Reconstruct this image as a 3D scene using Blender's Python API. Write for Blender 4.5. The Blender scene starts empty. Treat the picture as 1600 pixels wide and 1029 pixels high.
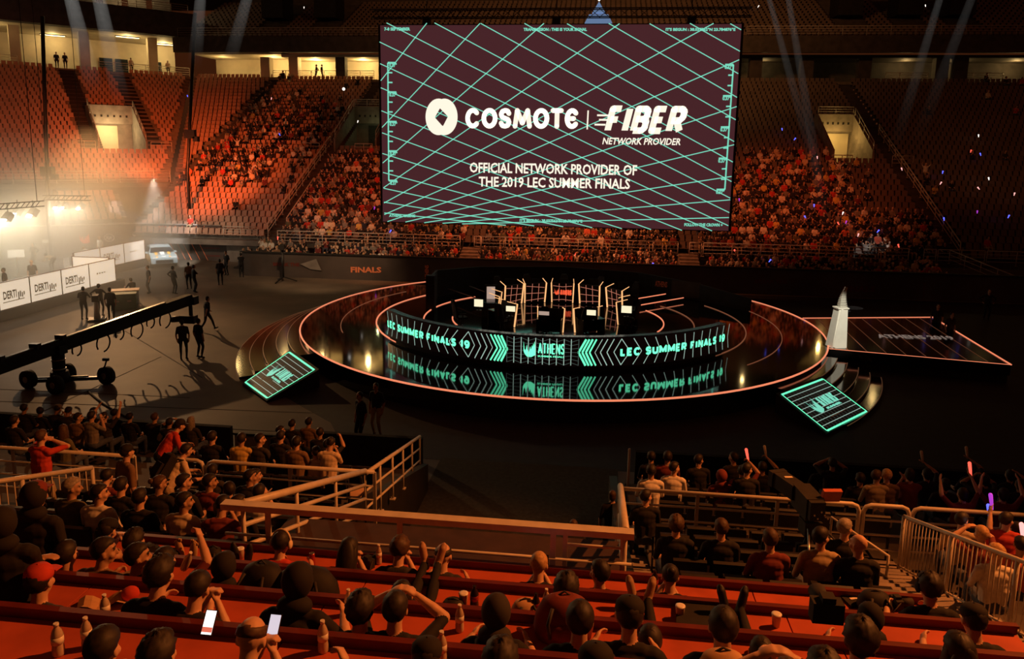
import bpy, bmesh, math, random
import numpy as np
from math import sin, cos, pi, radians, hypot, atan2, sqrt
from mathutils import Vector, Matrix, Quaternion
random.seed(11)
S = bpy.context.scene
COL = S.collection

# ---------------------------------------------------------------- camera
CAM_H, FPX, CPY = 9.0, 1150.0, 430.0
YAW, PIT, ROL = radians(6.5), radians(-9.5), radians(0.9)
_f = Vector((-sin(YAW)*cos(PIT), cos(YAW)*cos(PIT), sin(PIT)))
_r = Vector((cos(YAW), sin(YAW), 0)); _u = _r.cross(_f)
FW = _f; RT = _r*cos(ROL)+_u*sin(ROL); UP = _u*cos(ROL)-_r*sin(ROL)
CP = Vector((0, 0, CAM_H))
cd = bpy.data.cameras.new('camera'); cam = bpy.data.objects.new('camera', cd); COL.objects.link(cam)
cam.matrix_world = Matrix(((RT.x, UP.x, -FW.x, CP.x), (RT.y, UP.y, -FW.y, CP.y), (RT.z, UP.z, -FW.z, CP.z), (0, 0, 0, 1)))
cd.sensor_width = 36.0; cd.lens = FPX/1600*36.0; cd.shift_y = -(514.5-CPY)/1600
cd.clip_start = 0.05; cd.clip_end = 400
S.camera = cam

def ray(px, py): return FW*FPX + RT*(px-800) - UP*(py-CPY)
def hz(px, py, z):
    d = ray(px, py); return CP + d*((z-CAM_H)/d.z)
def hy(px, py, Y):
    d = ray(px, py); return CP + d*(Y/d.y)
def hx(px, py, X):
    d = ray(px, py); return CP + d*(X/d.x)
def hpl(px, py, p0, nx, ny, s):            # sloped terrace through p0 rising s per metre along (nx, ny)
    d = ray(px, py)
    t = (p0[2]-CAM_H + s*((0-p0[0])*nx+(0-p0[1])*ny))/(d.z - s*(d.x*nx+d.y*ny)); return CP + d*t

# ---------------------------------------------------------------- world, exposure, lamps
S.view_settings.view_transform = 'Standard'; S.view_settings.look = 'None'
S.view_settings.gamma = 1; S.view_settings.exposure = 0.0
S.view_settings.use_curve_mapping = False
W = bpy.data.worlds.new('world'); S.world = W; W.use_nodes = True
W.node_tree.nodes['Background'].inputs[0].default_value = (1.0, .25, .075, 1)
W.node_tree.nodes['Background'].inputs[1].default_value = 0.036
S.cycles.max_bounces = 5; S.cycles.diffuse_bounces = 2; S.cycles.glossy_bounces = 3
S.cycles.transmission_bounces = 4; S.cycles.volume_bounces = 0; S.cycles.transparent_max_bounces = 12
S.cycles.caustics_reflective = False; S.cycles.caustics_refractive = False
S.cycles.sample_clamp_indirect = 3.0
S.cycles.volume_step_rate = 4.0; S.cycles.volume_max_steps = 64

def lamp(name, kind, loc, to=None, power=100, col=(1, 1, 1), size=.3, angle=60, blend=.5):
    l = bpy.data.lights.new(name, kind); l.energy = power; l.color = col
    if kind == 'SPOT':
        l.spot_size = radians(angle); l.spot_blend = blend; l.shadow_soft_size = size
    elif kind == 'AREA':
        l.shape = 'DISK'; l.size = size; l.spread = radians(angle)
    else: l.shadow_soft_size = size
    o = bpy.data.objects.new(name, l); COL.objects.link(o); o.location = loc
    if to is not None:
        o.rotation_euler = (Vector(to)-Vector(loc)).to_track_quat('-Z', 'Y').to_euler()
    return o
OR = (1, .15, .03); WARM = (1, .62, .22)
# red-orange wash on the left end of the far bowl and on the crowd behind the stage
lamp('wash_left_bowl', 'SPOT', (-31, 46, 7.5), (-34, 63.5, 6.6), 20000, OR, .6, 44, 1.0)
lamp('wash_corner_bowl', 'SPOT', (-33, 50, 11), (-42.5, 65, 8.0), 12500, OR, .6, 56, 1.0)
lamp('wash_side_bowl', 'SPOT', (-36, 42, 12), (-56, 62, 8), 6500, (1, .22, .08), .6, 60, 1.0)
lamp('wash_crowd_left', 'SPOT', (-17, 49.0, 16.5), (-20.5, 61, 4.5), 5200, (1, .16, .04), .5, 70, .9)
lamp('wash_crowd_right', 'SPOT', (10, 49.2, 16.5), (15, 61.5, 5), 5600, (1, .17, .045), .5, 66, .9)
lamp('fill_crowd_low', 'SPOT', (-3, 49.6, 15.5), (-3, 53.5, 1.5), 8500, (1, .25, .08), .5, 110, .8)  # added from above to brighten the lower rows, no fixture built
# orange work light on the near tribune
lamp('tribune_wash', 'SPOT', (14, 11.5, 19), (-1.2, 7.4, 4.2), 18500, (1, .26, .048), .22, 56, .6)
# tungsten light across the open floor on the left
lamp('floor_wash', 'SPOT', (-38, 52, 11), (-19, 27, 0), 17000, (1, .50, .19), .15, 40, .8)
lamp('barrier_fill', 'SPOT', (-16, 38, 10), (-19, 49.3, 1), 4200, (1, .62, .34), .3, 50, .8)  # added spot without a fixture, brightens the far barrier
# ---------------------------------------------------------------- materials
MATS = {}
def M(name, rgb=(.5, .5, .5), rough=.6, metal=0., emit=None, es=0., noise=None, sample=False, bump=None, alpha=None, spec=.4, trans=0.):
    if name in MATS: return MATS[name]
    m = bpy.data.materials.new(name); m.use_nodes = True; nt = m.node_tree
    b = nt.nodes['Principled BSDF']
    b.inputs['Base Color'].default_value = (*rgb, 1); b.inputs['Roughness'].default_value = rough
    b.inputs['Metallic'].default_value = metal; b.inputs['Specular IOR Level'].default_value = spec
    if trans: b.inputs['Transmission Weight'].default_value = trans
    if emit is not None:
        b.inputs['Emission Color'].default_value = (*emit, 1); b.inputs['Emission Strength'].default_value = es
    if noise:
        sc, amt = noise
        tc = nt.nodes.new('ShaderNodeTexCoord'); n = nt.nodes.new('ShaderNodeTexNoise'); n.inputs['Scale'].default_value = sc
        n.inputs['Detail'].default_value = 4
        r = nt.nodes.new('ShaderNodeValToRGB')
        r.color_ramp.elements[0].position = .3; r.color_ramp.elements[1].position = .72
        r.color_ramp.elements[0].color = (*[max(0, c*(1-amt)) for c in rgb], 1)
        r.color_ramp.elements[1].color = (*[min(1, c*(1+amt)) for c in rgb], 1)
        nt.links.new(tc.outputs['Object'], n.inputs['Vector']); nt.links.new(n.outputs['Fac'], r.inputs['Fac'])
        nt.links.new(r.outputs['Color'], b.inputs['Base Color'])
        if bump:
            bp = nt.nodes.new('ShaderNodeBump'); bp.inputs['Strength'].default_value = bump
            nt.links.new(n.outputs['Fac'], bp.inputs['Height']); nt.links.new(bp.outputs['Normal'], b.inputs['Normal'])
    if name == 'stage_black': b.inputs['IOR'].default_value = 1.85
    m.cycles.emission_sampling = 'AUTO' if sample else 'NONE'
    MATS[name] = m; return m
TEAL = (.28, 1.0, .74)
M('black_gloss', (.006, .005, .005), .10, spec=.55, noise=(1.2, .3))
M('stage_black', (.003, .0025, .0025), .055, spec=1.0, noise=(.7, .25))
M('matte_black', (.012, .010, .009), .7, noise=(3, .4))
M('soft_black', (.02, .017, .015), .8, noise=(5, .4))
M('floor_concrete', (.13, .10, .07), .62, noise=(.35, .35), bump=.05)
M('carpet_dark', (.045, .045, .038), .95, noise=(9, .3))
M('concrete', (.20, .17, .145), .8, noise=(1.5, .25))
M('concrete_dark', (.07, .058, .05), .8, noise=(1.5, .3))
M('tread', (.24, .20, .17), .85, noise=(2.5, .3))
M('cream_wall', (.62, .54, .40), .7, noise=(.8, .12))
M('rail_paint', (.62, .56, .48), .42, noise=(6, .1))
M('rail_grey', (.42, .38, .34), .45, noise=(6, .12))
M('desk_wood', (.50, .098, .05), .42, noise=(3, .18))
M('desk_edge', (.13, .02, .013), .45, noise=(4, .25))
M('desk_under', (.05, .025, .02), .7, noise=(4, .25))
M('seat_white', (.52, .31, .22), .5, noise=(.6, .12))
M('seat_black', (.016, .013, .013), .42, noise=(4, .3))
M('steel', (.45, .42, .4), .3, .9, noise=(8, .1))
M('alu_dark', (.035, .032, .03), .4, .6, noise=(8, .2))
M('drape', (.010, .007, .007), .95, noise=(4, .4))
M('screen_body', (.02, .017, .017), .6, noise=(3, .2))
M('screen_plum', (.012, .008, .009), .5, emit=(.52, .15, .18), es=.118, sample=True, noise=(2, .1))
M('screen_teal', (.1, .3, .25), .5, emit=TEAL, es=.68)
M('screen_white', (.5, .5, .45), .5, emit=(1.0, .93, .76), es=1.02)
M('led_black', (.006, .005, .005), .35, emit=(.30, .12, .12), es=.006, noise=(3, .1))
M('led_teal', (.1, .3, .25), .5, emit=(.15, 1.0, .54), es=1.25)
M('led_teal_hot', (.1, .3, .25), .5, emit=(.15, 1.0, .54), es=1.5)
M('led_line', (.2, .25, .22), .5, emit=(.58, .85, .72), es=.62)
M('led_line_dim', (.1, .12, .1), .5, emit=(.5, .75, .65), es=.10)
M('orange_ring', (.3, .1, .05), .5, emit=(1.0, .28, .14), es=.92)
M('orange_ring_dim', (.3, .1, .05), .5, emit=(1.0, .34, .16), es=.16)
M('deck_glow', (.5, .4, .36), .5, emit=(1.0, .78, .66), es=.17)
M('deck_line', (.3, .1, .05), .5, emit=(1.0, .34, .16), es=.06)
M('step_nose_glow', (.40, .26, .17), .5, emit=(1.0, .45, .2), es=.05)  # nosings only catch light; that sheen is put in as emission
M('amber_edge', (.3, .15, .05), .5, emit=(1.0, .50, .20), es=1.1, sample=False)
M('red_line', (.3, .1, .05), .5, emit=(1.0, .34, .22), es=.55)
M('red_text', (.3, .05, .02), .5, emit=(1.0, .11, .04), es=.95)
M('banner_dark', (.075, .055, .045), .6, noise=(.5, .3))
M('banner_lit', (.10, .065, .055), .6, noise=(.5, .2))
M('banner_text', (.85, .24, .10), .6, noise=(2, .1))
M('banner_white', (.8, .75, .7), .6, noise=(2, .1))
M('panel_cream', (.86, .76, .62), .5, noise=(1.5, .06))
M('board_glow', (.6, .52, .42), .5, emit=(1.0, .80, .56), es=.95, noise=(1.5, .06))  # boards look lit; that brightness is put in as emission
M('panel_ink', (.16, .15, .12), .6, noise=(2, .2))
M('white_plastic', (.82, .8, .76), .4, noise=(3, .05))
M('monitor_lit', (.5, .5, .4), .3, emit=(1.0, .90, .60), es=1.0)
M('monitor_grey', (.4, .35, .3), .4, emit=(1.0, .72, .58), es=.42)
M('phone_lit', (.5, .5, .5), .3, emit=(1.0, .93, .88), es=1.6)
M('phone_pale', (.5, .5, .5), .3, emit=(.86, .82, .95), es=.75)
M('phone_red', (.5, .1, .05), .3, emit=(.9, .2, .12), es=.8)
M('glow_red', (.6, .05, .03), .4, emit=(1.0, .10, .06), es=1.6)
M('glow_blue', (.05, .05, .6), .4, emit=(.10, .12, 1.0), es=1.9)
M('glow_purple', (.3, .02, .5), .4, emit=(.55, .06, .8), es=.75)
M('glow_pink', (.6, .2, .2), .4, emit=(1.0, .45, .42), es=1.3)
M('glow_white', (.7, .7, .7), .4, emit=(1.0, .9, .8), es=1.6)
M('lamp_face', (.8, .8, .8), .4, emit=(1.0, .90, .72), es=14.0)
M('tube_light', (.8, .8, .7), .4, emit=(1.0, .78, .40), es=3.2)
M('trophy_silver', (.80, .78, .70), .3, .3, noise=(5, .1))
M('trophy_white', (.82, .80, .72), .35, noise=(2, .06))
M('wood_pale', (.62, .40, .24), .5, noise=(6, .15))
M('crate_green', (.10, .22, .15), .6, noise=(3, .2))
M('glass_dark', (.02, .025, .03), .08, noise=(2, .2))
M('car_paint', (.42, .52, .54), .22, .3, noise=(2, .08))
M('car_orange', (.85, .42, .06), .3, noise=(2, .1))
M('rubber', (.012, .011, .01), .8, noise=(8, .3))
M('bottle_clear', (.50, .40, .32), .12, spec=.6, noise=(12, .25))
M('bottle_cap', (.75, .72, .7), .4, noise=(8, .1))
M('can_red', (.35, .03, .02), .3, .4, noise=(6, .2))
M('can_dark', (.03, .015, .012), .35, .3, noise=(6, .2))
M('paper_cup', (.60, .50, .42), .6, noise=(8, .1))
M('bag_black', (.012, .010, .010), .75, noise=(9, .4), bump=.2)
M('bag_strap', (.03, .024, .022), .7, noise=(12, .3))
M('paper_bag', (.55, .33, .18), .75, noise=(6, .2), bump=.2)
# people
SKIN = [M('skin_light', (.62, .37, .25), .55, noise=(14, .08)), M('skin_tan', (.46, .26, .16), .55, noise=(14, .08)), M('skin_deep', (.22, .12, .075), .55, noise=(14, .08))]
HAIRM = {'dark': M('hair_dark', (.018, .012, .009), .6, noise=(40, .4)), 'brown': M('hair_brown', (.07, .035, .018), .6, noise=(40, .4)),
         'blond': M('hair_blond', (.50, .30, .14), .6, noise=(40, .3)), 'grey': M('hair_grey', (.30, .26, .22), .6, noise=(40, .3))}
CLO = {k: M('cloth_'+k, c, .85, noise=(11, .18)) for k, c in dict(black=(.013, .011, .011), charcoal=(.035, .03, .028), navy=(.02, .022, .04), red=(.55, .05, .03),
       maroon=(.18, .03, .025), white=(.74, .68, .60), cream=(.70, .56, .40), grey=(.22, .20, .18), olive=(.12, .11, .06), brown=(.20, .12, .07),
       yellow=(.66, .45, .12), denim=(.06, .075, .12), khaki=(.42, .32, .20), coral=(.70, .16, .09)).items()}
M('eye', (.02, .015, .012), .2); M('lips', (.38, .14, .11), .5); M('shoe_dark', (.015, .013, .012), .6, noise=(9, .3)); M('shoe_white', (.72, .68, .62), .6, noise=(9, .1)); M('sole_tan', (.40, .24, .14), .7, noise=(9, .15))

# ---------------------------------------------------------------- mesh builder and tagging
class MB:
    def __init__(s): s.v = []; s.f = []; s.m = []; s.s = []
    def add(s, vs, fs, mi=0, sm=False):
        o = len(s.v); s.v += [tuple(v) for v in vs]
        for f in fs: s.f.append(tuple(i+o for i in f)); s.m.append(mi); s.s.append(sm)
        return s
    def box(s, c, d, mi=0, rot=None, taper=1.0):
        c = Vector(c); vs = []
        for z in (-.5, .5):
            k = taper if z > 0 else 1.0
            for x, y in ((-.5, -.5), (.5, -.5), (.5, .5), (-.5, .5)):
                v = Vector((x*d[0]*k, y*d[1]*k, z*d[2])); vs.append(c+(rot @ v if rot is not None else v))
        return s.add(vs, [(3, 2, 1, 0), (4, 5, 6, 7), (0, 1, 5, 4), (1, 2, 6, 5), (2, 3, 7, 6), (3, 0, 4, 7)], mi)
    def bar(s, p, q, w, h=None, mi=0):
        p, q = Vector(p), Vector(q); h = h or w; d = q-p
        if d.length < 1e-6: return s
        d.normalize(); u = Vector((0, 0, 1)) if abs(d.z) < .95 else Vector((0, 1, 0))
        a = d.cross(u).normalized(); b = a.cross(d)
        vs = [e+a*(x*w)+b*(z*h) for e in (p, q) for x, z in ((-.5, -.5), (.5, -.5), (.5, .5), (-.5, .5))]
        return s.add(vs, [(0, 1, 2, 3), (7, 6, 5, 4), (1, 0, 4, 5), (2, 1, 5, 6), (3, 2, 6, 7), (0, 3, 7, 4)], mi)
    def tube(s, pts, r, n=8, mi=0, closed=False):
        pts = [Vector(p) for p in pts]; L = len(pts); rr = r if isinstance(r, (list, tuple)) else [r]*L
        o = len(s.v); prev = None
        for i, p in enumerate(pts):
            a = pts[i-1] if (i > 0 or closed) else p; b = pts[(i+1) % L] if (i < L-1 or closed) else p
            d = (b-a)
            d = d.normalized() if d.length > 1e-9 else Vector((0, 0, 1))
            if prev is None: u = d.orthogonal().normalized()
            else:
                u = prev - d*prev.dot(d); u = u.normalized() if u.length > 1e-6 else d.orthogonal().normalized()
            prev = u; w = d.cross(u)
            for k in range(n):
                t = 2*pi*k/n; s.v.append(tuple(p+(u*cos(t)+w*sin(t))*rr[i]))
        for i in range(L if closed else L-1):
            j = (i+1) % L
            for k in range(n):
                s.f.append((o+i*n+k, o+i*n+(k+1) % n, o+j*n+(k+1) % n, o+j*n+k)); s.m.append(mi); s.s.append(True)
        if not closed:
            s.f.append(tuple(o+k for k in range(n))[::-1]); s.m.append(mi); s.s.append(False)
            s.f.append(tuple(o+(L-1)*n+k for k in range(n))); s.m.append(mi); s.s.append(False)
        return s
    def poly(s, pts, mi=0): return s.add(pts, [tuple(range(len(pts)))], mi)
    def ext(s, pts, vec, mi=0):                          # closed solid: polygon pushed along vec
        n = len(pts); vec = Vector(vec); a = [Vector(p) for p in pts]; b = [p+vec for p in a]
        fs = [tuple(range(n))[::-1], tuple(range(n, 2*n))]+[(i, (i+1) % n, n+(i+1) % n, n+i) for i in range(n)]
        return s.add(a+b, fs, mi)
    def lathe(s, prof, c=(0, 0, 0), n=16, mi=0, sm=True):
        o = len(s.v)
        for r, z in prof:
            for k in range(n):
                t = 2*pi*k/n; s.v.append((c[0]+r*cos(t), c[1]+r*sin(t), c[2]+z))
        for i in range(len(prof)-1):
            for k in range(n):
                s.f.append((o+i*n+k, o+i*n+(k+1) % n, o+(i+1)*n+(k+1) % n, o+(i+1)*n+k)); s.m.append(mi); s.s.append(sm)
        s.f.append(tuple(o+k for k in range(n))[::-1]); s.m.append(mi); s.s.append(False)
        s.f.append(tuple(o+(len(prof)-1)*n+k for k in range(n))); s.m.append(mi); s.s.append(False)
        return s
    def ell(s, c, r, mi=0, n=12, m=8, rot=None):
        c = Vector(c); vs = []; fs = []
        for i in range(m+1):
            a = -pi/2+pi*i/m
            for k in range(n):
                t = 2*pi*k/n; v = Vector((r[0]*cos(a)*cos(t), r[1]*cos(a)*sin(t), r[2]*sin(a)))
                vs.append(c+(rot @ v if rot is not None else v))
        for i in range(m):
            for k in range(n): fs.append((i*n+k, i*n+(k+1) % n, (i+1)*n+(k+1) % n, (i+1)*n+k))
        return s.add(vs, fs, mi, True)
    def wedge(s, r0, r1, a0, a1, z0, z1, c=(0, 0), n=48, mi=0):   # ring sector solid
        o = len(s.v)
        for i in range(n+1):
            t = a0+(a1-a0)*i/n
            for r, z in ((r0, z0), (r1, z0), (r1, z1), (r0, z1)): s.v.append((c[0]+r*cos(t), c[1]+r*sin(t), z))
        for i in range(n):
            b = o+i*4
            for k in range(4): s.f.append((b+k, b+(k+1) % 4, b+4+(k+1) % 4, b+4+k)); s.m.append(mi); s.s.append(False)
        s.f.append((o, o+3, o+2, o+1)); s.m.append(mi); s.s.append(False)
        e = o+n*4; s.f.append((e, e+1, e+2, e+3)); s.m.append(mi); s.s.append(False)
        return s
    def text(s, txt, fn, mi=0, bold=.0, shear=.0, w=None, h=1.0):
        """flat lettering; fn maps (u, v) in the unit-height text line scaled to width w / height h onto the surface"""
        vs, fs = glyphs(txt, bold, shear)
        x0 = min(v[0] for v in vs); x1 = max(v[0] for v in vs); y0 = min(v[1] for v in vs); y1 = max(v[1] for v in vs)
        sx = (w/(x1-x0)) if w else h/(y1-y0); sy = h/(y1-y0)
        return s.add([fn((x-x0)*sx, (y-y0)*sy) for x, y in vs], fs, mi)
    def build(s, name, mats, parent=None, loc=None):
        me = bpy.data.meshes.new(name); me.from_pydata([tuple(v) for v in s.v], [], s.f)
        if not isinstance(mats, (list, tuple)): mats = [mats]
        for m in mats: me.materials.append(MATS[m] if isinstance(m, str) else m)
        me.polygons.foreach_set('material_index', s.m); me.polygons.foreach_set('use_smooth', s.s); me.update()
        o = bpy.data.objects.new(name, me); COL.objects.link(o)
        if parent is not None: o.parent = parent
        if loc is not None: o.location = loc
        return o
_GL = {}
def glyphs(txt, bold, shear):
    k = (txt, bold, shear)
    if k not in _GL:
        c = bpy.data.curves.new('t', 'FONT'); c.body = txt; c.size = 1; c.offset = bold; c.shear = shear; c.fill_mode = 'FRONT'; c.resolution_u = 2
        o = bpy.data.objects.new('t', c); COL.objects.link(o)
        dg = bpy.context.evaluated_depsgraph_get(); me = bpy.data.meshes.new_from_object(o.evaluated_get(dg))
        _GL[k] = ([(v.co.x, v.co.y) for v in me.vertices], [tuple(p.vertices) for p in me.polygons])
        bpy.data.objects.remove(o); bpy.data.curves.remove(c); bpy.data.meshes.remove(me)
    return _GL[k]
# heavy lettering drawn with strokes of even thickness
_c = lambda a0, a1, n=18, cx=.5, cy=.5, rx=.5, ry=.5: [(cx+rx*cos(radians(a0+(a1-a0)*i/n)), cy+ry*sin(radians(a0+(a1-a0)*i/n))) for i in range(n+1)]
STROKES = {'C': (1, [_c(42, 318)]), 'O': (1.05, [_c(0, 360, 28)]), 'S': (.86, [[(.95, .80), (.8, .96), (.5, 1), (.17, .94), (.02, .76), (.14, .58), (.5, .5), (.86, .42), (.98, .24), (.83, .06), (.5, 0), (.18, .04), (.03, .2)]]),
 'M': (1.2, [[(0, 0), (0, 1), (.5, .2), (1, 1), (1, 0)]]), 'm': (1.25, [[(0, 0), (.14, 1), (.5, .2), (.86, 1), (1, 0)]]), 'T': (.85, [[(0, 1), (1, 1)], [(.5, 1), (.5, 0)]]), 'E': (.84, [[(1, 1), (0, 1), (0, 0), (1, 0)], [(0, .5), (.86, .5)]]),
 'e': (.95, [_c(42, 318), [(.05, .5), (.66, .5)]]), 'F': (.82, [[(1, 1), (0, 1), (0, 0)], [(0, .5), (.84, .5)]]), 'I': (.42, [[(.5, 0), (.5, 1)]]), 'B': (.92, [[(0, 0), (0, 1), (.72, 1), (.95, .9), (.95, .64), (.72, .53), (0, .53)], [(.7, .53), (1, .42), (1, .12), (.75, 0), (0, 0)]]),
 'R': (.92, [[(0, 0), (0, 1), (.75, 1), (1, .88), (1, .62), (.75, .48), (0, .48)], [(.5, .48), (1, 0)]]), 'L': (.78, [[(0, 1), (0, 0), (1, 0)]]), 'U': (.95, [[(0, 1), (0, .32), (.15, .07), (.5, 0), (.85, .07), (1, .32), (1, 1)]]),
 'N': (.98, [[(0, 0), (0, 1), (1, 0), (1, 1)]]), 'A': (1.0, [[(0, 0), (.5, 1), (1, 0)], [(.22, .3), (.78, .3)]]), 'H': (.95, [[(0, 0), (0, 1)], [(1, 0), (1, 1)], [(0, .5), (1, .5)]]), '1': (.5, [[(.1, .78), (.65, 1), (.65, 0)]]), '9': (.9, [_c(0, 360, 22, .5, .68, .5, .32), [(1, .68), (.95, .3), (.7, .04), (.4, 0), (.1, .06)]])}
def strokes(mb, txt, fn, w, h, t, gap=.16, shear=0., rnd=True, space=.45):
    """letters in a w by h line, stroke t; fn maps (u, v) to the surface"""
    tot = sum(space if ch == ' ' else STROKES[ch][0] for ch in txt)+gap*(len(txt)-1); k = w/tot; x = 0.
    for ch in txt:
        if ch == ' ': x += (space+gap)*k; continue
        lw, ls = STROKES[ch]; lw *= k
        def pt(p): u, v = t/2+p[0]*max(0, lw-t), t/2+p[1]*(h-t); return (x+u, v)
        for l in ls:
            P_ = [pt(p) for p in l]
            for (x0, y0), (x1, y1) in zip(P_, P_[1:]):
                d = hypot(x1-x0, y1-y0) or 1; nx, ny = -(y1-y0)/d*t/2, (x1-x0)/d*t/2
                mb.add([fn(a+b*shear, b) for a, b in ((x0+nx, y0+ny), (x1+nx, y1+ny), (x1-nx, y1-ny), (x0-nx, y0-ny))], [(0, 1, 2, 3)])
            for i, (x0, y0) in enumerate(P_):
                if rnd or 0 < i < len(P_)-1: mb.add([fn(x0+cos(2*pi*j/10)*t/2+(y0+sin(2*pi*j/10)*t/2)*shear, y0+sin(2*pi*j/10)*t/2) for j in range(10)], [tuple(range(10))])
        x += lw+gap*k
    return mb
def tag(o, label=None, cat=None, group=None, kind=None):
    if label: o['label'] = label
    if cat: o['category'] = cat
    if group: o['group'] = group
    if kind: o['kind'] = kind
    return o
def thing(name, label, cat, loc=(0, 0, 0), rz=0, group=None):
    o = bpy.data.objects.new(name, None); COL.objects.link(o); o.empty_display_size = .1
    o.location = loc; o.rotation_euler = (0, 0, rz); return tag(o, label, cat, group)
def struct(name, mb, mats): return tag(mb.build(name, mats), kind='structure')
def copy_tree(o, parent=None):
    c = o.copy(); COL.objects.link(c)
    if parent is not None: c.parent = parent
    for ch in list(KIDS.get(o.name, [])) if o.name in KIDS else list(o.children):
        copy_tree(ch, c)
    return c
KIDS = {}
ORD = ['first', 'second', 'third', 'fourth', 'fifth', 'sixth', 'seventh', 'eighth', 'ninth', 'tenth', 'eleventh', 'twelfth', 'thirteenth', 'fourteenth', 'fifteenth',
       'sixteenth', 'seventeenth', 'eighteenth', 'nineteenth', 'twentieth', 'twenty-first', 'twenty-second', 'twenty-third', 'twenty-fourth', 'twenty-fifth', 'twenty-sixth', 'twenty-seventh', 'twenty-eighth', 'twenty-ninth', 'thirtieth']
def arc(cx, cy, r, a0, a1, z, n=64): return [(cx+r*cos(radians(a0+(a1-a0)*i/n)), cy+r*sin(radians(a0+(a1-a0)*i/n)), z) for i in range(n+1)]

def railing(name, label, pts, h=1.0, nmid=3, gap=1.5, mat='rail_paint', r=.03, rp=.03, cat='railing', balusters=0., open_ends=False, group=None):
    """handrail over a ground line pts, mid rails, one post object per post, balusters"""
    pts = [Vector(p) for p in pts]; base = pts[0]
    t = thing(name, label, cat, base, group=group)
    P = [p-base for p in pts]; up = Vector((0, 0, h))
    MB().tube([p+up for p in P], r, 8).build('handrail', mat, t)
    for k in range(nmid):
        z = Vector((0, 0, h*(k+1)/(nmid+1)))
        MB().tube([p+z for p in P], r*.62, 6).build('rail_bar', mat, t)
    for i in range(len(P)-1):
        d = P[i+1]-P[i]; n = max(1, round(d.length/gap))
        for k in range(n+(1 if i == len(P)-2 else 0)):
            q = P[i]+d*(k/n)
            MB().tube([q, q+up], rp, 6).add([], []).box(q+Vector((0, 0, .012)), (rp*4, rp*4, .024)).build('post', mat, t)
        if balusters:
            m = int(d.length/balusters)
            for k in range(1, m):
                q = P[i]+d*(k/m)
                MB().tube([q+Vector((0, 0, .12)), q+up], .009, 5).build('baluster', mat, t)
            MB().tube([P[i]+Vector((0, 0, .12)), P[i+1]+Vector((0, 0, .12))], .018, 6).build('bottom_rail', mat, t)
    return t
# ---------------------------------------------------------------- arena floor
struct('floor', MB().box((-5, 40, -.05), (170, 150, .1)), 'floor_concrete')
FZ = .004
struct('floor_black', MB().ext([(-7.2, 20.2, 0), (30, 20.2, 0), (34, 49, 0), (-6, 49, 0), (-12.5, 26, 0), (-8.6, 22.6, 0)], (0, 0, FZ)), 'matte_black')
struct('floor_carpet', MB().box((-1.75, 13.7, .004), (5.2, 13.2, .008)), 'carpet_dark')
# grooves where the floor boards join
g = MB()
for a, b in (((-24, 21.2), (-9.6, 21.6)), ((-24, 22.6), (-9.2, 23.4)), ((-24, 23.9), (-14.5, 24.2)), ((-18.6, 20.6), (-18.6, 29)), ((-15.3, 26.5), (-23, 33))):
    g.bar((a[0], a[1], .003), (b[0], b[1], .003), .05, .006)
struct('trim_floor_joints', g, 'concrete_dark')
c = MB().tube([hz(137, 611, .02), hz(160, 630, .02), hz(180, 642, .02), hz(203, 655, .02)], .035, 6)
tag(c.build('floor_cable', 'rubber'), 'black cable lying on the concrete floor in front of the camera crane', 'cable')

# ---------------------------------------------------------------- round stage
SC = (-1.74, 36.25); SZ = .8; SR = 12.53
stage = thing('round_stage', 'big round glossy black stage edged with a thin glowing orange line', 'stage', (SC[0], SC[1], 0))
MB().lathe([(SR, 0), (SR, SZ)], n=128, sm=False).build('deck', 'stage_black', stage)
def ringt(r, a0, a1, rad, mat, name='light_line'):
    return MB().tube(arc(0, 0, r, a0, a1, SZ+.012, 96), rad, 6, closed=False).build(name, mat, stage)
MB().tube(arc(0, 0, SR-.01, 0, 357.2, SZ+.01, 127), .036, 6, closed=True).build('edge_light', 'orange_ring', stage)
ringt(10.68, 150, 207, .018, 'orange_ring_dim'); ringt(10.6, -42, 36, .018, 'orange_ring_dim')
ringt(9.02, 146, 222, .036, 'orange_ring'); ringt(9.02, -41, 30, .028, 'orange_ring_dim')
ringt(6.74, 138, 196, .036, 'orange_ring'); ringt(6.65, -10, 36, .032, 'orange_ring_dim')
ringt(5.32, 188, 214, .036, 'orange_ring'); ringt(5.2, -24, 30, .032, 'orange_ring')
for p, q in (((700, 451), (752, 468)), ((734, 447), (766, 459))):
    MB().tube([hz(*p, 1.25)-Vector((SC[0], SC[1], 0)), hz(*q, 1.25)-Vector((SC[0], SC[1], 0))], .03, 6).build('handrail_line', 'rail_grey', stage)
for p, q in (((998, 466), (1040, 459)), ((997, 477), (1068, 465))):
    MB().tube([hz(*p, 1.0)-Vector((SC[0], SC[1], 0)), hz(*q, 1.0)-Vector((SC[0], SC[1], 0))], .03, 6).build('light_line', 'orange_ring', stage)
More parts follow.
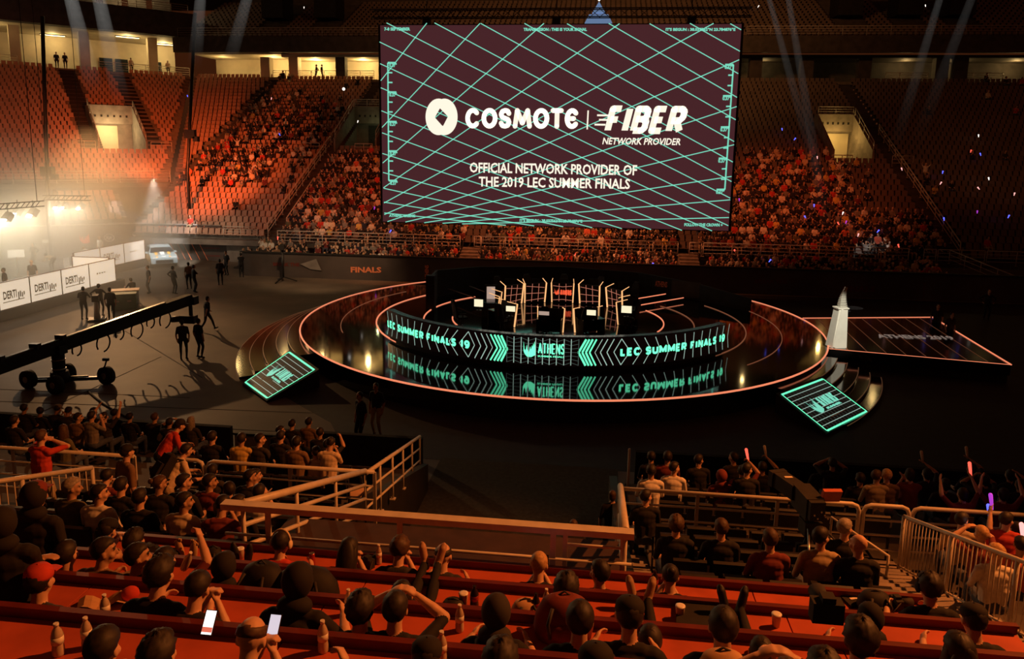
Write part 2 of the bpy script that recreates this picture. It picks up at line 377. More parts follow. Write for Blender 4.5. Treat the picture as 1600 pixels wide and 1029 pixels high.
# curved steps down to the floor, left and right
def steps(name, label, a0, a1, fall):
    t = thing(name, label, 'steps', (SC[0], SC[1], 0))
    for k, (r, z) in enumerate(((13.15, .66), (13.7, .52), (14.3, .38), (14.9, .24), (15.5, .10))):
        mb = MB(); n = 40; nose = []
        outer = []; inner = []
        for i in range(n+1):
            f = i/n; a = radians(a0+(a1-a0)*f); rr = SR-.02+(r-SR)*fall(f)
            outer.append((rr*cos(a), rr*sin(a), 0)); inner.append(((SR-.1)*cos(a), (SR-.1)*sin(a), 0)); nose.append((rr*cos(a), rr*sin(a), z))
        for i in range(n):
            mb.ext([outer[i], outer[i+1], inner[i+1], inner[i]], (0, 0, z))
        s = mb.build('step', 'black_gloss', t)
        MB().tube(nose, .016, 5).build('step_nose_glow', 'step_nose_glow', s)
    return t
steps('stage_steps', 'curved black steps with pale nosings beside the tilted logo screen on the concrete floor', 150, 219, lambda f: .5+.5*f if f > .25 else 2.5*f)
steps('stage_steps', 'curved dark steps below the trophy, leading down to the black floor', -22, -48, lambda f: .72+.28*f)

# ---------------------------------------------------------------- curved led wall in front of the players
LR = 9.1
def cyl(px, py, R=LR, far=False):
    d = ray(px, py); ox, oy = CP.x-SC[0], CP.y-SC[1]
    a = d.x*d.x+d.y*d.y; b = 2*(ox*d.x+oy*d.y); cc = ox*ox+oy*oy-R*R
    D = sqrt(max(0, b*b-4*a*cc)); t = (-b+(D if far else -D))/(2*a); p = CP+d*t
    return math.degrees(atan2(p.y-SC[1], p.x-SC[0])), p.z
led = thing('led_wall', 'long curved black led wall lettered in glowing teal across the front of the stage', 'led screen', (SC[0], SC[1], 0))
MB().wedge(LR-.22, LR, radians(-142.5), radians(-37.5), .97, 2.10, n=72).build('screen_panel', 'led_black', led)
MB().wedge(LR-.16, LR-.06, radians(-142), radians(-38), SZ, .97, n=72).build('base', 'matte_black', led)
MB().wedge(LR-.30, LR-.0, radians(-142.5), radians(-37.5), 2.10, 2.13, n=72).build('top_cap', 'black_gloss', led)
LO = LR+.012
def lp(a, z, r=LO): return Vector((r*cos(radians(a)), r*sin(radians(a)), z))
def lpx(px, py):
    a, z = cyl(px, py); return a, z
def lline(mb, pts, w, mi=0):                      # line of width w following (angle, z) points on the wall
    for (a0, z0), (a1, z1) in zip(pts, pts[1:]):
        n = max(1, int(abs(a1-a0)/3)+1)
        for i in range(n):
            f0, f1 = i/n, (i+1)/n
            p = (a0+(a1-a0)*f0, z0+(z1-z0)*f0); q = (a0+(a1-a0)*f1, z0+(z1-z0)*f1)
            dx = radians(q[0]-p[0])*LR; dz = q[1]-p[1]; L = hypot(dx, dz) or 1; nx, nz = -dz/L*w/2, dx/L*w/2
            k = math.degrees(1/LR)
            mb.add([lp(p[0]+nx*k, p[1]+nz), lp(q[0]+nx*k, q[1]+nz), lp(q[0]-nx*k, q[1]-nz), lp(p[0]-nx*k, p[1]-nz)], [(0, 1, 2, 3)], mi)
ZB, ZT, ZM = 1.02, 2.05, 1.535
DEG = math.degrees(1/LR)
def ledtext(mb, txt, a0, a1, z0, h, bold=.03, shear=0.):
    w = radians(a1-a0)*LR
    vs, fs = glyphs(txt, bold, shear)
    mb.text(txt, lambda u, v: lp(a0+u*DEG, z0+v), bold=bold, shear=shear, w=w, h=h)
aL0 = lpx(606, 510)[0]; aL1 = lpx(734, 540)[0]; aR0 = lpx(969, 551)[0]; aR1 = lpx(1132, 528)[0]
mb = MB(); strokes(mb, 'LEC SUMMER FINALS 19', lambda u, v: lp(aL0+u*DEG, 1.36+v), radians(aL1-aL0)*LR, .33, .088, .14, rnd=False); mb.build('lettering', 'led_teal_hot', led)
mb = MB(); strokes(mb, 'LEC SUMMER FINALS 19', lambda u, v: lp(aR0+u*DEG, 1.36+v), radians(aR1-aR0)*LR, .33, .088, .14, rnd=False); mb.build('lettering', 'led_teal_hot', led)
mb = MB(); aA0 = lpx(840.5, 550)[0]; aA1 = lpx(882, 550)[0]; strokes(mb, 'ATHENS', lambda u, v: lp(aA0+u*DEG, 1.44+v), radians(aA1-aA0)*LR, .42, .05, .10, rnd=False); mb.build('lettering', 'led_teal_hot', led); mb = MB(); ledtext(mb, 'SUMMER FINALS', aA0, aA1, 1.31, .07, .02)
mb.build('lettering', 'led_teal_hot', led)
CROWN = [(0, .95), (.07, .42), (.14, .3), (.2, .45), (.26, .72), (.31, .38), (.42, .22), (.47, .40), (.52, .62), (.56, .42), (.62, .48), (.66, .70), (.71, .55), (.76, .84), (.80, .62), (.86, 1.0), (.92, .55), (.95, .06), (.88, -.02), (.82, .20), (.72, .12), (.60, .10), (.66, .0), (.74, -.06), (.6, -.12), (.4, -.12), (.2, -.04), (.1, .14), (.03, .45)]
def crown(fn): # tall pointed crown shape split in slivers so it stays a clean fan
    top = CROWN[:18]; out = MB()
    xs = sorted({p[0] for p in top})
    def yt(x):
        for (x0, y0), (x1, y1) in zip(top, top[1:]):
            if x0 <= x <= x1 and x1 > x0: return y0+(y1-y0)*(x-x0)/(x1-x0)
        return .2
    def yb(x): return .30-.42*min(1, x/.3)**.6 if x < .3 else (-.12 if x < .62 else -.12+(x-.62)*.5)
    X = sorted(set(xs+[.03, .1, .2, .35, .5, .62, .8]))
    for x0, x1 in zip(X, X[1:]):
        out.add([fn(x0, yb(x0)), fn(x1, yb(x1)), fn(x1, max(yt(x1), yb(x1)+.02)), fn(x0, max(yt(x0), yb(x0)+.02))], [(0, 1, 2, 3)])
    return out
aC0 = lpx(818, 550)[0]; aC1 = lpx(838, 550)[0]
crown(lambda u, v: lp(aC0+(aC1-aC0)*u, 1.36+v*.56)).build('emblem', 'led_teal_hot', led)
# arrow heads that point to the middle
mb = MB(); hot = MB()
for tip, top, w in ((741.6, 732, .03), (751.3, 742, .035), (761, 751.5, .035), (769.6, 759.8, .025), (777.2, 766.4, .06), (782.9, 772.4, .075), (788, 777.6, .07), (792.6, 783, .08)):
    at, ap = lpx(top, 545)[0], lpx(tip, 548)[0]; lline(hot if w > .055 else mb, [(at, ZT), (ap, ZM), (at, ZB)], w)
for tip, top, w in ((904, 915.4, .08), (909.7, 920.4, .07), (915.3, 925.6, .075), (921, 931.6, .06), (929.4, 940.7, .025), (937.9, 949, .035), (948.2, 959, .035), (959, 970.7, .03)):
    at, ap = lpx(top, 548)[0], lpx(tip, 550)[0]; lline(hot if w > .055 else mb, [(at, ZT), (ap, ZM), (at, ZB)], w)
tops = (732, 715.5, 700.6, 686.6, 672.5, 659.8, 648.5, 637.8, 628.5, 620, 612.5, 606); dep = (14, 13.5, 10, 8, 6.5, 3.5, 1.5, -.5, -1.5, -2, -2.2, -2)
for x, d in zip(tops, dep):
    a = lpx(x, 530)[0]; b = lpx(x-d, 530)[0]; lline(mb, [(a, ZT), (b, ZM), (a, ZB)], .028)
tops = (970.7, 989.5, 1006.3, 1023.2, 1039.2, 1054.5, 1068.8, 1082.9, 1095.8, 1108, 1118.9, 1128.6, 1137); dep = (14, 13, 11, 8, 6.5, 3.5, 1.5, -.5, -1.5, -2, -2.2, -2, -2)
for x, d in zip(tops, dep):
    a = lpx(x, 545)[0]; b = lpx(x+d, 545)[0]; lline(mb, [(a, ZT), (b, ZM), (a, ZB)], .028)
mb.build('line_pattern', 'led_line', led); hot.build('arrow_heads', 'led_teal', led)
gx = [lpx(x, 550)[0] for x in (792, 802.9, 814.2, 825.4, 836.7, 847.8, 858.4, 869.6, 881.2, 892.3, 904)]
mb = MB(); dim = MB()
for i, a in enumerate(gx): lline(mb if 0 < i < 10 else dim, [(a, ZB), (a, ZT)], .028)
for i in range(10):
    for k in range(7):
        z = ZB+.06+k*.15; s = (.05 if (i//1) % 2 else -.05)*(k-3)/3
        lline(dim, [(gx[i], z-s), (gx[i+1], z+s)], .018)
mb.build('grid_lines', 'led_line', led); dim.build('grid_lines', 'led_line_dim', led)

# rear wall of the stage set
rear = thing('stage_back_wall', 'low curved black wall behind the far desks on the stage', 'wall panel', (SC[0], SC[1], 0))
P = [(6.7, 172, 2.6), (8.2, 150, 2.35), (9.1, 125, 2.1), (9.2, 92, 2.0), (9.3, 62, 1.95), (9.7, 38, 1.75), (10.6, 19, 1.5)]
mb = MB(); pts = [(r*cos(radians(a)), r*sin(radians(a)), z) for r, a, z in P]
for (x0, y0, z0), (x1, y1, z1) in zip(pts, pts[1:]):
    n = Vector((y1-y0, x0-x1, 0)).normalized()*.12
    mb.add([(x0, y0, SZ), (x1, y1, SZ), (x1, y1, z1), (x0, y0, z0)]+[(x-n.x, y-n.y, z) for x, y, z in ((x0, y0, SZ), (x1, y1, SZ), (x1, y1, z1), (x0, y0, z0))],
           [(3, 2, 1, 0), (4, 5, 6, 7), (0, 1, 5, 4), (2, 3, 7, 6), (1, 2, 6, 5), (3, 0, 4, 7)])
mb.build('panel', 'matte_black', rear)
MB().box((-6.75, .9, 1.7), (.45, .45, 1.8)).build('end_column', 'matte_black', rear)
def wallpt(px, py, d=.02):   # point on the right-hand rear wall segment
    a, b = Vector(pts[4][:2]), Vector(pts[5][:2]); n = Vector((b.y-a.y, a.x-b.x)).normalized()
    dr = ray(px, py); o = Vector((CP.x-SC[0], CP.y-SC[1])); t = (a-o).dot(n)/(dr.x*n.x+dr.y*n.y); p = CP+dr*t
    return Vector((p.x-SC[0]-n.x*-d*-1, p.y-SC[1]-n.y*-d*-1, p.z))
def quadmap(a, b, hgt):
    a, b = Vector(a), Vector(b); L = (b-a)
    return lambda u, v: a+L*u+Vector((0, 0, hgt*v))
a_, b_ = wallpt(1023, 447), wallpt(1042, 449); d_ = (b_-a_)
mb = MB(); mb.text('ATHENS', lambda u, v: a_+d_*u+Vector((0, -.03, v)), bold=.03, w=1.0, h=.34); mb.build('lettering', 'banner_text', rear)
a_, b_ = wallpt(1048, 462), wallpt(1094, 466)
mb = MB(); n_ = Vector((0, -.04, 0)); h_ = Vector((0, 0, .95)); mb.add([a_+n_, b_+n_, b_+n_+h_*.95, a_+n_+h_], [(0, 1, 2, 3)]); mb.build('grey_panel', 'concrete_dark', rear)

# ---------------------------------------------------------------- players' desks, chairs and monitors
def booth(ang, r, label, logo=False, lit=None, near=False):
    """desk on the circle of radius r; local +Y points to the stage centre"""
    a = radians(ang); x, y = SC[0]+r*cos(a), SC[1]+r*sin(a)
    t = thing('player_desk', label, 'desk', (x, y, SZ), a+pi/2, 'player desks on the stage')
    w, h = 1.12, 1.13
    fr = MB().add([(-w/2, .06, .05), (w/2, .06, .05), (w/2+.04, .20, h), (-w/2-.04, .20, h), (-w/2, .0, .05), (w/2, .0, .05), (w/2+.04, .14, h), (-w/2-.04, .14, h)],
                  [(0, 1, 2, 3), (7, 6, 5, 4), (1, 0, 4, 5), (2, 1, 5, 6), (3, 2, 6, 7), (0, 3, 7, 4)]).build('front_panel', 'matte_black', t)
    MB().box((0, -.28, .74), (w, .8, .04)).build('desktop', 'black_gloss', t)
    for s in (-1, 1):
        MB().ext([(s*w/2, .0, 0), (s*w/2, -.68, 0), (s*w/2, -.68, .74), (s*w/2, .1, .74)], (-s*.04, 0, 0)).build('side_panel', 'matte_black', t)
        MB().bar((s*(w/2+.02), .10, .02), (s*(w/2+.06), .22, h), .065, .05).bar((s*(w/2+.06), .20, h), (s*(w/2+.02), -.32, h+.16), .03, .03).build('edge_light', 'amber_edge', t)
    if not near:
        g = MB()
        for k in (-.21, .21): g.bar((k*w*.8, .085, .08), (k*w*.8, .225, h-.03), .02, .012)
        for k, z in enumerate((.2, .56, .92)):
            bow = (-.05, 0, .05)[k] if not logo else (.05, 0, -.05)[k]
            y0 = .06+.14*z/h+.025
            g.bar((-w*.47, y0, z-bow), (0, y0, z), .012, .02); g.bar((0, y0, z), (w*.47, y0, z+(bow if not logo else -bow)), .012, .02)
        g.build('grid_lines', 'red_line', fr)
        if logo:
            mb = MB(); fn = lambda u, v: Vector((w/2-.06-u, .06+.14*(.44+v)/h+.035, .44+v))
            strokes(mb, 'ATHENS', lambda u, v: fn(u+.38, v), .62, .32, .07, .10, rnd=False)
            mb.v += []; mb.build('lettering', 'red_text', fr)
            crown(lambda u, v: fn(.06+u*.26, .06+v*.34)).build('emblem', 'red_text', fr)
    return t
NM = ['leftmost', 'second from the left', 'middle', 'fourth from the left', 'rightmost']
for i, a in enumerate((133, 113, 90, 67, 42)):
    booth(a, 3.95, 'far player desk with pink grid front, %s of the far five' % NM[i] if i != 2 else 'far player desk with a glowing red emblem and lettering on its front', logo=(i == 2))
for i, a in enumerate((-178, -140, -94, -62, -8)):
    booth(a, 3.15, 'near player desk with amber edges, %s of the near five' % NM[i], near=True)
def monitor(p, rz, label, mat, w=.56, h=.34):
    t = thing('monitor', label, 'monitor', p, rz)
    MB().box((0, 0, .36), (w, .04, h)).build('bezel', 'matte_black', t)
    MB().box((0, -.024, .36), (w-.03, .01, h-.03)).build('display', mat, t)
    MB().bar((0, .02, .0), (0, .03, .3), .05, .04).box((0, .02, .01), (.24, .18, .02)).build('stand', 'alu_dark', t)
    return t
def deskpos(px, py, z): q = hz(px, py, z); return Vector((q.x, q.y, SZ+.76))
for px, py, mt, lb, w, h in ((748, 473, 'monitor_lit', 'bright cream monitor on the leftmost near player desk', .46, .38), (798, 482, 'monitor_lit', 'bright monitor on the second near player desk, left of the middle', .46, .28),
                             (850, 489, 'monitor_grey', 'dim monitor on the middle near player desk', .5, .2), (924, 488, 'monitor_lit', 'bright monitor on the fourth near player desk, right of the middle', .44, .27), (979, 483, 'monitor_lit', 'bright cream monitor on the rightmost near player desk', .50, .36)):
    q = hz(px, py, SZ+1.12); monitor((q.x, q.y, SZ+.76), radians(-6), lb, mt, w, h)
q = hz(767, 457, SZ+.85)
t = thing('side_screen', 'tall pale grey screen left of the far player desks', 'screen', (q.x, q.y, SZ), radians(10))
MB().box((0, 0, .78), (.66, .06, 1.0)).build('bezel', 'matte_black', t); MB().box((.0, -.036, .76), (.44, .012, .84)).build('display', 'monitor_grey', t); MB().box((0, 0, .14), (.3, .3, .28)).build('base', 'matte_black', t)
q = hz(960, 468, SZ+.55); nb = math.degrees(atan2(q.y-SC[1], q.x-SC[0]))
for i, px in enumerate((796, 838, 881, 928, 974)):
    q = hz(px, 437 if i != 4 else 442, SZ+1.25); monitor((q.x, q.y+.1, SZ+.76), pi, ['back of the monitor on the %s far player desk' % s for s in ('leftmost', 'second', 'middle', 'fourth', 'rightmost')][i], 'monitor_grey', .52, .32)
def gaming_chair(p, rz, label, proto=[None]):
    if proto[0] is None:
        t = thing('gaming_chair', label, 'chair', p, rz, 'black gaming chairs')
        MB().box((0, .02, .47), (.5, .5, .10)).build('seat', 'soft_black', t)
        b = MB().add([(x*w, y, z) for z, w, y in ((.5, .24, -.22), (.85, .27, -.26), (1.15, .24, -.32), (1.36, .14, -.37)) for x, y in ((-1, y), (1, y), (1, y-.09), (-1, y-.09))],
                     [(0, 3, 2, 1), (12, 13, 14, 15)]+[(i*4+k, i*4+(k+1) % 4, i*4+4+(k+1) % 4, i*4+4+k) for i in range(3) for k in range(4)]).build('backrest', 'soft_black', t)
        MB().bar((0, -.365, .78), (0, -.405, 1.15), .05, .012).build('stripe', 'desk_edge', b)
        for s in (-1, 1): MB().bar((s*.3, -.18, .7), (s*.3, .16, .7), .07, .04).bar((s*.3, -.02, .45), (s*.3, -.02, .7), .04).build('armrest', 'matte_black', t)
        MB().tube([(0, 0, .1), (0, 0, .45)], .03, 8).build('gas_lift', 'alu_dark', t)
        s = MB()
        for k in range(5): s.bar((0, 0, .09), (.3*cos(k*2*pi/5), .3*sin(k*2*pi/5), .05), .05, .03)
        s.build('star_base', 'alu_dark', t); proto[0] = t; return t
    t = copy_tree(proto[0]); t.location = p; t.rotation_euler = (0, 0, rz); t['label'] = label; return t
bpy.context.view_layer.update()
for i, (px, py) in enumerate(((720, 511), (787, 517), (853, 521), (912, 521), (985, 511))):
    q = hz(px, py, SZ); gaming_chair((q.x, q.y, SZ), atan2(SC[1]-q.y, SC[0]-q.x)-pi/2, 'black gaming chair, %s of the near five on the stage' % NM[i])
for i, a in enumerate((133, 113, 90, 67, 42)):
    gaming_chair((SC[0]+5.0*cos(radians(a)), SC[1]+5.0*sin(radians(a)), SZ), radians(a)+pi/2, 'black gaming chair behind the %s far player desk' % ('leftmost', 'second', 'middle', 'fourth', 'rightmost')[i])

# ---------------------------------------------------------------- tilted logo screens on the stage steps
def logo_screen(label, c4, upx):
    """c4: bottom-left, bottom-right, top-right, top-left of the lit face in world space"""
    bl, br, tr, tl = [Vector(p) for p in c4]; o = (bl+br+tr+tl)/4; base = Vector((o.x, o.y, 0))
    t = thing('floor_screen', label, 'led screen', base)
    bl, br, tr, tl = bl-base, br-base, tr-base, tl-base
    nrm = (br-bl).cross(tl-bl).normalized()
    def F(u, v, d=.012): return bl+(br-bl)*u*(1-v)+(tr-tl)*u*v+(tl-bl)*v+nrm*d
    lo = [Vector((p.x, p.y, .0)) for p in (bl, br, tr, tl)]
    MB().add([F(-.05, -.04, -.01), F(1.05, -.04, -.01), F(1.05, 1.08, -.01), F(-.05, 1.08, -.01)]+[Vector((F(u, v).x, F(u, v).y, .0)) for u, v in ((-.05, -.04), (1.05, -.04), (1.05, 1.08), (-.05, 1.08))],
             [(0, 1, 2, 3), (7, 6, 5, 4), (1, 0, 4, 5), (2, 1, 5, 6), (3, 2, 6, 7), (0, 3, 7, 4)]).build('wedge_base', 'matte_black', t)
    MB().add([F(0, 0, .004), F(1, 0, .004), F(1, 1, .004), F(0, 1, .004)], [(0, 1, 2, 3)]).build('display', 'led_black', t)
    def ln(mb, p, q, w):
        a, b = F(*p), F(*q); d = (b-a).normalized().cross(nrm)*w/2; mb.add([a+d, b+d, b-d, a-d], [(0, 1, 2, 3)])
    mb = MB()
    for p, q, w in (((0, 0), (1, 0), .075), ((0, 1), (1, 1), .085), ((0, 0), (0, 1), .05), ((1, 0), (1, 1), .05)): ln(mb, p, q, w)
    mb.build('border', 'led_teal', t)
    mb = MB()
    for k in range(1, 9): ln(mb, (0, k/9), (1, k/9), .022)
    mb.build('grid_lines', 'led_line', t)
    mb = MB()
    for k in range(1, 14): ln(mb, (k/14, 0), (k/14, 1), .016)
    mb.build('grid_lines', 'led_line_dim', t)
    mb = MB(); strokes(mb, 'ATHENS', lambda u, v: F(.42+u, .43+v, .02), .38, .24, .036, .10, rnd=False); mb.text('SUMMER', lambda u, v: F(.42+u*.36, .355+v, .02), bold=.08, w=1.0, h=.05); mb.build('lettering', 'screen_teal', t)
    crown(lambda u, v: F(.2+u*.18, .38+v*.34, .02)).build('emblem', 'screen_teal', t)
    return t
logo_screen('tilted floor screen with a teal border and crown logo on the left stage steps', [hz(383.5, 597, .12), hz(418, 622, .12), hz(491, 578, .66), hz(451.5, 550, .66)], 0)
logo_screen('tilted floor screen with a teal border and crown logo below the trophy', [hz(1292, 673, .12), hz(1354, 642.5, .12), hz(1286, 592, .66), hz(1221.5, 616.5, .66)][0:1]+[hz(1354, 642.5, .12), hz(1286, 592, .66), hz(1221.5, 616.5, .66)], 0)

# ---------------------------------------------------------------- trophy and pointed side deck
A, B, C_, D_ = [hz(*p, SZ) for p in ((1296, 545), (1580, 570), (1457, 495.5), (1254, 497))]
side = thing('pointed_side_deck', 'pointed black deck with a thin glowing outline and ATHENS lettering right of the trophy', 'stage deck', (A.x, A.y, 0))
L = [p-Vector((A.x, A.y, 0)) for p in (A, B, C_, D_)]
MB().ext([Vector((p.x, p.y, .35)) for p in (L[0], L[1], L[2], L[3], (L[3]+L[0])/2+Vector((-.6, 0, 0)))], (0, 0, SZ-.35)).build('deck', 'black_gloss', side)
MB().ext([Vector((p.x*.98+.1, p.y*.98+.08, 0)) for p in L], (0, 0, .35)).build('base', 'matte_black', side)
mb = MB()
for a, b, w in ((L[0], L[1], .014), (L[1], L[2], .03), (L[2], L[3], .022)): mb.tube([a+Vector((0, 0, .012)), b+Vector((0, 0, .012))], w, 6)
mb.build('edge_light', 'orange_ring', side)
mb = MB()
def SD(u, v): return L[0]*(1-u)*(1-v)+L[1]*u*(1-v)+L[2]*u*v+L[3]*(1-u)*v+Vector((0, 0, .012))
for k in range(1, 9): mb.bar(SD(k/9, .02), SD(k/9, .98), .03, .01)
mb.build('deck_lines', 'deck_line', side)
mb = MB(); a, b = hz(1374, 528, SZ)-Vector((A.x, A.y, 0)), hz(1496, 531, SZ)-Vector((A.x, A.y, 0)); dv = (b-a); dn = Vector((-dv.y, dv.x, 0)).normalized()
mb.text('ATHENS 2019', lambda u, v: a+dv*u+dn*v+Vector((0, 0, .02)), bold=.03, w=1.0, h=.7, shear=.2); mb.build('lettering', 'deck_glow', side)
tp = hz(1307, 541, SZ)
tr = thing('trophy', 'tall silver trophy with a curved spire on a tapered white pedestal', 'trophy', (tp.x, tp.y, SZ), radians(12))
ht = hy(1312, 448, tp.y).z-SZ; zp = hy(1312, 481, tp.y).z-SZ
mb = MB(); mb.add([(-.36, -.3, 0), (.30, -.3, 0), (.30, .3, 0), (-.36, .3, 0), (-.16, -.22, zp), (.24, -.22, zp), (.24, .2, zp), (-.16, .2, zp)], [(3, 2, 1, 0), (4, 5, 6, 7), (0, 1, 5, 4), (1, 2, 6, 5), (2, 3, 7, 6), (3, 0, 4, 7)])
mb.bar((-.30, -.31, .05), (-.02, -.24, zp), .10, .05).box((.04, 0, zp+.02), (.5, .5, .05)); mb.build('pedestal', 'trophy_white', tr)
mb = MB()
for k in range(12):
    f0, f1 = k/12, (k+1)/12
    def sp(f): return Vector((.10-.06*sin(f*pi)+.10*f, 0, zp+.05+(ht-zp-.05)*f)), .13*(1-f)+.055
    (p, r0), (q, r1) = sp(f0), sp(f1); mb.bar(p, q, r0*1.5, r0)
    mb.box(p+Vector((0, 0, .02)), (r0*1.9, r0*1.4, .025))
mb.build('cup', 'trophy_silver', tr)
lamp('trophy_spot', 'SPOT', (tp.x-1.5, tp.y-9, 11), (tp.x, tp.y, 1.6), 7500, (1, .93, .74), .1, 11, .4)
# ---------------------------------------------------------------- hanging main screen
SY = 47.5
def sp_(px, py): p = hy(px, py, SY); return p.x, p.z
TL, TR, BL, BR = sp_(592, 37), sp_(1157, 40), sp_(600, 346), sp_(1140, 358)
X0, X1 = (TL[0]+BL[0])/2, (TR[0]+BR[0])/2; Z0, Z1 = (BL[1]+BR[1])/2-.05, (TL[1]+TR[1])/2
big = thing('main_screen', 'huge hanging led screen showing a white sponsor message over a teal grid', 'screen', ((X0+X1)/2, SY, Z0))
BX = (X0+X1)/2
MB().box((0, .35, (Z1-Z0)/2), (X1-X0+.30, .6, Z1-Z0+.12)).build('cabinet', 'screen_body', big)
MB().add([(X0-BX, .02, 0), (X1-BX, .02, 0), (X1-BX, .02, Z1-Z0), (X0-BX, .02, Z1-Z0)], [(0, 1, 2, 3)]).build('display', 'screen_plum', big)
def sc(px, py, d=0.): # pixel of the picture on the display -> local point
    p = hy(px, py, SY); return Vector((p.x-BX, -d, p.z-Z0))
def sline(mb, p, q, w, d=.004):
    a, b = sc(*p, d), sc(*q, d); n = (b-a).normalized().cross(Vector((0, 1, 0)))*w/2; mb.add([a+n, b+n, b-n, a-n], [(0, 1, 2, 3)])
mb = MB()
F1 = [((1141, 37), (1158, 46.5)), ((1078, 36.5), (1156, 80)), ((1015, 37), (1153.5, 115)), ((951, 36.5), (1151.5, 152)), ((886, 37), (1149.5, 187)), ((819.5, 36.5), (1147, 221)), ((751, 36.5), (1145, 253)), ((679, 35.7), (1143, 283.5)),
      ((604, 35.7), (1141, 309.4)), ((593, 65.5), (1139.5, 332)), ((594, 99.4), (1138, 352.4)), ((595, 137), (1112.5, 360.5)), ((596, 173), (1065.4, 359.7)), ((597, 207.4), (1017.2, 358.4)), ((597.5, 239.6), (971.5, 357)),
      ((598.5, 269.3), (925.3, 355.6)), ((599.5, 294), (880, 354)), ((600, 315.6), (834.7, 352.8)), ((600.5, 332.5), (790.3, 351.8))]
F2 = [((667, 36), (595, 126)), ((750, 36.5), (597, 199)), ((850, 36.5), (598, 254.5)), ((968, 37), (599, 293.3)), ((1115, 36.5), (600, 317)), ((1155, 93.3), (600.5, 335)), ((1151, 166.4), (605.4, 346)), ((1147, 226), (633.5, 346.7)),
      ((1143, 275.5), (662.9, 347.8)), ((1141, 312), (691.5, 348.7)), ((1139, 339.7), (722, 349.6))]
for p, q in F1+F2: sline(mb, p, q, .058)
mb.build('grid_lines', 'screen_teal', big)
for k, (xa, ya, xb, yb, sgn) in enumerate(((606, 98, 607.5, 282, 1), (1146, 101, 1132.5, 296, -1))):
    mb = MB(); tx = MB()
    sline(mb, (xa, ya), (xb, yb), .09, .006)
    for i in range(13):
        f = i/12; x, y = xa+(xb-xa)*f, ya+(yb-ya)*f; big_ = i % 3 == 0
        sline(mb, (x, y), (x+sgn*(13 if big_ else 7), y+.2), .09 if not big_ else .12, .006)
        if big_:
            a, b = sc(x+(2 if sgn > 0 else -14), y+7), sc(x+(14 if sgn > 0 else -1), y+7); dv = b-a
            tx.text('0.37°', lambda u, v: a+dv*u+Vector((0, -.012, v)), bold=.05, w=1.0, h=.26)
    mb.build('scale_marks', 'screen_teal', big); tx.build('scale_numbers', 'screen_teal', big)
def stext(name, txt, l, r, hpx, mat, bold=.02, shear=0., mb=None, d=.014, ret=False):
    a, b = sc(*l), sc(*r); dv = b-a; h = (sc(l[0], l[1]-hpx)-a).z
    m = mb or MB(); m.text(txt, lambda u, v: a+dv*u+Vector((0, -d, v)), bold=bold, shear=shear, w=1.0, h=h)
    return m if mb is not None else m.build(name, mat, big)
stext('small_lettering', '7-8 SEPTEMBER', (600.5, 48), (641, 48), 5.2, 'screen_teal', .05); stext('small_lettering', 'TRANSMISSION : THIS IS YOUR SIGNAL', (818, 48.5), (917, 48.5), 5, 'screen_teal', .05)
stext('small_lettering', "IT'S BEGUN : 38.037562°N 23.784876°E", (1040, 48.5), (1149, 48.5), 5, 'screen_teal', .05); stext('small_lettering', 'ATHENS, GREECE', (608, 339.5), (649, 340), 5, 'screen_teal', .05)
stext('small_lettering', "IT'S BEGUN : 38.037562°N 23.784876°E", (812, 346.5), (910, 348), 5, 'screen_teal', .05); stext('small_lettering', 'FOLLOW THE CROWN +', (1069, 353.3), (1129, 353.8), 5, 'screen_teal', .05)
def sstroke(txt, l, r, hpx, t, **kw):
    a, b = sc(*l), sc(*r); h = (sc(l[0], l[1]-hpx)-a).z; w = (b-a).length; dv = (b-a)/w
    strokes(MB(), txt, lambda u, v: a+dv*u+Vector((0, -.014, v)), w, h, t, **kw).build('lettering', 'screen_white', big) if False else None
    m = MB(); strokes(m, txt, lambda u, v: a+dv*u+Vector((0, -.014, v)), w, h, t, **kw); m.build('lettering', 'screen_white', big)
sstroke('COSmOTe', (727, 200.5), (905, 201.5), 32, .30, gap=.07)
mb = MB(); sline(mb, (919, 172.5), (917.5, 202), .09, .014)
for (x0, x1, y) in ((933, 952, 180), (936, 949, 187), (929, 946, 194.5)): sline(mb, (x0, y), (x1, y+.3), .11, .014)
mb.build('divider', 'screen_white', big)
sstroke('FIBER', (943, 208.5), (1065, 209.8), 44, .40, gap=.075, shear=.22, rnd=False)
stext('lettering', 'NETWORK PROVIDER', (941, 225.5), (1063, 226.8), 10.8, 'screen_white', .022, .2)
stext('lettering', 'OFFICIAL NETWORK PROVIDER OF', (734, 269.5), (995, 274), 16, 'screen_white', .022)
stext('lettering', 'THE 2019 LEC SUMMER FINALS', (748, 291.5), (984, 295.5), 16, 'screen_white', .022)
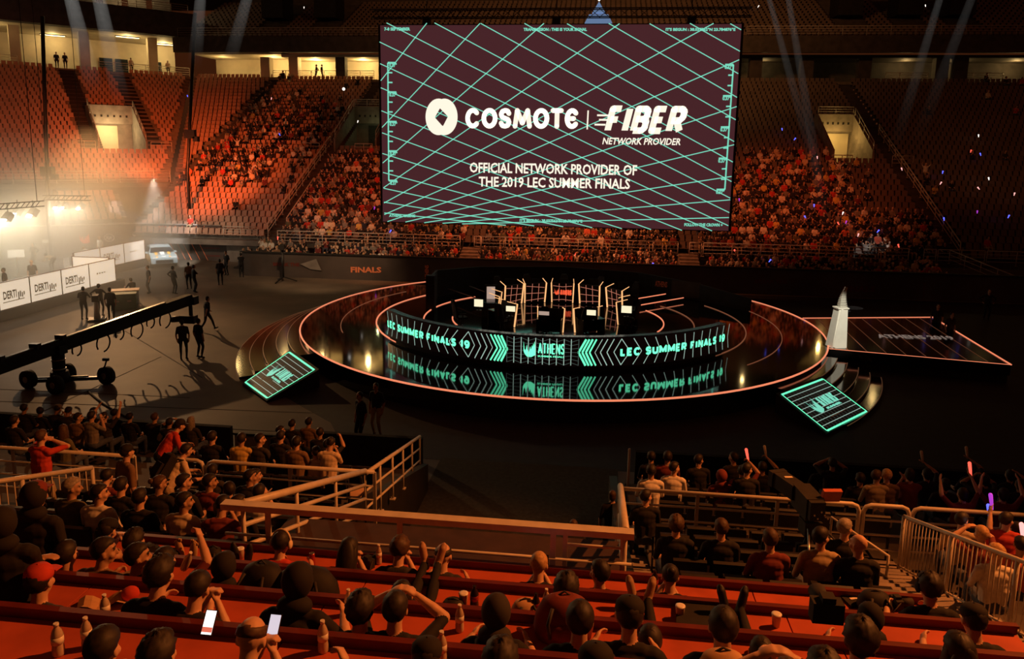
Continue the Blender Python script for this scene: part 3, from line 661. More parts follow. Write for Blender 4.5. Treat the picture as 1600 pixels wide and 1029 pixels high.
# round sponsor emblem: two overlapping discs around a diamond opening
mb = MB(); cx, cy = 690, 182.5
out = []; n = 72
for i in range(n):
    t = 2*pi*i/n; best = None
    for ox in (-4.5, 4.5):          # outline of the union of two ellipses
        a, b = 20.5, 28.5; dx, dy = cos(t), sin(t)
        A_ = dx*dx/a/a+dy*dy/b/b; B_ = -2*ox*dx/a/a; C2 = ox*ox/a/a-1; R_ = (-B_+sqrt(B_*B_-4*A_*C2))/(2*A_)
        best = R_ if best is None else max(best, R_)
    out.append((cx+best*cos(t), cy-best*sin(t)+(1 if cos(t) > 0 else -1)*0))
dia = [(700, 182), (687.5, 169), (679.5, 183.5), (692, 197.5)]
def dpt(t):
    dx, dy = cos(t), -sin(t); best = 1e9
    for (ax, ay), (bx, by) in zip(dia, dia[1:]+dia[:1]):
        ex, ey = bx-ax, by-ay; den = dx*ey-dy*ex
        if abs(den) > 1e-9:
            s = ((ax-cx)*ey-(ay-cy)*ex)/den; u = ((ax-cx)*dy-(ay-cy)*dx)/den
            if s > 0 and -1e-6 <= u <= 1+1e-6: best = min(best, s)
    return (cx+dx*best, cy+dy*best)
inn = [dpt(2*pi*i/n) for i in range(n)]
vs = [sc(*p, .016) for p in out]+[sc(*p, .016) for p in inn]
mb.add(vs, [(i, (i+1) % n, n+(i+1) % n, n+i) for i in range(n)]); mb.build('emblem', 'screen_white', big)
# rigging truss that carries the screen
tru = thing('lighting_truss', 'dark lattice truss above the hanging main screen', 'truss', (BX, SY+.4, Z1+.5))
mb = MB(); half = (X1-X0)/2+.6
for y in (-.25, .25):
    for z in (0, .5): mb.bar((-half, y, z), (half, y, z), .06)
k = int(half*2/.6)
for i in range(k):
    x = -half+i*half*2/k; x2 = x+half*2/k; mb.bar((x, -.25, 0), (x2, -.25, .5), .035).bar((x, .25, .5), (x2, .25, 0), .035)
mb.build('lattice', 'alu_dark', tru)
for s in (-.7, 0, .7):
    MB().tube([(s*half, 0, .5), (s*half, 0, 9)], .03, 6).build('hoist_chain', 'alu_dark', tru)
    MB().box((s*half, 0, -.22), (.5, .3, .4)).build('hoist_bracket', 'alu_dark', tru)

# ---------------------------------------------------------------- far bowl
SL = .5                                           # the terraces climb half a metre per metre
HOLES = []               # (x, y, half width, angle, depth from, depth to): tunnel mouths cut out of the terraces
def cuts(L, R, mid):
    """pieces of the row L-R that stay when the tunnel mouths are cut away"""
    keep = [(0., 1.)]; d = Vector(R)-Vector(L); n_ = d.xy.length
    for x, y, hw, ang, d0, d1 in HOLES:
        a = radians(ang); u = (cos(a), sin(a)); n = (-sin(a), cos(a))
        dep = lambda p: (p[0]-x)*n[0]+(p[1]-y)*n[1]
        f = ((x-L[0])*u[0]+(y-L[1])*u[1])/max(1e-6, d.x*u[0]+d.y*u[1]); c = Vector(L)+d*f
        if not (d0 < dep(c+Vector((mid[0], mid[1], 0))) < d1): continue
        k = hw/max(1e-6, abs(d.x*u[0]+d.y*u[1])); nk = []
        for p, q in keep:
            if f+k <= p or f-k >= q: nk.append((p, q)); continue
            if f-k > p: nk.append((p, f-k))
            if f+k < q: nk.append((f+k, q))
        keep = nk
    return keep
def rows_terrace(name, rows, mat):
    """rows: list of (left, right) points at rising heights; riser below each row line, tread back to the next"""
    mb = MB(); dz = rows[1][0][2]-rows[0][0][2]
    for (L, R), (L2, R2) in zip(rows, rows[1:]):
        L, R, L2, R2 = Vector(L), Vector(R), Vector(L2), Vector(R2); mid = (L2+R2-L-R)/4
        for p, q in cuts(L, R, mid):
            A_, B_ = L+(R-L)*p, L+(R-L)*q; C2, D2 = L2+(R2-L2)*q, L2+(R2-L2)*p; C2.z = D2.z = L.z; v = Vector((0, 0, dz))
            mb.add([A_-v, B_-v, B_, A_, D2, C2], [(0, 1, 2, 3), (3, 2, 5, 4)])
            for P_, E_, on in ((A_, D2, p > .001), (B_, C2, q < .999)):
                if on: mb.add([P_, E_, E_-v*4, P_-v*4], [(0, 1, 2, 3)])
    return struct(name, mb, mat)
def rows_of(p0, ang, w, n, tread):
    a = radians(ang); u = Vector((cos(a), sin(a), 0)); nn = Vector((-sin(a), cos(a), 0)); p = Vector(p0)
    return [(p+nn*tread*i+Vector((0, 0, SL*tread*i)), p+u*w+nn*tread*i+Vector((0, 0, SL*tread*i))) for i in range(n+1)]
def terrace(name, p0, ang, w, n, tread, mat='concrete'): return rows_terrace(name, rows_of(p0, ang, w, n, tread), mat)
TRD = .84
seat_spots = []          # (x, y, z, facing angle, tone)
def row_seats(rows, pitch=.52, tone=0, x0=.3, blk='', strips=()):
    for i, ((L, R), (L2, R2)) in enumerate(zip(rows, rows[1:])):
        L, R = Vector(L), Vector(R); d = R-L; w = d.length
        if w < .8: continue
        mid = (Vector(L2)+Vector(R2)-L-R)/4; ang = math.degrees(atan2(d.y, d.x)); keep = cuts(L, R, mid); m = int((w-2*x0)/pitch)
        nrm = Vector((-d.y, d.x, 0)).normalized()
        for k in range(m+1):
            u = x0+k*pitch; f = u/w
            if not any(p+.25/w < f < q-.25/w for p, q in keep): continue
            P = L+d*f+nrm*.52
            if any(h(P.x, P.y) for h in strips): continue
            seat_spots.append((P.x, P.y, L.z, ang, tone, i, m-k, blk))
# lower block behind the barrier
YB = 49.35
bw = MB().box((2.0, YB+.1, .85), (54.0, .2, 1.7)); struct('wall_barrier_back', bw, 'banner_dark')
struct('trim_barrier_top', MB().box((2.0, YB+.05, 1.73), (54.2, .36, .08)), 'matte_black')
rows_terrace('floor_terrace_lower', [(Vector((-26, 50.0+.76*i, .50+.13*i)), Vector((31, 50.0+.76*i, .50+.13*i))) for i in range(6)], 'concrete_dark')
CB = 43.; cb = radians(CB); uB = Vector((cos(cb), sin(cb), 0)); nB = Vector((-sin(cb), cos(cb), 0)); G0 = Vector((-38.3, 63.2, 5.85)); WB = 26.
def plane_pt(px, py): return hpl(px, py, G0, nB.x, nB.y, SL)
pcl, pcr = plane_pt(157, 236), plane_pt(229, 238); pc = (pcl+pcr)/2; cw = (pcr-pcl).dot(uB)/2
def tun(px0, px1, py, Y=70.0): a, b = hpl(px0, py, (0, 54.5, 1.85), 0, 1, SL), hpl(px1, py, (0, 54.5, 1.85), 0, 1, SL); return a, b
tL, tR = tun(524, 586, 233), tun(1303, 1362, 252)
HOLES += [((tL[0].x+tL[1].x)/2, tL[0].y, (tL[1].x-tL[0].x)/2, 0, -.2, 6.6), ((tR[0].x+tR[1].x)/2, tR[0].y, (tR[1].x-tR[0].x)/2, 0, -.2, 6.6), (pc.x, pc.y, cw, CB, -.2, 6.8)]
# main terraces: left block, centre block, right block; aisles between
Y1, ZM1 = 54.5, 1.85
NR = 36
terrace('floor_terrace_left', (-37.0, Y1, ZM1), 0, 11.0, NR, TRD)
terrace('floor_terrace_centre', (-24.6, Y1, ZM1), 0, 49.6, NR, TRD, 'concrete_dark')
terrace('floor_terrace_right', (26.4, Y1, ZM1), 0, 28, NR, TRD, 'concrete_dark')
def stair(name, x0, x1, y, z, n, mat='concrete'):
    mb = MB()
    for i in range(n):
        for h in (0, 1):
            yy = y+TRD*(i+h*.5); zz = z+SL*TRD*(i+h*.5)
            mb.add([(x0, yy, zz-.21), (x1, yy, zz-.21), (x1, yy, zz), (x0, yy, zz), (x0, yy+TRD/2, zz), (x1, yy+TRD/2, zz)], [(0, 1, 2, 3), (3, 2, 5, 4)])
    return struct(name, mb, mat)
stair('floor_stair_left', -26.0, -24.6, Y1, ZM1-.2, NR, 'concrete_dark'); stair('floor_stair_right', 25.0, 26.4, Y1, ZM1-.2, NR, 'concrete_dark'); stair('floor_stair_corner', -38.2, -37.0, Y1+1, ZM1+.3, NR-1, 'concrete_dark')
for i, px in enumerate((733, 1078)):
    x = hy(px, 395, 53).x; mb = MB()
    for k in range(9): mb.box((x, 49.7+k*.55, .25+k*.085), (1.35, .56, .5+k*.17))
    struct('floor_steps_gangway_%d' % (i+1), mb, 'tread')
# corner: a wedge beside the left block, then a block turned towards the camera
NB = 27; rowsA = []; rowsB = []
for i in range(NB+1):
    g = i*SL*TRD; dd = g/SL/cos(radians(CB-24)); Q = G0+Vector((-sin(radians(24)), cos(radians(24)), 0))*dd; Q.z = G0.z+g
    rowsA.append((Q.copy(), Vector((-38.2, 62.5+TRD*i+.1, Q.z)))); rowsB.append((Q-uB*(WB+dd*.45), Q-uB*.45))
rows_terrace('floor_terrace_wedge', rowsA, 'concrete'); rows_terrace('floor_terrace_corner', rowsB, 'concrete')
zG = rowsB[-1][0].z
# low seating in front of the corner block and the wall beside it
rowsL = rows_of(Vector((-38.3, 56.6, 2.75))-uB*4.6, CB, 4.6, 8, TRD); rows_terrace('floor_terrace_corner_low', rowsL, 'concrete')
lowall = MB(); lowall.ext([G0*1-uB*26-Vector((0, 0, G0.z)), G0-Vector((0, 0, G0.z)), G0+nB*.3-Vector((0, 0, G0.z)), G0-uB*26+nB*.3-Vector((0, 0, G0.z))], (0, 0, G0.z))
struct('wall_corner_low', lowall, 'concrete_dark')
struct('wall_corner_cheek', MB().ext([rowsL[0][0]-Vector((0, 0, 2.75)), rowsL[-1][0]*1-Vector((0, 0, rowsL[-1][0].z)), rowsL[-1][0]+Vector((0, 0, .1)), rowsL[0][0]+Vector((0, 0, .4))], uB*-.25), 'concrete')
strips = []
def strip(px, py, name):       # dark aisle running up the corner block
    p = plane_pt(px, py); mb = MB(); n = int((zG-p.z)/(SL*TRD)); w = .75
    for i in range(n*2):
        o = p+nB*(i*TRD/2)+Vector((0, 0, i*SL*TRD/2+.04)); R = Matrix.Rotation(cb, 3, 'Z'); mb.box(o+nB*TRD/4-Vector((0, 0, .1)), (1.5, TRD/2, .2), 0, R)
    struct(name, mb, 'matte_black'); strips.append(lambda x, y: abs((x-p.x)*uB.x+(y-p.y)*uB.y) < .95 and (x-p.x)*nB.x+(y-p.y)*nB.y > -.3)
strip(148, 232, 'floor_stair_corner_left'); strip(243, 232, 'floor_stair_corner_right')
# front wall of the left block with banner
vA, vB = (-30.0, 55.9), (-37.2, 55.6); vC = (-46, 50.5); vD = (-52, 43)
wl = MB()
for (xa, ya), (xb, yb), hh in ((vA, vB, 2.8), (vB, vC, 2.75), (vC, vD, 2.75)):
    wl.ext([(xa, ya, 0), (xb, yb, 0), (xb-.05, yb+.3, 0), (xa, ya+.3, 0)], (0, 0, hh))
struct('wall_arena_front_left', wl, 'banner_lit')
struct('trim_wall_left_top', MB().tube([(vA[0], vA[1]+.1, 2.82), (vB[0], vB[1]+.1, 2.82), (vC[0], vC[1]+.1, 2.78), (vD[0], vD[1]+.1, 2.78)], .05, 6), 'rail_grey')
ban = thing('chevron_banner', 'dark banner with pink chevrons on the wall behind the striped car', 'banner', (vA[0], vA[1], 0))
def wv(px, py, d=.06): p = hy(px, py, 55.7); return Vector((p.x-vA[0], p.y-vA[1]-d, p.z))
MB().add([wv(355, 412), wv(355, 355), wv(238, 352), wv(238, 405)], [(0, 1, 2, 3)]).build('cloth', 'banner_dark', ban)
mb = MB()
for x, w in ((250, .22), (255, .2), (260, .12), (267, .10), (275, .10), (286, .06), (295, .06), (308, .05), (320, .05)):
    a, b, c_ = wv(x, 352.5, .08), wv(x-9, 378, .08), wv(x+6, 407, .08)
    for p, q in ((a, b), (b, c_)): n_ = Vector((1, 0, 0))*w/2; mb.add([p-n_, p+n_, q+n_, q-n_], [(0, 1, 2, 3)])
mb.build('chevrons', 'banner_text', ban)
mb = MB()
for y, x0_, x1_ in ((357, 313, 342), (367, 293, 344), (377, 318, 345), (388, 318, 344), (400, 322, 345)): a, b = wv(x0_, y, .08), wv(x1_, y+.4, .08); mb.add([a, b, b+Vector((0, 0, .09)), a+Vector((0, 0, .09))], [(0, 1, 2, 3)])
mb.build('small_lettering', 'desk_edge', ban)
# sponsor emblem and crown on the wall behind the analyst desk
em = thing('wall_emblem', 'white oval emblem lettered KIA on the dark wall behind the analyst desk', 'sign', (0, 0, 0))
def wv2(px, py, d=.06):
    n = Vector((vC[1]-vB[1], vB[0]-vC[0], 0)).normalized(); n = -n if n.y > 0 else n
    dr = ray(px, py); o = Vector((vB[0], vB[1], 0)); t = ((o-CP).dot(n))/dr.dot(n); return CP+dr*t+n*d
c0 = wv2(171, 371); em.location = (c0.x, c0.y, 0)
mb = MB(); lo = Vector((c0.x, c0.y, 0)); ex = (wv2(179, 371)-c0); ez = Vector((0, 0, 1))*(wv2(171, 365)-c0).z
ring = []
for i in range(32):
    t0, t1 = 2*pi*i/32, 2*pi*(i+1)/32
    mb.add([c0-lo+ex*(cos(t)*k)+ez*(sin(t)*k) for t, k in ((t0, 1), (t1, 1), (t1, .86), (t0, .86))], [(0, 1, 2, 3)])
mb.text('KIA', lambda u, v: c0-lo+ex*(u-.55)+ez*(v-.4), bold=.02, w=1.1, h=.8)
mb.build('lettering', 'banner_white', em)
for px, py, mt, lb, w in ((133, 372, 'red_text', 'glowing red crown emblem on the dark wall left of the oval sign', 16), (212, 366, 'banner_white', 'white crown emblem on the dark wall above the striped car', 9)):
    c0 = wv2(px, py); s = thing('crown_sign', lb, 'sign', (c0.x, c0.y, 0)); ex = (wv2(px+w/2, py)-c0); ez = Vector((0, 0, abs(ex.length)))
    crown(lambda u, v: Vector((0, 0, c0.z))+ex*(2*u-1)+ez*(2*v-.9)).build('emblem', mt, s)
    if w < 10:
        mb = MB(); mb.text('ATHENS', lambda u, v: Vector((0, 0, c0.z))+ex*(2*u-1)+ez*(v-2.0), bold=.02, w=1.0, h=.6); mb.build('lettering', 'red_text', s)
# lettering on the far barrier
def bt(txt, l, r, h, mat, label, shear=0.):
    a, b = hy(*l, YB-.02), hy(*r, YB-.02); s = thing('barrier_lettering', label, 'sign', (a.x, YB, 0)); dv = Vector((b.x-a.x, 0, b.z-a.z)); hh = hy(l[0], l[1]-h, YB).z-a.z
    mb = MB(); mb.text(txt, lambda u, v: Vector((0, -.03, a.z))+dv*u+Vector((0, 0, v)), bold=.04, w=1.0, h=hh, shear=shear); mb.build('lettering', mat, s); return s
bt('FINALS', (548, 425.5), (596, 426), 9, 'banner_text', 'orange FINALS lettering on the far barrier left of the stage')
bt('BREAK THE', (427, 415), (468, 416), 5.5, 'desk_edge', 'dull orange BREAK THE lettering on the far barrier at the left end')
bt('FINALS', (1316, 455), (1367, 456), 9, 'desk_edge', 'dim FINALS lettering on the far barrier behind the trophy')  # lettering at this dim end gets darker ink in place of shade
bt('BREAK THE', (1180, 442), (1230, 443), 5.5, 'desk_edge', 'dim BREAK THE lettering on the far barrier right of the stage')
for px, lb in ((667, 'tall orange lettering strip on the far barrier left of the stage wall'), (1444, 'tall dim orange lettering strip on the far barrier at the right end')):
    a = hy(px-3, 437 if px < 800 else 463, YB); b = hy(px+3, 437, YB); h = hy(px, 414 if px < 800 else 441, YB).z-a.z
    s = thing('barrier_lettering', lb, 'sign', (a.x, YB, 0)); mb = MB(); mb.text('ATHENS', lambda u, v: Vector((b.x-a.x-v, -.03, a.z+u)), bold=.03, w=h, h=b.x-a.x); mb.build('lettering', 'banner_text' if px < 800 else 'desk_edge', s)
tri = thing('leaning_banner', 'pale triangular cloth panel leaning on the far barrier left of the FINALS lettering', 'panel', (hy(490, 412, YB).x, YB-.06, 0))
o = tri.location; MB().ext([Vector((hy(*p, YB).x-o.x, -.03, hy(*p, YB).z)) for p in ((470, 412), (495, 404), (503, 422), (486, 420))], (0, -.03, 0)).build('cloth', 'concrete', tri)
# rails of the far bowl
def far_rail(label, x0, x1, y, z, h=1.0, mat='rail_paint', gap=1.9, nm=3): return railing('bowl_railing', label, [(x0, y, z), (x1, y, z)], h, nm, gap, mat, .035, .03)
YR = 54.1
def rx(px, py=375): return hy(px, py, YR).x
far_rail('long white rail below the crowd left of the first gangway', rx(434), rx(719), YR, 1.75)
far_rail('white rail below the crowd between the two gangways under the screen', rx(752), rx(1060), YR, 1.75)
far_rail('short white gate rail beside the first gangway under the screen', rx(741), rx(751), YR, 1.75, gap=.6)
far_rail('short white gate rail beside the second gangway', rx(1078), rx(1097), YR, 1.75, gap=.9)
far_rail('white rail below the crowd right of the second gangway', rx(1100), rx(1422), YR, 1.75)
far_rail('short dim rail at the foot of the right stair', rx(1446), rx(1465), YR, 1.75, mat='rail_grey', gap=.8)
far_rail('dim rail in front of the empty right block', rx(1468), rx(1542), YR, 1.75, mat='rail_grey')
far_rail('dim rail at the far right end of the bowl', rx(1545), rx(1640), YR, 1.75, mat='rail_grey')
far_rail('cream rail above the grey doorway left of the far barrier', -29.4, -26.6, 55.2, 2.0, .85, 'rail_paint', 1.3)
struct('door_1', MB().box((-28.0, 55.5, 1.0), (2.6, .3, 2.0)), 'concrete')
railing('stair_railing', 'sloped orange-lit rail beside the stair left of the crowd', [(-25.7, 55.2, 2.2), (-25.7, 71, 10.1)], .95, 2, 1.6, 'rail_paint', .045, .035)
railing('stair_railing', 'sloped rail on the inner side of the left stair', [(-24.5, 56.0, 2.6), (-24.5, 62, 5.6)], .95, 2, 1.6, 'rail_paint', .04, .03)
railing('stair_railing', 'sloped rail beside the stair between crowd and empty right block', [(25.7, 55.2, 2.2), (25.7, 73, 11.1)], .95, 2, 1.6, 'rail_paint', .045, .035)
railing('stair_railing', 'short sloped rail running down to the barrier at the right', [(24.5, 54, 1.8), (26.8, 50, .7)], .95, 2, 1.2, 'rail_grey', .04, .03)
railing('bowl_railing', 'cream rail along the front of the corner block of orange seats', [G0-uB*5.6-nB*.1, G0-uB*.2-nB*.1], 1.0, 3, 1.5, 'rail_paint', .035, .03)
railing('bowl_railing', 'cream rail along the front of the hazy block at the left edge', [G0-uB*15-nB*.1, G0-uB*6-nB*.1], 1.0, 3, 1.5, 'rail_paint', .035, .03)
railing('bowl_railing', 'short dim rail above the empty low seats of the corner', [rowsL[-1][0]+uB*.1, rowsL[-1][1]-uB*.1], .8, 1, 1.6, 'rail_grey', .03, .03)

# tunnel mouths in the terraces
def tunnel(name, a, b, u, n, ang, hgt, wall, door, door_no, dw, du, D=6.6):
    """concrete cheeks beside the cut, lintel over its inner end, door at the back"""
    R = Matrix.Rotation(radians(ang), 3, 'Z'); mb = MB(); w = (b-a).dot(u); zb = a.z-.25; c = (a+b)/2; c.z = zb
    for s, e in ((-1, a), (1, b)):
        e = Vector((e.x, e.y, zb)); v = Vector((0, 0, 1))
        mb.ext([e-v*.6, e+n*D-v*.6, e+n*D+v*(SL*D+1.2), e+n*D*.86+v*(SL*D+1.2), e+v*1.25], u*(.16*s))
    mb.box(c+n*(D-.4)+Vector((0, 0, hgt+(SL*D+1.3-hgt)/2)), (w, .8, SL*D+1.3-hgt), 0, R).box(c+n*D/2-Vector((0, 0, .1)), (w, D, .2), 0, R)
    struct('wall_tunnel_'+name, mb, wall)
    hl = MB()
    for k in range(6): hl.box(c+n*(D-.82)+u*(w*(-.36+.145*k))+Vector((0, 0, hgt+.75)), (.16, .04, .2), 0, R)
    struct('trim_tunnel_holes_'+name, hl, 'matte_black')
    struct('wall_tunnel_end_'+name, MB().box(c+n*(D+.1)+Vector((0, 0, hgt/2)), (w, .2, hgt+.6), 0, R), wall)
    struct('door_%d' % door_no, MB().box(c+n*(D-.04)+u*du+Vector((0, 0, hgt*.47)), (dw, .1, hgt*.94), 0, R), door)
    return c, w, D
uX, nX = Vector((1, 0, 0)), Vector((0, 1, 0))
c, w, D = tunnel('left', tL[0], tL[1], uX, nX, 0, 2.9, 'concrete', 'carpet_dark', 2, 2.0, .3); zt_ = c.z+SL*D+1.2
lamp('tunnel_light_left', 'POINT', c+nX*4.4+Vector((.6, 0, 2.6)), None, 16, (.9, 1, .45), .1)
railing('tunnel_railing', 'grey rail on top of the tunnel mouth left of the screen', [c-uX*w/2+nX*D*.9+Vector((0, 0, SL*D+1.1)), c+uX*w/2+nX*D*.9+Vector((0, 0, SL*D+1.1))], .9, 3, 1.4, 'rail_paint', .035, .03)
railing('tunnel_railing', 'sloped rail on the left cheek of the tunnel mouth beside the screen', [c-uX*(w/2+.08)+Vector((0, .1, 1.2)), c-uX*(w/2+.08)+nX*D*.86+Vector((0, 0, SL*D+1.1))], .8, 1, 1.6, 'rail_paint', .035, .03)
railing('tunnel_railing', 'sloped rail on the right cheek of the tunnel mouth beside the screen', [c+uX*(w/2+.08)+Vector((0, .1, 1.2)), c+uX*(w/2+.08)+nX*D*.86+Vector((0, 0, SL*D+1.1))], .8, 1, 1.6, 'rail_paint', .035, .03)
c, w, D = tunnel('right', tR[0], tR[1], uX, nX, 0, 3.0, 'concrete', 'cream_wall', 3, 1.9, .55)
lamp('tunnel_light_right', 'POINT', c+nX*4.3+Vector((-.3, 0, 2.4)), None, 230, (1, .60, .16), .15)
railing('tunnel_railing', 'dim rail on top of the lit tunnel mouth right of the screen', [c-uX*w/2+nX*D*.9+Vector((0, 0, SL*D+1.1)), c+uX*w/2+nX*D*.9+Vector((0, 0, SL*D+1.1))], .9, 3, 1.4, 'rail_grey', .035, .03)
railing('tunnel_railing', 'sloped dim rail on the right cheek of the lit tunnel mouth', [c+uX*(w/2+.08)+Vector((0, .1, 1.2)), c+uX*(w/2+.08)+nX*D*.86+Vector((0, 0, SL*D+1.1))], .8, 1, 1.6, 'rail_grey', .035, .03)
c, w, D = tunnel('corner', pcl, pcr, uB, nB, CB, 2.9, 'concrete', 'cream_wall', 4, 2.2, -.5, 6.8)
lamp('tunnel_light_corner', 'POINT', c+nB*4.6-uB*.3+Vector((0, 0, 2.4)), None, 420, (1, .72, .32), .15)
for k, s_ in enumerate((-1, 1)):
    e = c+uB*(s_*(w/2+.08)); railing('tunnel_railing', 'sloped rail on the %s cheek of the corner tunnel' % ('left', 'right')[k], [e+nB*.1+Vector((0, 0, 1.2)), e+nB*D*.86+Vector((0, 0, SL*D+1.1))], .7, 1, 1.5, 'rail_paint', .03, .025)
    e = c+uB*(s_*(w/2+1.3))-nB*.25+Vector((0, 0, .25)); railing('tunnel_railing', 'low white rail on the %s side of the corner tunnel' % ('left', 'right')[k], [e-uB*.9, e+uB*.9], .9, 2, .9, 'rail_paint', .03, .025)
for lb, x, m_ in (('low white rail left of the tunnel mouth beside the screen', tL[0].x-2.2, 'rail_paint'), ('low white rail right of the tunnel mouth beside the screen', tL[1].x-.9, 'rail_paint'), ('low dim rail left of the lit tunnel mouth', tR[0].x+.4, 'rail_grey'), ('low dim rail right of the lit tunnel mouth', tR[1].x+2.2, 'rail_grey')):
    railing('tunnel_railing', lb, [(x-.8, (tL if 'screen' in lb else tR)[0].y-.7, (tL if 'screen' in lb else tR)[0].z-.35), (x+.9, (tL if 'screen' in lb else tR)[0].y-.7, (tL if 'screen' in lb else tR)[0].z-.35)], .9, 2, .85, m_, .035, .03)
# ---------------------------------------------------------------- concourse and upper tier
ZC = ZM1+SL*TRD*NR; YC = Y1+TRD*NR      # concourse floor
def concourse(name, p, ang, w, opening, deep, colname):
    a = radians(ang); u = Vector((cos(a), sin(a), 0)); n = Vector((-sin(a), cos(a), 0)); p = Vector(p); R = Matrix.Rotation(a, 3, 'Z')
    struct('floor_concourse_'+name, MB().box(p+u*w/2+n*deep/2+Vector((0, 0, -.15)), (w, deep, .3), 0, R), 'concrete')
    struct('ceiling_concourse_'+name, MB().box(p+u*w/2+n*deep/2+Vector((0, 0, opening+.15)), (w, deep, .3), 0, R), colname)
    struct('wall_concourse_'+name, MB().box(p+u*w/2+n*(deep+.15)+Vector((0, 0, opening/2)), (w, .3, opening), 0, R), colname)
    return p, u, n, R
pL, uL, nL, RL = concourse('back', (-37, YC, ZC), 0, 38, 2.5, 4.5, 'cream_wall'); wq = rowsA[-1][0]; concourse('wedge', (wq.x, wq.y, zG), math.degrees(atan2(YC-wq.y, -37-wq.x)), hypot(YC-wq.y, -37-wq.x), 2.6, 5, 'cream_wall'); concourse('back_dark', (1, YC, ZC), 0, 60, 2.5, 4.5, 'concrete_dark')  # right half has darker walls: its shade is put into the colour
for px in (416, 460, 533): 
    x = hy(px, 110, YC+.4).x; struct('trim_pillar_%d' % px, MB().box((x, YC+.6, ZC+1.25), (1.1, 1.0, 2.5)), 'cream_wall' if px in (416, 460) else 'concrete_dark')
for px in (640, 1180, 1260, 1350, 1470, 1500): x = hy(px, 110, YC+.4).x; struct('trim_pillar_%d' % px, MB().box((x, YC+.6, ZC+1.25), (1.3, 1.0, 2.5)), 'concrete_dark')
for i, (px, pw) in enumerate(((425, 300), (490, 420), (565, 300), (345, 120), (1195, 50), (1418, 90), (1500, 60), (1592, 130))):
    x = hy(px, 105, YC+2).x; lamp('concourse_light', 'POINT', (x, YC+2.6, ZC+2.0), None, pw, (1, .66, .24), .2)
for i, (a_, b_) in enumerate(((425, 525), (540, 583), (1386, 1452), (1500, 1570))):
    xa, xb = hy(a_, 115, YC).x, hy(b_, 115, YC).x; railing('concourse_railing', 'yellow-lit rail on the concourse, %s' % ('left of the hanging screen beside two figures', 'next to the hanging screen', 'above the dark right block', 'at the far right edge')[i], [(xa, YC+.3, ZC), (xb, YC+.3, ZC)], 1.0, 3, 1.5, 'rail_paint', .03, .03)
# taller lit gallery behind the corner blocks
a4 = cb; gal_p = rowsB[-1][1]-uB*30; gal_p.z = zG; pG2, uG, nG, RG = concourse('corner', gal_p, CB, 30.4, 4.3, 9, 'cream_wall')
gx0 = lambda t: gal_p+uG*t
for i, t in enumerate((6.5, 13.0, 19.5, 26.5)): struct('trim_column_%d' % (i+1), MB().box(gx0(t)+nG*2.5+Vector((0, 0, 2.15)), (1.0, 1.0, 4.3), 0, RG), 'cream_wall')
for i, (t, d) in enumerate(((10.5, 2), (24, 2.5), (28.5, 6), (17, 7))):
    q = gx0(t)+nG*d+Vector((0, 0, 4.2)); s = thing('ceiling_tube_light', 'bright tube light under the gallery ceiling, %s' % ('leftmost of the row', 'third from the left', 'rightmost of the row', 'second from the left, deeper inside')[i], 'ceiling light', q, a4)
    MB().box((0, 0, .03), (2.6, .35, .06)).build('housing', 'alu_dark', s); MB().box((0, 0, -.03), (2.4, .2, .06)).build('tube', 'tube_light', s)
    lamp('gallery_light', 'POINT', q-Vector((0, 0, .45)), None, (190, 230, 300, 150)[i], (1, .70, .28), .3)
railing('gallery_railing', 'cream rail along the lit gallery, left of the corner aisle', [gx0(2)+nG*.2, gx0(13)+nG*.2], 1.0, 3, 1.6, 'rail_paint', .035, .03)
railing('gallery_railing', 'cream rail along the lit gallery, right of the corner aisle', [gx0(20.5)+nG*.2, gx0(30)+nG*.2], 1.0, 3, 1.6, 'rail_paint', .035, .03)
door = MB()
for t in (22.5, 24.2, 28): door.box(gx0(t)+nG*8.8+Vector((0, 0, 1.2)), (1.4, .1, 2.2), 0, RG)
struct('window_1', door, 'glass_dark')
# upper balcony: fascia, floor with rails, dark seats
fz0 = zG+4.3
fa = MB().box(gal_p+uG*14-nG*.6+Vector((0, 0, 5.65)), (33, 1.4, 2.7), 0, RG); struct('wall_gallery_fascia', fa, 'concrete_dark')
railing('balcony_railing', 'pale rail on the upper balcony at the top left', [gx0(12)-nG*.6+Vector((0, 0, 7.0)), gx0(30)-nG*.6+Vector((0, 0, 7.0))], 1.0, 3, 1.8, 'rail_paint', .035, .03)
bl = MB()
for k in range(6): bl.box(gx0(15+k*2.6)+nG*3.5+Vector((0, 0, 10.2)), (1.9, .4, 6.4), 0, RG)
struct('wall_balcony_panels', bl, 'concrete'); struct('floor_balcony', MB().box(gx0(14)+nG*2.5+Vector((0, 0, 6.9)), (34, 6, .2), 0, RG), 'concrete')
lamp('balcony_light', 'POINT', gx0(24)+nG*1.2+Vector((0, 0, 10.2)), None, 330, (1, .72, .34), .4)
YU = YC-2.2; ZU = ZC+2.75
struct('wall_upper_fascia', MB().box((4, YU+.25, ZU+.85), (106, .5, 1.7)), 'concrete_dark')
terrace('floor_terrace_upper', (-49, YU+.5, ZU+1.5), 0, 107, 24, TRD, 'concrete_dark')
far_rail('dim rail along the upper tier left of the screen', -48.5, -19, YU+.3, ZU+1.7, 1.0, 'rail_grey', 2.4); far_rail('dim rail along the upper tier right of the screen', 15, 56, YU+.3, ZU+1.7, 1.0, 'rail_grey', 2.4)
for i, px in enumerate((445, 524, 1312, 1402, 1480)):  # black boxes in place of shaded stair mouths in the upper tier
    x = hy(px, 30, YU+8).x; struct('wall_upper_tunnel_%d' % (i+1), MB().box((x, YU+6, ZU+6), (2.6, 3.2, 3.0)), 'matte_black')
struct('wall_back_top', MB().box((0, YU+24, ZU+22), (130, .4, 26)), 'matte_black')
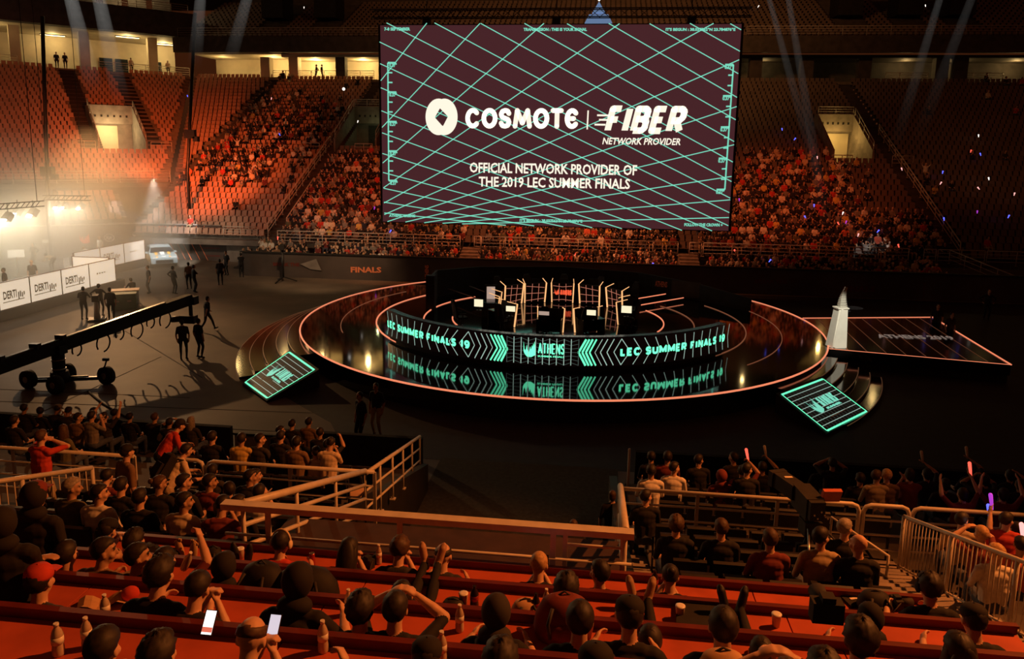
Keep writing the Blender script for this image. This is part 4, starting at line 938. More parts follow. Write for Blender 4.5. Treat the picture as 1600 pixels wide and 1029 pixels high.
lamp('upper_fill', 'SPOT', (0, 52, 27), (0, 86, 26), 15000, (1, .40, .12), 1.0, 110, 1.0)  # added fill with no fixture, lifts the dark upper tier
lamp('right_fill', 'SPOT', (20, 50, 18), (36, 70, 9), 1300, (1, .30, .08), .8, 60, 1.0)  # unseen fill with no fixture, lifts the right block

# ---------------------------------------------------------------- seats of the far bowl
def in_px(x, y, z):
    v = Vector((x, y, z))-CP; d = v.dot(FW)
    return (800+FPX*v.dot(RT)/d, CPY-FPX*v.dot(UP)/d) if d > .1 else (-9999, -9999)
def ok(s):
    for x, y, hw, ang, d0, d1 in HOLES:
        a = radians(ang)
        if abs((s[0]-x)*cos(a)+(s[1]-y)*sin(a)) < hw+.3 and d0-.5 < -(s[0]-x)*sin(a)+(s[1]-y)*cos(a) < d1+.4: return False
    return True
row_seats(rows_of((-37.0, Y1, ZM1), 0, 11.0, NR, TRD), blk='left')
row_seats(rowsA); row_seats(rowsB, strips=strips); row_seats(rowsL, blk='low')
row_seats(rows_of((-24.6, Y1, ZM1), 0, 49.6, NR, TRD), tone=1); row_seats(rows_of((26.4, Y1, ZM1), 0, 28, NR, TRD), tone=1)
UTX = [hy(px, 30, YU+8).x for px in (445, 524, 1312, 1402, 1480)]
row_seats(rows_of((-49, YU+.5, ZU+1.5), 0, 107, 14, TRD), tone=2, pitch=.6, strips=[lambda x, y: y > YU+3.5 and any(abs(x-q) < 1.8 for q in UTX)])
def vis(s):
    x, y = in_px(s[0], s[1], s[2]+.5)
    if not (-25 < x < 1625 and -15 < y < 1060): return False
    if s[4] and 606 < x < 1134 and 46 < y < 348: return False
    return True
seat_spots = [s for s in seat_spots if vis(s)]
def seat_mesh(mb, o=(0, 0, 0), a=0.):
    c, s_ = cos(a), sin(a)
    V = [(-.22, -.23, .40), (.22, -.23, .40), (.22, .18, .36), (-.22, .18, .36), (-.22, -.23, .35), (.22, -.23, .35), (.22, .22, .31), (-.22, .22, .31),
         (-.21, .20, .36), (.21, .20, .36), (.20, .31, .80), (-.20, .31, .80), (-.21, .26, .34), (.21, .26, .34), (.20, .35, .80), (-.20, .35, .80)]
    V = [(o[0]+x*c-y*s_, o[1]+x*s_+y*c, o[2]+z) for x, y, z in V]
    return mb.add(V, [(0, 1, 2, 3), (7, 6, 5, 4), (1, 0, 4, 5), (0, 3, 7, 4), (2, 1, 5, 6), (8, 9, 10, 11), (15, 14, 13, 12), (9, 8, 12, 13), (10, 9, 13, 14), (11, 10, 14, 15), (8, 11, 15, 12)])
# ---------------------------------------------------------------- figures: one continuous skinned body per pose
def V3(*a): return Vector(a)
def ik(a, b, l1, l2, pole):
    d = b-a; L = min(d.length, (l1+l2)*.995); dn = d.normalized(); b = a+dn*L
    x = (l1*l1-l2*l2+L*L)/(2*L); h = sqrt(max(0, l1*l1-x*x)); p = pole-dn*pole.dot(dn)
    p = p.normalized() if p.length > 1e-6 else dn.orthogonal().normalized()
    return a+dn*x+p*h, b
class Fig:
    def __init__(s): s.cap = []; s.el = []
    def c(s, p, q, r0, r1, z): s.cap.append((V3(*p), V3(*q), r0, r1, z))
    def e(s, c, r, z, rot=None): s.el.append((V3(*c), r, z, rot or Matrix.Identity(3)))
    def raw(s):
        mb = MB()
        for p, q, r0, r1, z in s.cap:
            n = 10 if max(r0, r1) > .02 else 7
            mb.tube([p, q], [r0, r1], n); mb.ell(p, (r0, r0, r0), n=n, m=6); mb.ell(q, (r1, r1, r1), n=n, m=6)
        for c, r, z, rot in s.el: mb.ell(c, r, n=14, m=10, rot=rot)
        return mb
    def mesh(s, name, vox, faces=None, smooth=2):
        o = s.raw().build('tmp', 'matte_black')
        m = o.modifiers.new('r', 'REMESH'); m.mode = 'VOXEL'; m.voxel_size = vox
        m = o.modifiers.new('s', 'SMOOTH'); m.iterations = smooth; m.factor = .5
        if faces:
            dg = bpy.context.evaluated_depsgraph_get(); nf = len(o.evaluated_get(dg).data.polygons)*2
            m = o.modifiers.new('d', 'DECIMATE'); m.ratio = min(1, faces/max(1, nf))
        dg = bpy.context.evaluated_depsgraph_get(); me = bpy.data.meshes.new_from_object(o.evaluated_get(dg)); bpy.data.objects.remove(o)
        me.name = name; me.materials.clear()
        n = len(me.polygons); ctr = np.zeros(n*3); me.polygons.foreach_get('center', ctr); ctr = ctr.reshape(-1, 3)
        best = np.full(n, 1e9); zone = np.zeros(n, int)
        for p, q, r0, r1, z in s.cap:
            p_, q_ = np.array(p), np.array(q); d = q_-p_; L2 = max(1e-12, d@d); t = np.clip(((ctr-p_)@d)/L2, 0, 1)
            ds = np.linalg.norm(ctr-p_-t[:, None]*d, axis=1)-(r0+(r1-r0)*t); k = ds < best; best[k] = ds[k]; zone[k] = z
        for c, r, z, rot in s.el:
            l = (ctr-np.array(c))@np.array(rot); rr = np.array(r); k0 = np.linalg.norm(l/rr, axis=1); k1 = np.linalg.norm(l/rr/rr, axis=1)+1e-9
            ds = k0*(k0-1)/k1; k = ds < best; best[k] = ds[k]; zone[k] = z
        for _ in range(8): me.materials.append(MATS['matte_black'])
        me.polygons.foreach_set('material_index', zone.astype(np.int32)); me.polygons.foreach_set('use_smooth', np.ones(n, bool)); me.update()
        return me
SK, TOP, BOT, SHOE, EYE, LIP, SLV, HAIR = range(8)
def hand(f, p, d, pn, side, curl=.5, fine=True):
    """palm at wrist p, pointing along d, palm facing pn"""
    d = d.normalized(); pn = (pn-d*pn.dot(d)).normalized(); s = d.cross(pn)*side
    rot = Matrix((s, d, pn)).transposed()
    f.e(p+d*.05, (.041, .052, .018), SK, rot)
    if not fine: f.e(p+d*.12+pn*.02, (.036, .045, .018), SK, rot); return
    for k, (o, L) in enumerate(((-.031, .070), (-.0105, .080), (.0105, .075), (.031, .060))):
        b = p+d*.092+s*o; a1 = curl*.9; a2 = curl*2.0
        m = b+(d*cos(a1)+pn*sin(a1))*L*.52; e = m+(d*cos(a2)+pn*sin(a2))*L*.5
        f.c(b, m, .0100, .0094, SK); f.c(m, e, .0094, .0082, SK)
    b = p+d*.03-s*.036+pn*.004; m = b+(d*.55-s*.75+pn*.35).normalized()*.042; e = m+(d*.9+pn*(.2+.4*curl)).normalized()*.034
    f.c(b, m, .0125, .0105, SK); f.c(m, e, .0105, .0090, SK)
def make_fig(hip=(0, 0, .95), lean=0, side=0, twist=0, hl=None, hr=None, fl=None, fr=None, yaw=0, pitch=0, curl=.5, pl=None, pr=None, sleeve='short', short=False, fine=True, hairp=False, kp=(0, 1, .25), female=False):
    f = Fig(); H = V3(*hip)
    Rt = Matrix.Rotation(radians(twist), 3, 'Z') @ Matrix.Rotation(radians(side), 3, 'Y') @ Matrix.Rotation(-radians(lean), 3, 'X')
    up = lambda x, y, z: H+Rt @ V3(x, y, z)
    f.e(H+V3(0, -.01, .0), (.165, .12, .125), BOT)
    f.c(up(-.05, 0, .05), up(-.06, .0, .22), .115, .12, TOP); f.c(up(.05, 0, .05), up(.06, .0, .22), .115, .12, TOP)
    f.e(up(0, .0, .30), (.175 if not female else .155, .125, .17), TOP, Rt); f.e(up(0, -.02, .38), (.18, .10, .11), TOP, Rt)
    sw = .185 if not female else .165
    f.c(up(-sw+.03, -.01, .455), up(sw-.03, -.01, .455), .062, .062, TOP); f.c(up(-.08, -.015, .475), up(.08, -.015, .475), .058, .058, TOP)
    nk = up(0, .0, .50); Rh = Rt @ Matrix.Rotation(radians(lean)*.6, 3, 'X') @ Matrix.Rotation(radians(yaw), 3, 'Z') @ Matrix.Rotation(-radians(pitch), 3, 'X')
    hc = nk+Rt @ V3(0, .018, .06)+Rh @ V3(0, .012, .115)
    f.c(nk-Rt @ V3(0, 0, .03), nk+(hc-nk)*.6, .058, .052, SK)
    hd = lambda x, y, z: hc+Rh @ V3(x, y, z)
    f.e(hd(0, -.012, .03), (.077, .096, .092), SK, Rh); f.e(hd(0, .015, -.035), (.062, .075, .088), SK, Rh); f.e(hd(0, .048, -.088), (.032, .03, .026), SK, Rh)
    f.c(hd(0, .092, .012), hd(0, .106, -.028), .010, .015, SK)
    for s in (-1, 1):
        f.e(hd(s*.079, -.004, -.01), (.012, .022, .032), SK, Rh); f.e(hd(s*.031, .0795, .018), (.0125, .0075, .0085), EYE, Rh)
        f.c(hd(s*.014, .088, .040), hd(s*.048, .078, .038), .0075, .006, HAIR); f.e(hd(s*.036, .058, -.03), (.03, .03, .03), SK, Rh)
    f.c(hd(-.021, .083, -.058), hd(.021, .083, -.058), .0085, .0085, LIP)
    if hairp: f.e(hd(0, -.03, .045), (.086, .098, .092), HAIR, Rh); f.e(hd(0, -.055, -.02), (.08, .07, .08), HAIR, Rh)
    out = {'head': (hc.copy(), Rh.copy()), 'back': up(0, -.12, .30), 'Rt': Rt.copy()}
    for s, h, p in ((-1, hl, pl), (1, hr, pr)):
        sh = up(s*sw, -.01, .44); tgt = V3(*h) if h else sh+V3(s*.06, .04, -.52)
        el, wr = ik(sh, tgt, .285, .255, V3(*(p or (s*.5, -.6, -.5))))
        f.c(sh, sh+(el-sh)*.55, .058, .050, TOP); f.c(sh+(el-sh)*.5, el, .050, .041, SLV if sleeve != 'none' else SK)
        f.c(el, el+(wr-el)*.45, .042, .041, SK if sleeve == 'short' else TOP); f.c(el+(wr-el)*.4, wr, .040, .027, SK if sleeve == 'short' else TOP)
        dd = (wr-el).normalized(); pn = V3(-s*.8, .1, -.4) if abs(dd.z) < .85 else V3(-s, .2, 0)
        hand(f, wr, dd, pn, s, curl, fine); out['hand%+d' % s] = (wr+dd*.10, dd.copy())
    for s, t in ((-1, fl), (1, fr)):
        hp = H+V3(s*.092, 0, -.04); t = V3(*t) if t else V3(s*.11, 0, .09)
        kn, an = ik(hp, t, .43, .42, V3(*kp)+V3(s*.12, 0, 0))
        f.c(hp, hp+(kn-hp)*.5, .092, .078, BOT); f.c(hp+(kn-hp)*.5, kn, .078, .058, BOT)
        lz = SK if short else BOT
        f.c(kn, kn+(an-kn)*.35, .057, .058, lz); f.c(kn+(an-kn)*.35, an, .058, .038, lz)
        sd = (an-kn).normalized(); fd = V3(s*.12, 1, 0); fd = (fd-sd*fd.dot(sd)).normalized()
        if sd.z > -.6: fd = V3(s*.28, .25, .93)
        f.c(an+sd*.035-fd*.035, an+sd*.045+fd*.13, .042, .038, SHOE); f.e(an+sd*.05+fd*.12, (.047, .07, .034), SHOE, Matrix((fd.cross(-sd), fd, -sd)).transposed())
    return f, out
SIT = dict(hip=(0, 0, .55), fl=(-.13, .44, .09), fr=(.13, .44, .09))
POSES = {
 'sit': dict(SIT, lean=2, hl=(-.14, .33, .66), hr=(.14, .33, .66), curl=.6),
 'sit_desk': dict(SIT, lean=14, hl=(-.22, .46, .80), hr=(.20, .46, .80), pitch=6),
 'sit_phone': dict(SIT, lean=8, hl=(-.045, .34, .98), hr=(.045, .34, .98), pitch=24, curl=.9),
 'sit_up': dict(SIT, lean=2, hl=(-.16, .36, .68), hr=(.17, .34, 1.30), curl=.9),
 'sit_chin': dict(SIT, lean=12, side=2, hl=(-.12, .44, .80), hr=(.13, .25, 1.10), yaw=-58, curl=1.1, pr=(.8, .5, -.6)),
 'sit_side': dict(SIT, lean=6, hl=(-.14, .33, .66), hr=(.14, .33, .66), yaw=-55),
 'sit_left': dict(SIT, lean=4, hl=(-.14, .33, .66), hr=(.14, .33, .66), yaw=40),
 'sit_slouch': dict(SIT, lean=-24, hl=(-.10, .16, .74), hr=(.10, .16, .74), fl=(-.06, .80, .84), fr=(.07, .83, .86), kp=(0, .3, 1), pitch=-10),
 'sit_cheer': dict(SIT, lean=0, hl=(-.30, .22, 1.38), hr=(.30, .22, 1.42), curl=.2),
 'sit_clap': dict(SIT, lean=4, hl=(-.03, .33, 1.0), hr=(.03, .33, 1.02), curl=.1),
 'sit_photo': dict(SIT, lean=6, hl=(-.10, .30, 1.20), hr=(.10, .30, 1.20), curl=1.0, pl=(-.9, .1, -.5), pr=(.9, .1, -.5)),
 'stand': dict(lean=1, curl=.5), 'stand_short': dict(lean=1, curl=.5, short=True),
 'stand_cam': dict(lean=3, hl=(-.09, .20, 1.52), hr=(.09, .20, 1.52), curl=1.0, pl=(-.9, .1, -.5), pr=(.9, .1, -.5), short=True),
 'stand_lean': dict(hip=(0, -.06, .93), lean=38, hl=(-.18, .50, .98), hr=(.20, .48, .95), fl=(-.13, .12, .09), fr=(.12, -.16, .09), short=True),
 'walk': dict(lean=6, hl=(-.22, .22, .98), hr=(.22, -.16, .92), fl=(-.09, -.30, .14), fr=(.09, .34, .09)),
 'bend': dict(hip=(0, -.16, .92), lean=80, hl=(-.20, .62, .72), hr=(.22, .60, .72), fl=(-.12, .02, .09), fr=(.12, -.02, .09), pitch=-20, sleeve='long'),
 'fold': dict(lean=0, hl=(.11, .20, 1.22), hr=(-.11, .23, 1.18), pl=(-.9, .2, -.5), pr=(.9, .2, -.5), curl=.4, sleeve='long'),
 'reach': dict(lean=6, side=4, hl=(-.20, .12, .95), hr=(.34, .34, 1.72), curl=.4),
 'hips': dict(lean=-2, hl=(-.30, .02, 1.03), hr=(.30, .02, 1.03), pl=(-1, -.6, 0), pr=(1, -.6, 0), curl=.7, sleeve='long'),
 'operate': dict(lean=10, hl=(-.16, .36, 1.28), hr=(.16, .38, 1.26), curl=1.0, pitch=8, sleeve='long'),
}
FIGS = {}
def get_fig(pose, lod):
    k = (pose, lod)
    if k not in FIGS:
        f, out = make_fig(**dict(POSES[pose], fine=lod == 0, hairp=lod > 0))
        FIGS[k] = (f.mesh('body_'+pose, (.0105, .024, .040)[lod], (None, 2600, 420)[lod], (2, 2, 1)[lod]), out)
    return FIGS[k]
HAIRS = {}
def hair_mesh(style):
    if style in HAIRS: return HAIRS[style]
    mb = MB(); rnd = random.Random(style); n, m = 28, 20; vs = []; fs = []
    for i in range(m+1):
        a = -pi/2+pi*i/m
        for k in range(n):
            t = 2*pi*k/n; d = Vector((cos(a)*cos(t), cos(a)*sin(t), sin(a)))
            line = .50 if d.y > .45 else (.50-1.15*min(1, (.45-d.y)/.8) if d.y > -.35 else -.72)
            if style == 'balding': line = max(line, -.1); top = d.z > .55 and d.y > -.75
            else: top = False
            on = d.z > line and not top
            k_ = {'short': .10, 'crop': .045, 'curly': .24, 'long': .10, 'bun': .06, 'balding': .05}.get(style, .05)
            j = rnd.uniform(-.03, .03)*(2.6 if style == 'curly' else 1)
            r = 1+k_+j if on else .86
            vs.append((d.x*.083*r, -.008+d.y*.103*r, .028+d.z*.096*r))
    for i in range(m):
        for k in range(n): fs.append((i*n+k, i*n+(k+1) % n, (i+1)*n+(k+1) % n, (i+1)*n+k))
    mb.add(vs, fs, 0, True)
    if style == 'long':
        mb.ell((0, -.085, -.10), (.094, .055, .20), n=16, m=12); mb.ell((-.07, -.03, -.10), (.035, .06, .17), n=12, m=10); mb.ell((.07, -.03, -.10), (.035, .06, .17), n=12, m=10)
    if style == 'bun': mb.ell((0, -.115, .06), (.045, .042, .042), n=12, m=10)
    o = mb.build('hair', 'hair_dark'); me = o.data; bpy.data.objects.remove(o); HAIRS[style] = me; return me
def gear(style, col):
    k = ('gear', style)
    if k not in HAIRS:
        mb = MB()
        if style == 'cap':
            mb.lathe([(.094, .035), (.098, .06), (.092, .095), (.066, .125), (.01, .138)], (0, -.008, 0), 20)
            mb.ext([(-.075, .07, .045), (.075, .07, .045), (.06, .155, .03), (0, .172, .027), (-.06, .155, .03)], (0, 0, .010)); mb.ell((0, -.008, .138), (.009, .009, .006), n=8, m=4)
        elif style == 'headphones':
            mb.tube([(.10*sin(t), -.005, .005+.135*cos(t)) for t in [radians(-88+176*i/16) for i in range(17)]], .012, 8)
            for s in (-1, 1): mb.ell((s*.098, -.005, -.005), (.022, .042, .046), n=14, m=8)
        elif style == 'beanie': mb.lathe([(.090, .01), (.096, .03), (.096, .07), (.080, .115), (.045, .138), (.006, .146)], (0, -.012, 0), 20)
        elif style == 'hood':
            mb.ell((0, -.035, .02), (.105, .105, .125), n=18, m=12); mb.ell((0, -.06, -.13), (.12, .09, .07), n=16, m=8)
        elif style == 'backpack':
            mb.box((0, -.10, -.02), (.30, .18, .42), 0, None, .86).ell((0, -.10, .18), (.135, .085, .06), n=14, m=8).box((0, -.20, -.08), (.22, .07, .22), 0, None, .9)
            for s in (-1, 1): mb.tube([(s*.10, -.03, .18), (s*.12, .08, .20), (s*.13, .21, .12), (s*.13, .20, -.06), (s*.12, .02, -.18)], .018, 6)
            mb.tube([(-.03, -.12, .23), (0, -.12, .27), (.03, -.12, .23)], .008, 6)
        o = mb.build(style, 'soft_black'); me = o.data; bpy.data.objects.remove(o); HAIRS[k] = me
    return HAIRS[k]
def setmats(o, mats):
    for i, m in enumerate(mats):
        o.material_slots[i].link = 'OBJECT'; o.material_slots[i].material = m if not isinstance(m, str) else MATS[m]
def person(pose, loc, rz, label, top='black', bot='denim', skin=0, hair='short', hcol='dark', shoe='shoe_dark', wear=None, lod=0, group=None, scale=1., sleeve=None, cat='person'):
    me, out = get_fig(pose, lod)
    o = bpy.data.objects.new('person', me); COL.objects.link(o); o.location = loc; o.rotation_euler = (0, 0, rz); o.scale = (scale,)*3
    tag(o, label, cat, group)
    T = CLO[top]; hm = HAIRM[hcol]
    setmats(o, [SKIN[skin], T, CLO[bot], shoe if not isinstance(shoe, str) else MATS[shoe], MATS['eye'], MATS['lips'], T, hm if hair != 'bald' or lod else SKIN[skin]])
    hc, Rh = out['head']; mh = Matrix.Translation(hc) @ Rh.to_4x4()
    if lod == 0 and hair != 'bald':
        h = bpy.data.objects.new('hair', hair_mesh(hair)); COL.objects.link(h); h.parent = o; h.matrix_local = mh; setmats(h, [hm])
    for w, c in (wear or {}).items():
        h = bpy.data.objects.new(w, gear(w, c)); COL.objects.link(h); h.parent = o
        h.matrix_local = (Matrix.Translation(out['back']) @ out['Rt'].to_4x4()) if w == 'backpack' else mh
        setmats(h, [c if c in MATS else CLO[c]])
    return o, out
def hand_world(o, out, s):
    p, d = out['hand%+d' % s]; M4 = Matrix.Translation(o.location) @ Matrix.Rotation(o.rotation_euler.z, 4, 'Z') @ Matrix.Diagonal((*o.scale, 1)); return M4 @ p
# ---------------------------------------------------------------- individual seats that show largest, the rest as one mass
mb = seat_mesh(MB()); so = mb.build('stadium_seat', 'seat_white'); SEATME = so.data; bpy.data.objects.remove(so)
rest = []; nind = 0
seat_spots.sort(key=lambda s: s[0]**2+s[1]**2)
for s in seat_spots:
    x, y, z, ang, tone, row, col, blk = s
    if blk in ('left', 'low') and row < (7 if blk == 'left' else 6) and nind < 215 and col < 30:
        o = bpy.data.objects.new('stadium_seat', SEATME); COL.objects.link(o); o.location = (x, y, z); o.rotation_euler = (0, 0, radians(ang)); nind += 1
        tag(o, 'pale seat, %s from right in the %s row %s' % (ORD[col], ORD[row], 'above the chevron banner' if blk == 'left' else 'of the hazy low block'), 'seat', 'orange-lit stadium seats')
    else: rest.append(s)
V = np.array(SEATME.vertices[0].co) if False else np.array([v.co for v in SEATME.vertices]); Fc = np.array([tuple(p.vertices) for p in SEATME.polygons])
def merge(name, items, mats):
    """items: (verts, quads/faces list, mat index array, matrix rows)"""
    vs = []; fs = []; mi = []; o = 0
    for v, f, m in items:
        vs.append(v); fs += [tuple(i+o for i in q) for q in f]; mi += m; o += len(v)
    me = bpy.data.meshes.new(name); me.from_pydata(np.concatenate(vs).tolist(), [], fs)
    for m in mats: me.materials.append(MATS[m] if isinstance(m, str) else m)
    me.polygons.foreach_set('material_index', mi); me.update()
    ob = bpy.data.objects.new(name, me); COL.objects.link(ob); return ob
it = []
for x, y, z, ang, tone, row, col, blk in rest:
    c, s_ = cos(radians(ang)), sin(radians(ang)); R = np.array(((c, -s_, 0), (s_, c, 0), (0, 0, 1)))
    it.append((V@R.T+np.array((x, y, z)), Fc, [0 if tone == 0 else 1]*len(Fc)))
M('seat_shaded', (.16, .12, .10), .5, noise=(.6, .15))  # darker copy of the seat colour, stands in for dim light
tag(merge('stadium_seats', it, ['seat_white', 'seat_shaded']), 'rows upon rows of empty plastic seats on the far terraces', 'seats', kind='stuff')

# ---------------------------------------------------------------- spectators of the far bowl
CP_ = ['sit', 'sit_clap', 'sit_phone', 'sit_side', 'sit_left', 'sit_desk', 'sit_cheer']
LOW = {}
def low(pose):
    if pose not in LOW:
        me, out = get_fig(pose, 2); n = len(me.polygons); zi = np.zeros(n, int); me.polygons.foreach_get('material_index', zi)
        LOW[pose] = (np.array([v.co for v in me.vertices]), [tuple(p.vertices) for p in me.polygons], zi)
    return LOW[pose]
TOPS = ['black']*10+['charcoal']*5+['navy']*4+['red']*2+['maroon']*2+['white']*3+['grey']*3+['coral', 'cream', 'olive', 'brown', 'yellow']
CMATS = SKIN+list(HAIRM.values())+list(CLO.values()); CIDX = {m.name: i for i, m in enumerate(CMATS)}
rc = random.Random(5); spots = []
def sect(px, py):
    return 'left of first gangway' if px < 725 else ('between both gangways' if px < 1072 else 'right of second gangway')
gx1, gx2 = hy(733, 395, 53).x, hy(1078, 395, 53).x
for i in range(5):                                # lower block behind the barrier
    for k in range(int(49/.56)):
        x = -25.4+k*.56+rc.uniform(-.06, .06)
        if abs(x-gx1) < .95 or abs(x-gx2) < .95 or rc.random() < .16: continue
        if x < -19 and rc.random() < .3: continue
        spots.append((x, 50.0+.76*i+.42, .50+.13*i, 0, i, 'low'))
for i in range(NR):                               # centre block
    z = ZM1+SL*TRD*i
    for k in range(94):
        x = -24.3+k*.525; px, py = in_px(x, Y1+TRD*i, z+.9)
        pr = .9 if z < 7.2 else max(0, .9-(z-7.2)*.55)
        if px > 1140: pr *= min(1, max(.1, (1372-px)/60)) if py < 330 else 1
        if px > 1140 and py > 235: pr = max(pr, .55 if px < 1300 else pr)
        if abs(x-gx1) < .8 and i < 6 or abs(x-gx2) < .8 and i < 6: pr = 0
        if not ok((x, Y1+TRD*i+.5)): pr = 0
        if rc.random() < pr: spots.append((x+rc.uniform(-.06, .06), Y1+TRD*i+.5, z, 0, i, 'mid'))
for i in range(NR):                               # clusters in the left block and corner block
    z = ZM1+SL*TRD*i
    for k in range(20):
        x = -36.7+k*.525; px, py = in_px(x, Y1+TRD*i, z+.9); pr = .015
        if 150 < py < 262 and px > 345: pr = .33
        if 228 < py < 285 and px < 420: pr = .45
        if py < 165 and px < 470: pr = .2
        if 262 < py < 300 and px > 430: pr = .15
        if rc.random() < pr: spots.append((x, Y1+TRD*i+.5, z, 0, i, 'left'))
    for k in range(52):
        x = 26.7+k*.525; px, py = in_px(x, Y1+TRD*i, z+.9); pr = .03
        if px < 1470 and 255 < py < 345: pr = .30
        if py < 235: pr = .012
        if rc.random() < pr: spots.append((x, Y1+TRD*i+.5, z, 0, i, 'right'))
spots = [s for s in spots if vis((s[0], s[1], s[2], 0, 1, 0, 0))]
spots.sort(key=lambda s: s[0]**2+s[1]**2)
FARN = 118; items = []
RN = ['front row', 'second row', 'third row', 'fourth row', 'fifth row']
for n, (x, y, z, a, i, blk) in enumerate(spots):
    pose = rc.choices(CP_, (5, 2, 2, 2, 2, 2, .7))[0]; top = rc.choice(TOPS); sk = rc.choice((0, 0, 0, 1, 1)); hc = rc.choice(('dark', 'dark', 'dark', 'brown', 'blond')); bot = rc.choice(('denim', 'black', 'charcoal', 'khaki'))
    rz = pi+rc.uniform(-.25, .25); sca = rc.uniform(.92, 1.04)
    if n < FARN:
        px, py = in_px(x, y, z)
        person(pose, (x, y, z), rz, 'spectator in %s top, %s behind far barrier, %s' % (top, RN[i], sect(px, py)), top, bot, sk, 'short', hc, lod=2, group='spectators behind the far barrier', scale=sca)
        continue
    v, f, zi = low(pose); c, s_ = cos(rz)*sca, sin(rz)*sca; R = np.array(((c, -s_, 0), (s_, c, 0), (0, 0, sca)))
    mp = {0: SKIN[sk], 1: CLO[top], 2: CLO[bot], 3: CLO['black'], 4: CLO['black'], 5: SKIN[sk], 6: CLO[top], 7: HAIRM[hc]}
    lut = np.array([CIDX[mp[k].name] for k in range(8)])
    items.append((v@R.T+np.array((x, y, z)), f, lut[zi].tolist()))
cr = merge('crowd', items, CMATS); cr.data.polygons.foreach_set('use_smooth', np.ones(len(cr.data.polygons), bool))
tag(cr, 'dense crowd of seated spectators filling the far terraces around the screen', 'crowd', kind='stuff')
# glowing wristbands and light sticks among the crowd
GL = [(148, 0)]
for px, py, mt in ((437, 210, 'glow_blue'), (293, 150, 'glow_blue'), (1222, 202, 'glow_blue'), (1242, 217, 'glow_blue'), (1272, 321, 'glow_blue'), (1258, 339, 'glow_blue'), (1372, 361, 'glow_blue'), (1475, 342, 'glow_blue'), (1576, 338, 'glow_blue'),
                   (1473, 269, 'glow_blue'), (1532, 241, 'glow_blue'), (1203, 407, 'glow_blue'), (1021, 413, 'glow_blue'), (610, 361, 'glow_blue'), (585, 325, 'glow_purple'), (1155, 312, 'glow_purple'), (1322, 347, 'glow_purple'), (1527, 331, 'glow_purple'),
                   (1404, 384, 'glow_red'), (1341, 367, 'glow_pink'), (1310, 349, 'glow_red'), (1529, 294, 'glow_pink'), (1545, 279, 'glow_white'), (1470, 286, 'glow_pink'), (1585, 303, 'glow_pink'), (1409, 264, 'glow_pink'), (434, 372, 'glow_red'), (1148, 392, 'glow_red'),
                   (899, 397, 'glow_red'), (1277, 246, 'glow_pink'), (1529, 212, 'glow_white'), (1517, 236, 'glow_red'), (424, 154, 'glow_pink'), (1317, 333, 'glow_white'), (475, 12, 'glow_white'), (1446, 9, 'glow_white'), (1185, 10, 'glow_white'), (559, 190, 'glow_white')):
    q = hpl(px, py, (0, Y1, ZM1+1.0), 0, 1, SL) if py > 120 else hy(px, py, YU+8)
    if py > 385: q = hpl(px, py, (0, 50.2, 1.6), 0, 1, .17)
    kind = mt.split('_')[1]
    o = MB().tube([(0, 0, -.12), (0, 0, .08)], [.03, .045], 8).ell((0, 0, .08), (.06, .06, .05), n=8, m=6).build('light_stick', mt, None, q); o.rotation_euler = (rc.uniform(-.5, .5), rc.uniform(-.6, .6), 0)
    where = 'under the screen' if 600 < px < 1140 else ('left of the screen' if px < 600 else ('in the dark right block' if px > 1390 else 'in the crowd right of the screen'))
    if py < 30: where = 'in the upper tier ' + ('left of the screen' if px < 600 else ('at the screen corner' if px < 1300 else 'at the right'))
    hgt = 'upper' if py < 230 else ('middle' if py < 310 else 'lower')
    tag(o, 'glowing %s light stick %s, %s rows' % (kind, where, hgt), 'light stick', 'glowing light sticks in the far stands')
# bright camera spotlight left of the screen and two figures on the concourse
q = hy(537, 139, 76); s = thing('spotlight', 'small bright white spotlight in the rows left of the screen', 'lamp', q - Vector((0, 0, 1.0)))
MB().ell((0, 0, 1.0), (.16, .12, .16)).build('lens', 'glow_white', s); MB().tube([(0, 0, 0), (0, 0, .9)], .03, 6).build('stand', 'alu_dark', s)
for px, lb, ps in ((494, 'dark silhouetted person talking on the lit concourse, left of the pair', 'hips'), (502.5, 'dark silhouetted person talking on the lit concourse, right of the pair', 'reach')):
    q = hy(px, 119, YC+.8); person('hips' if ps == 'hips' else 'stand', (q.x, YC+.9, ZC), pi/2 if ps == 'hips' else -pi/2, lb, 'black', 'black', 1, 'short', lod=1, scale=1.02)
for t, lb, top in ((4.6, 'dark silhouetted person at the gallery rail, far left edge', 'black'), (11.2, 'dark silhouetted person at the gallery rail beside the left column', 'charcoal'), (16.6, 'dark silhouetted person standing in the gallery, left of the pair', 'black'), (17.4, 'dark silhouetted person standing in the gallery, right of the pair', 'black'), (23.9, 'pale-lit person in white leaning on the gallery rail', 'white'), (27.8, 'pale-lit person at the right part of the gallery rail', 'cream')):
    q = gx0(t)+nG*.9; person('stand', q, pi+a4, lb, top, 'black', 1, 'short', lod=1)
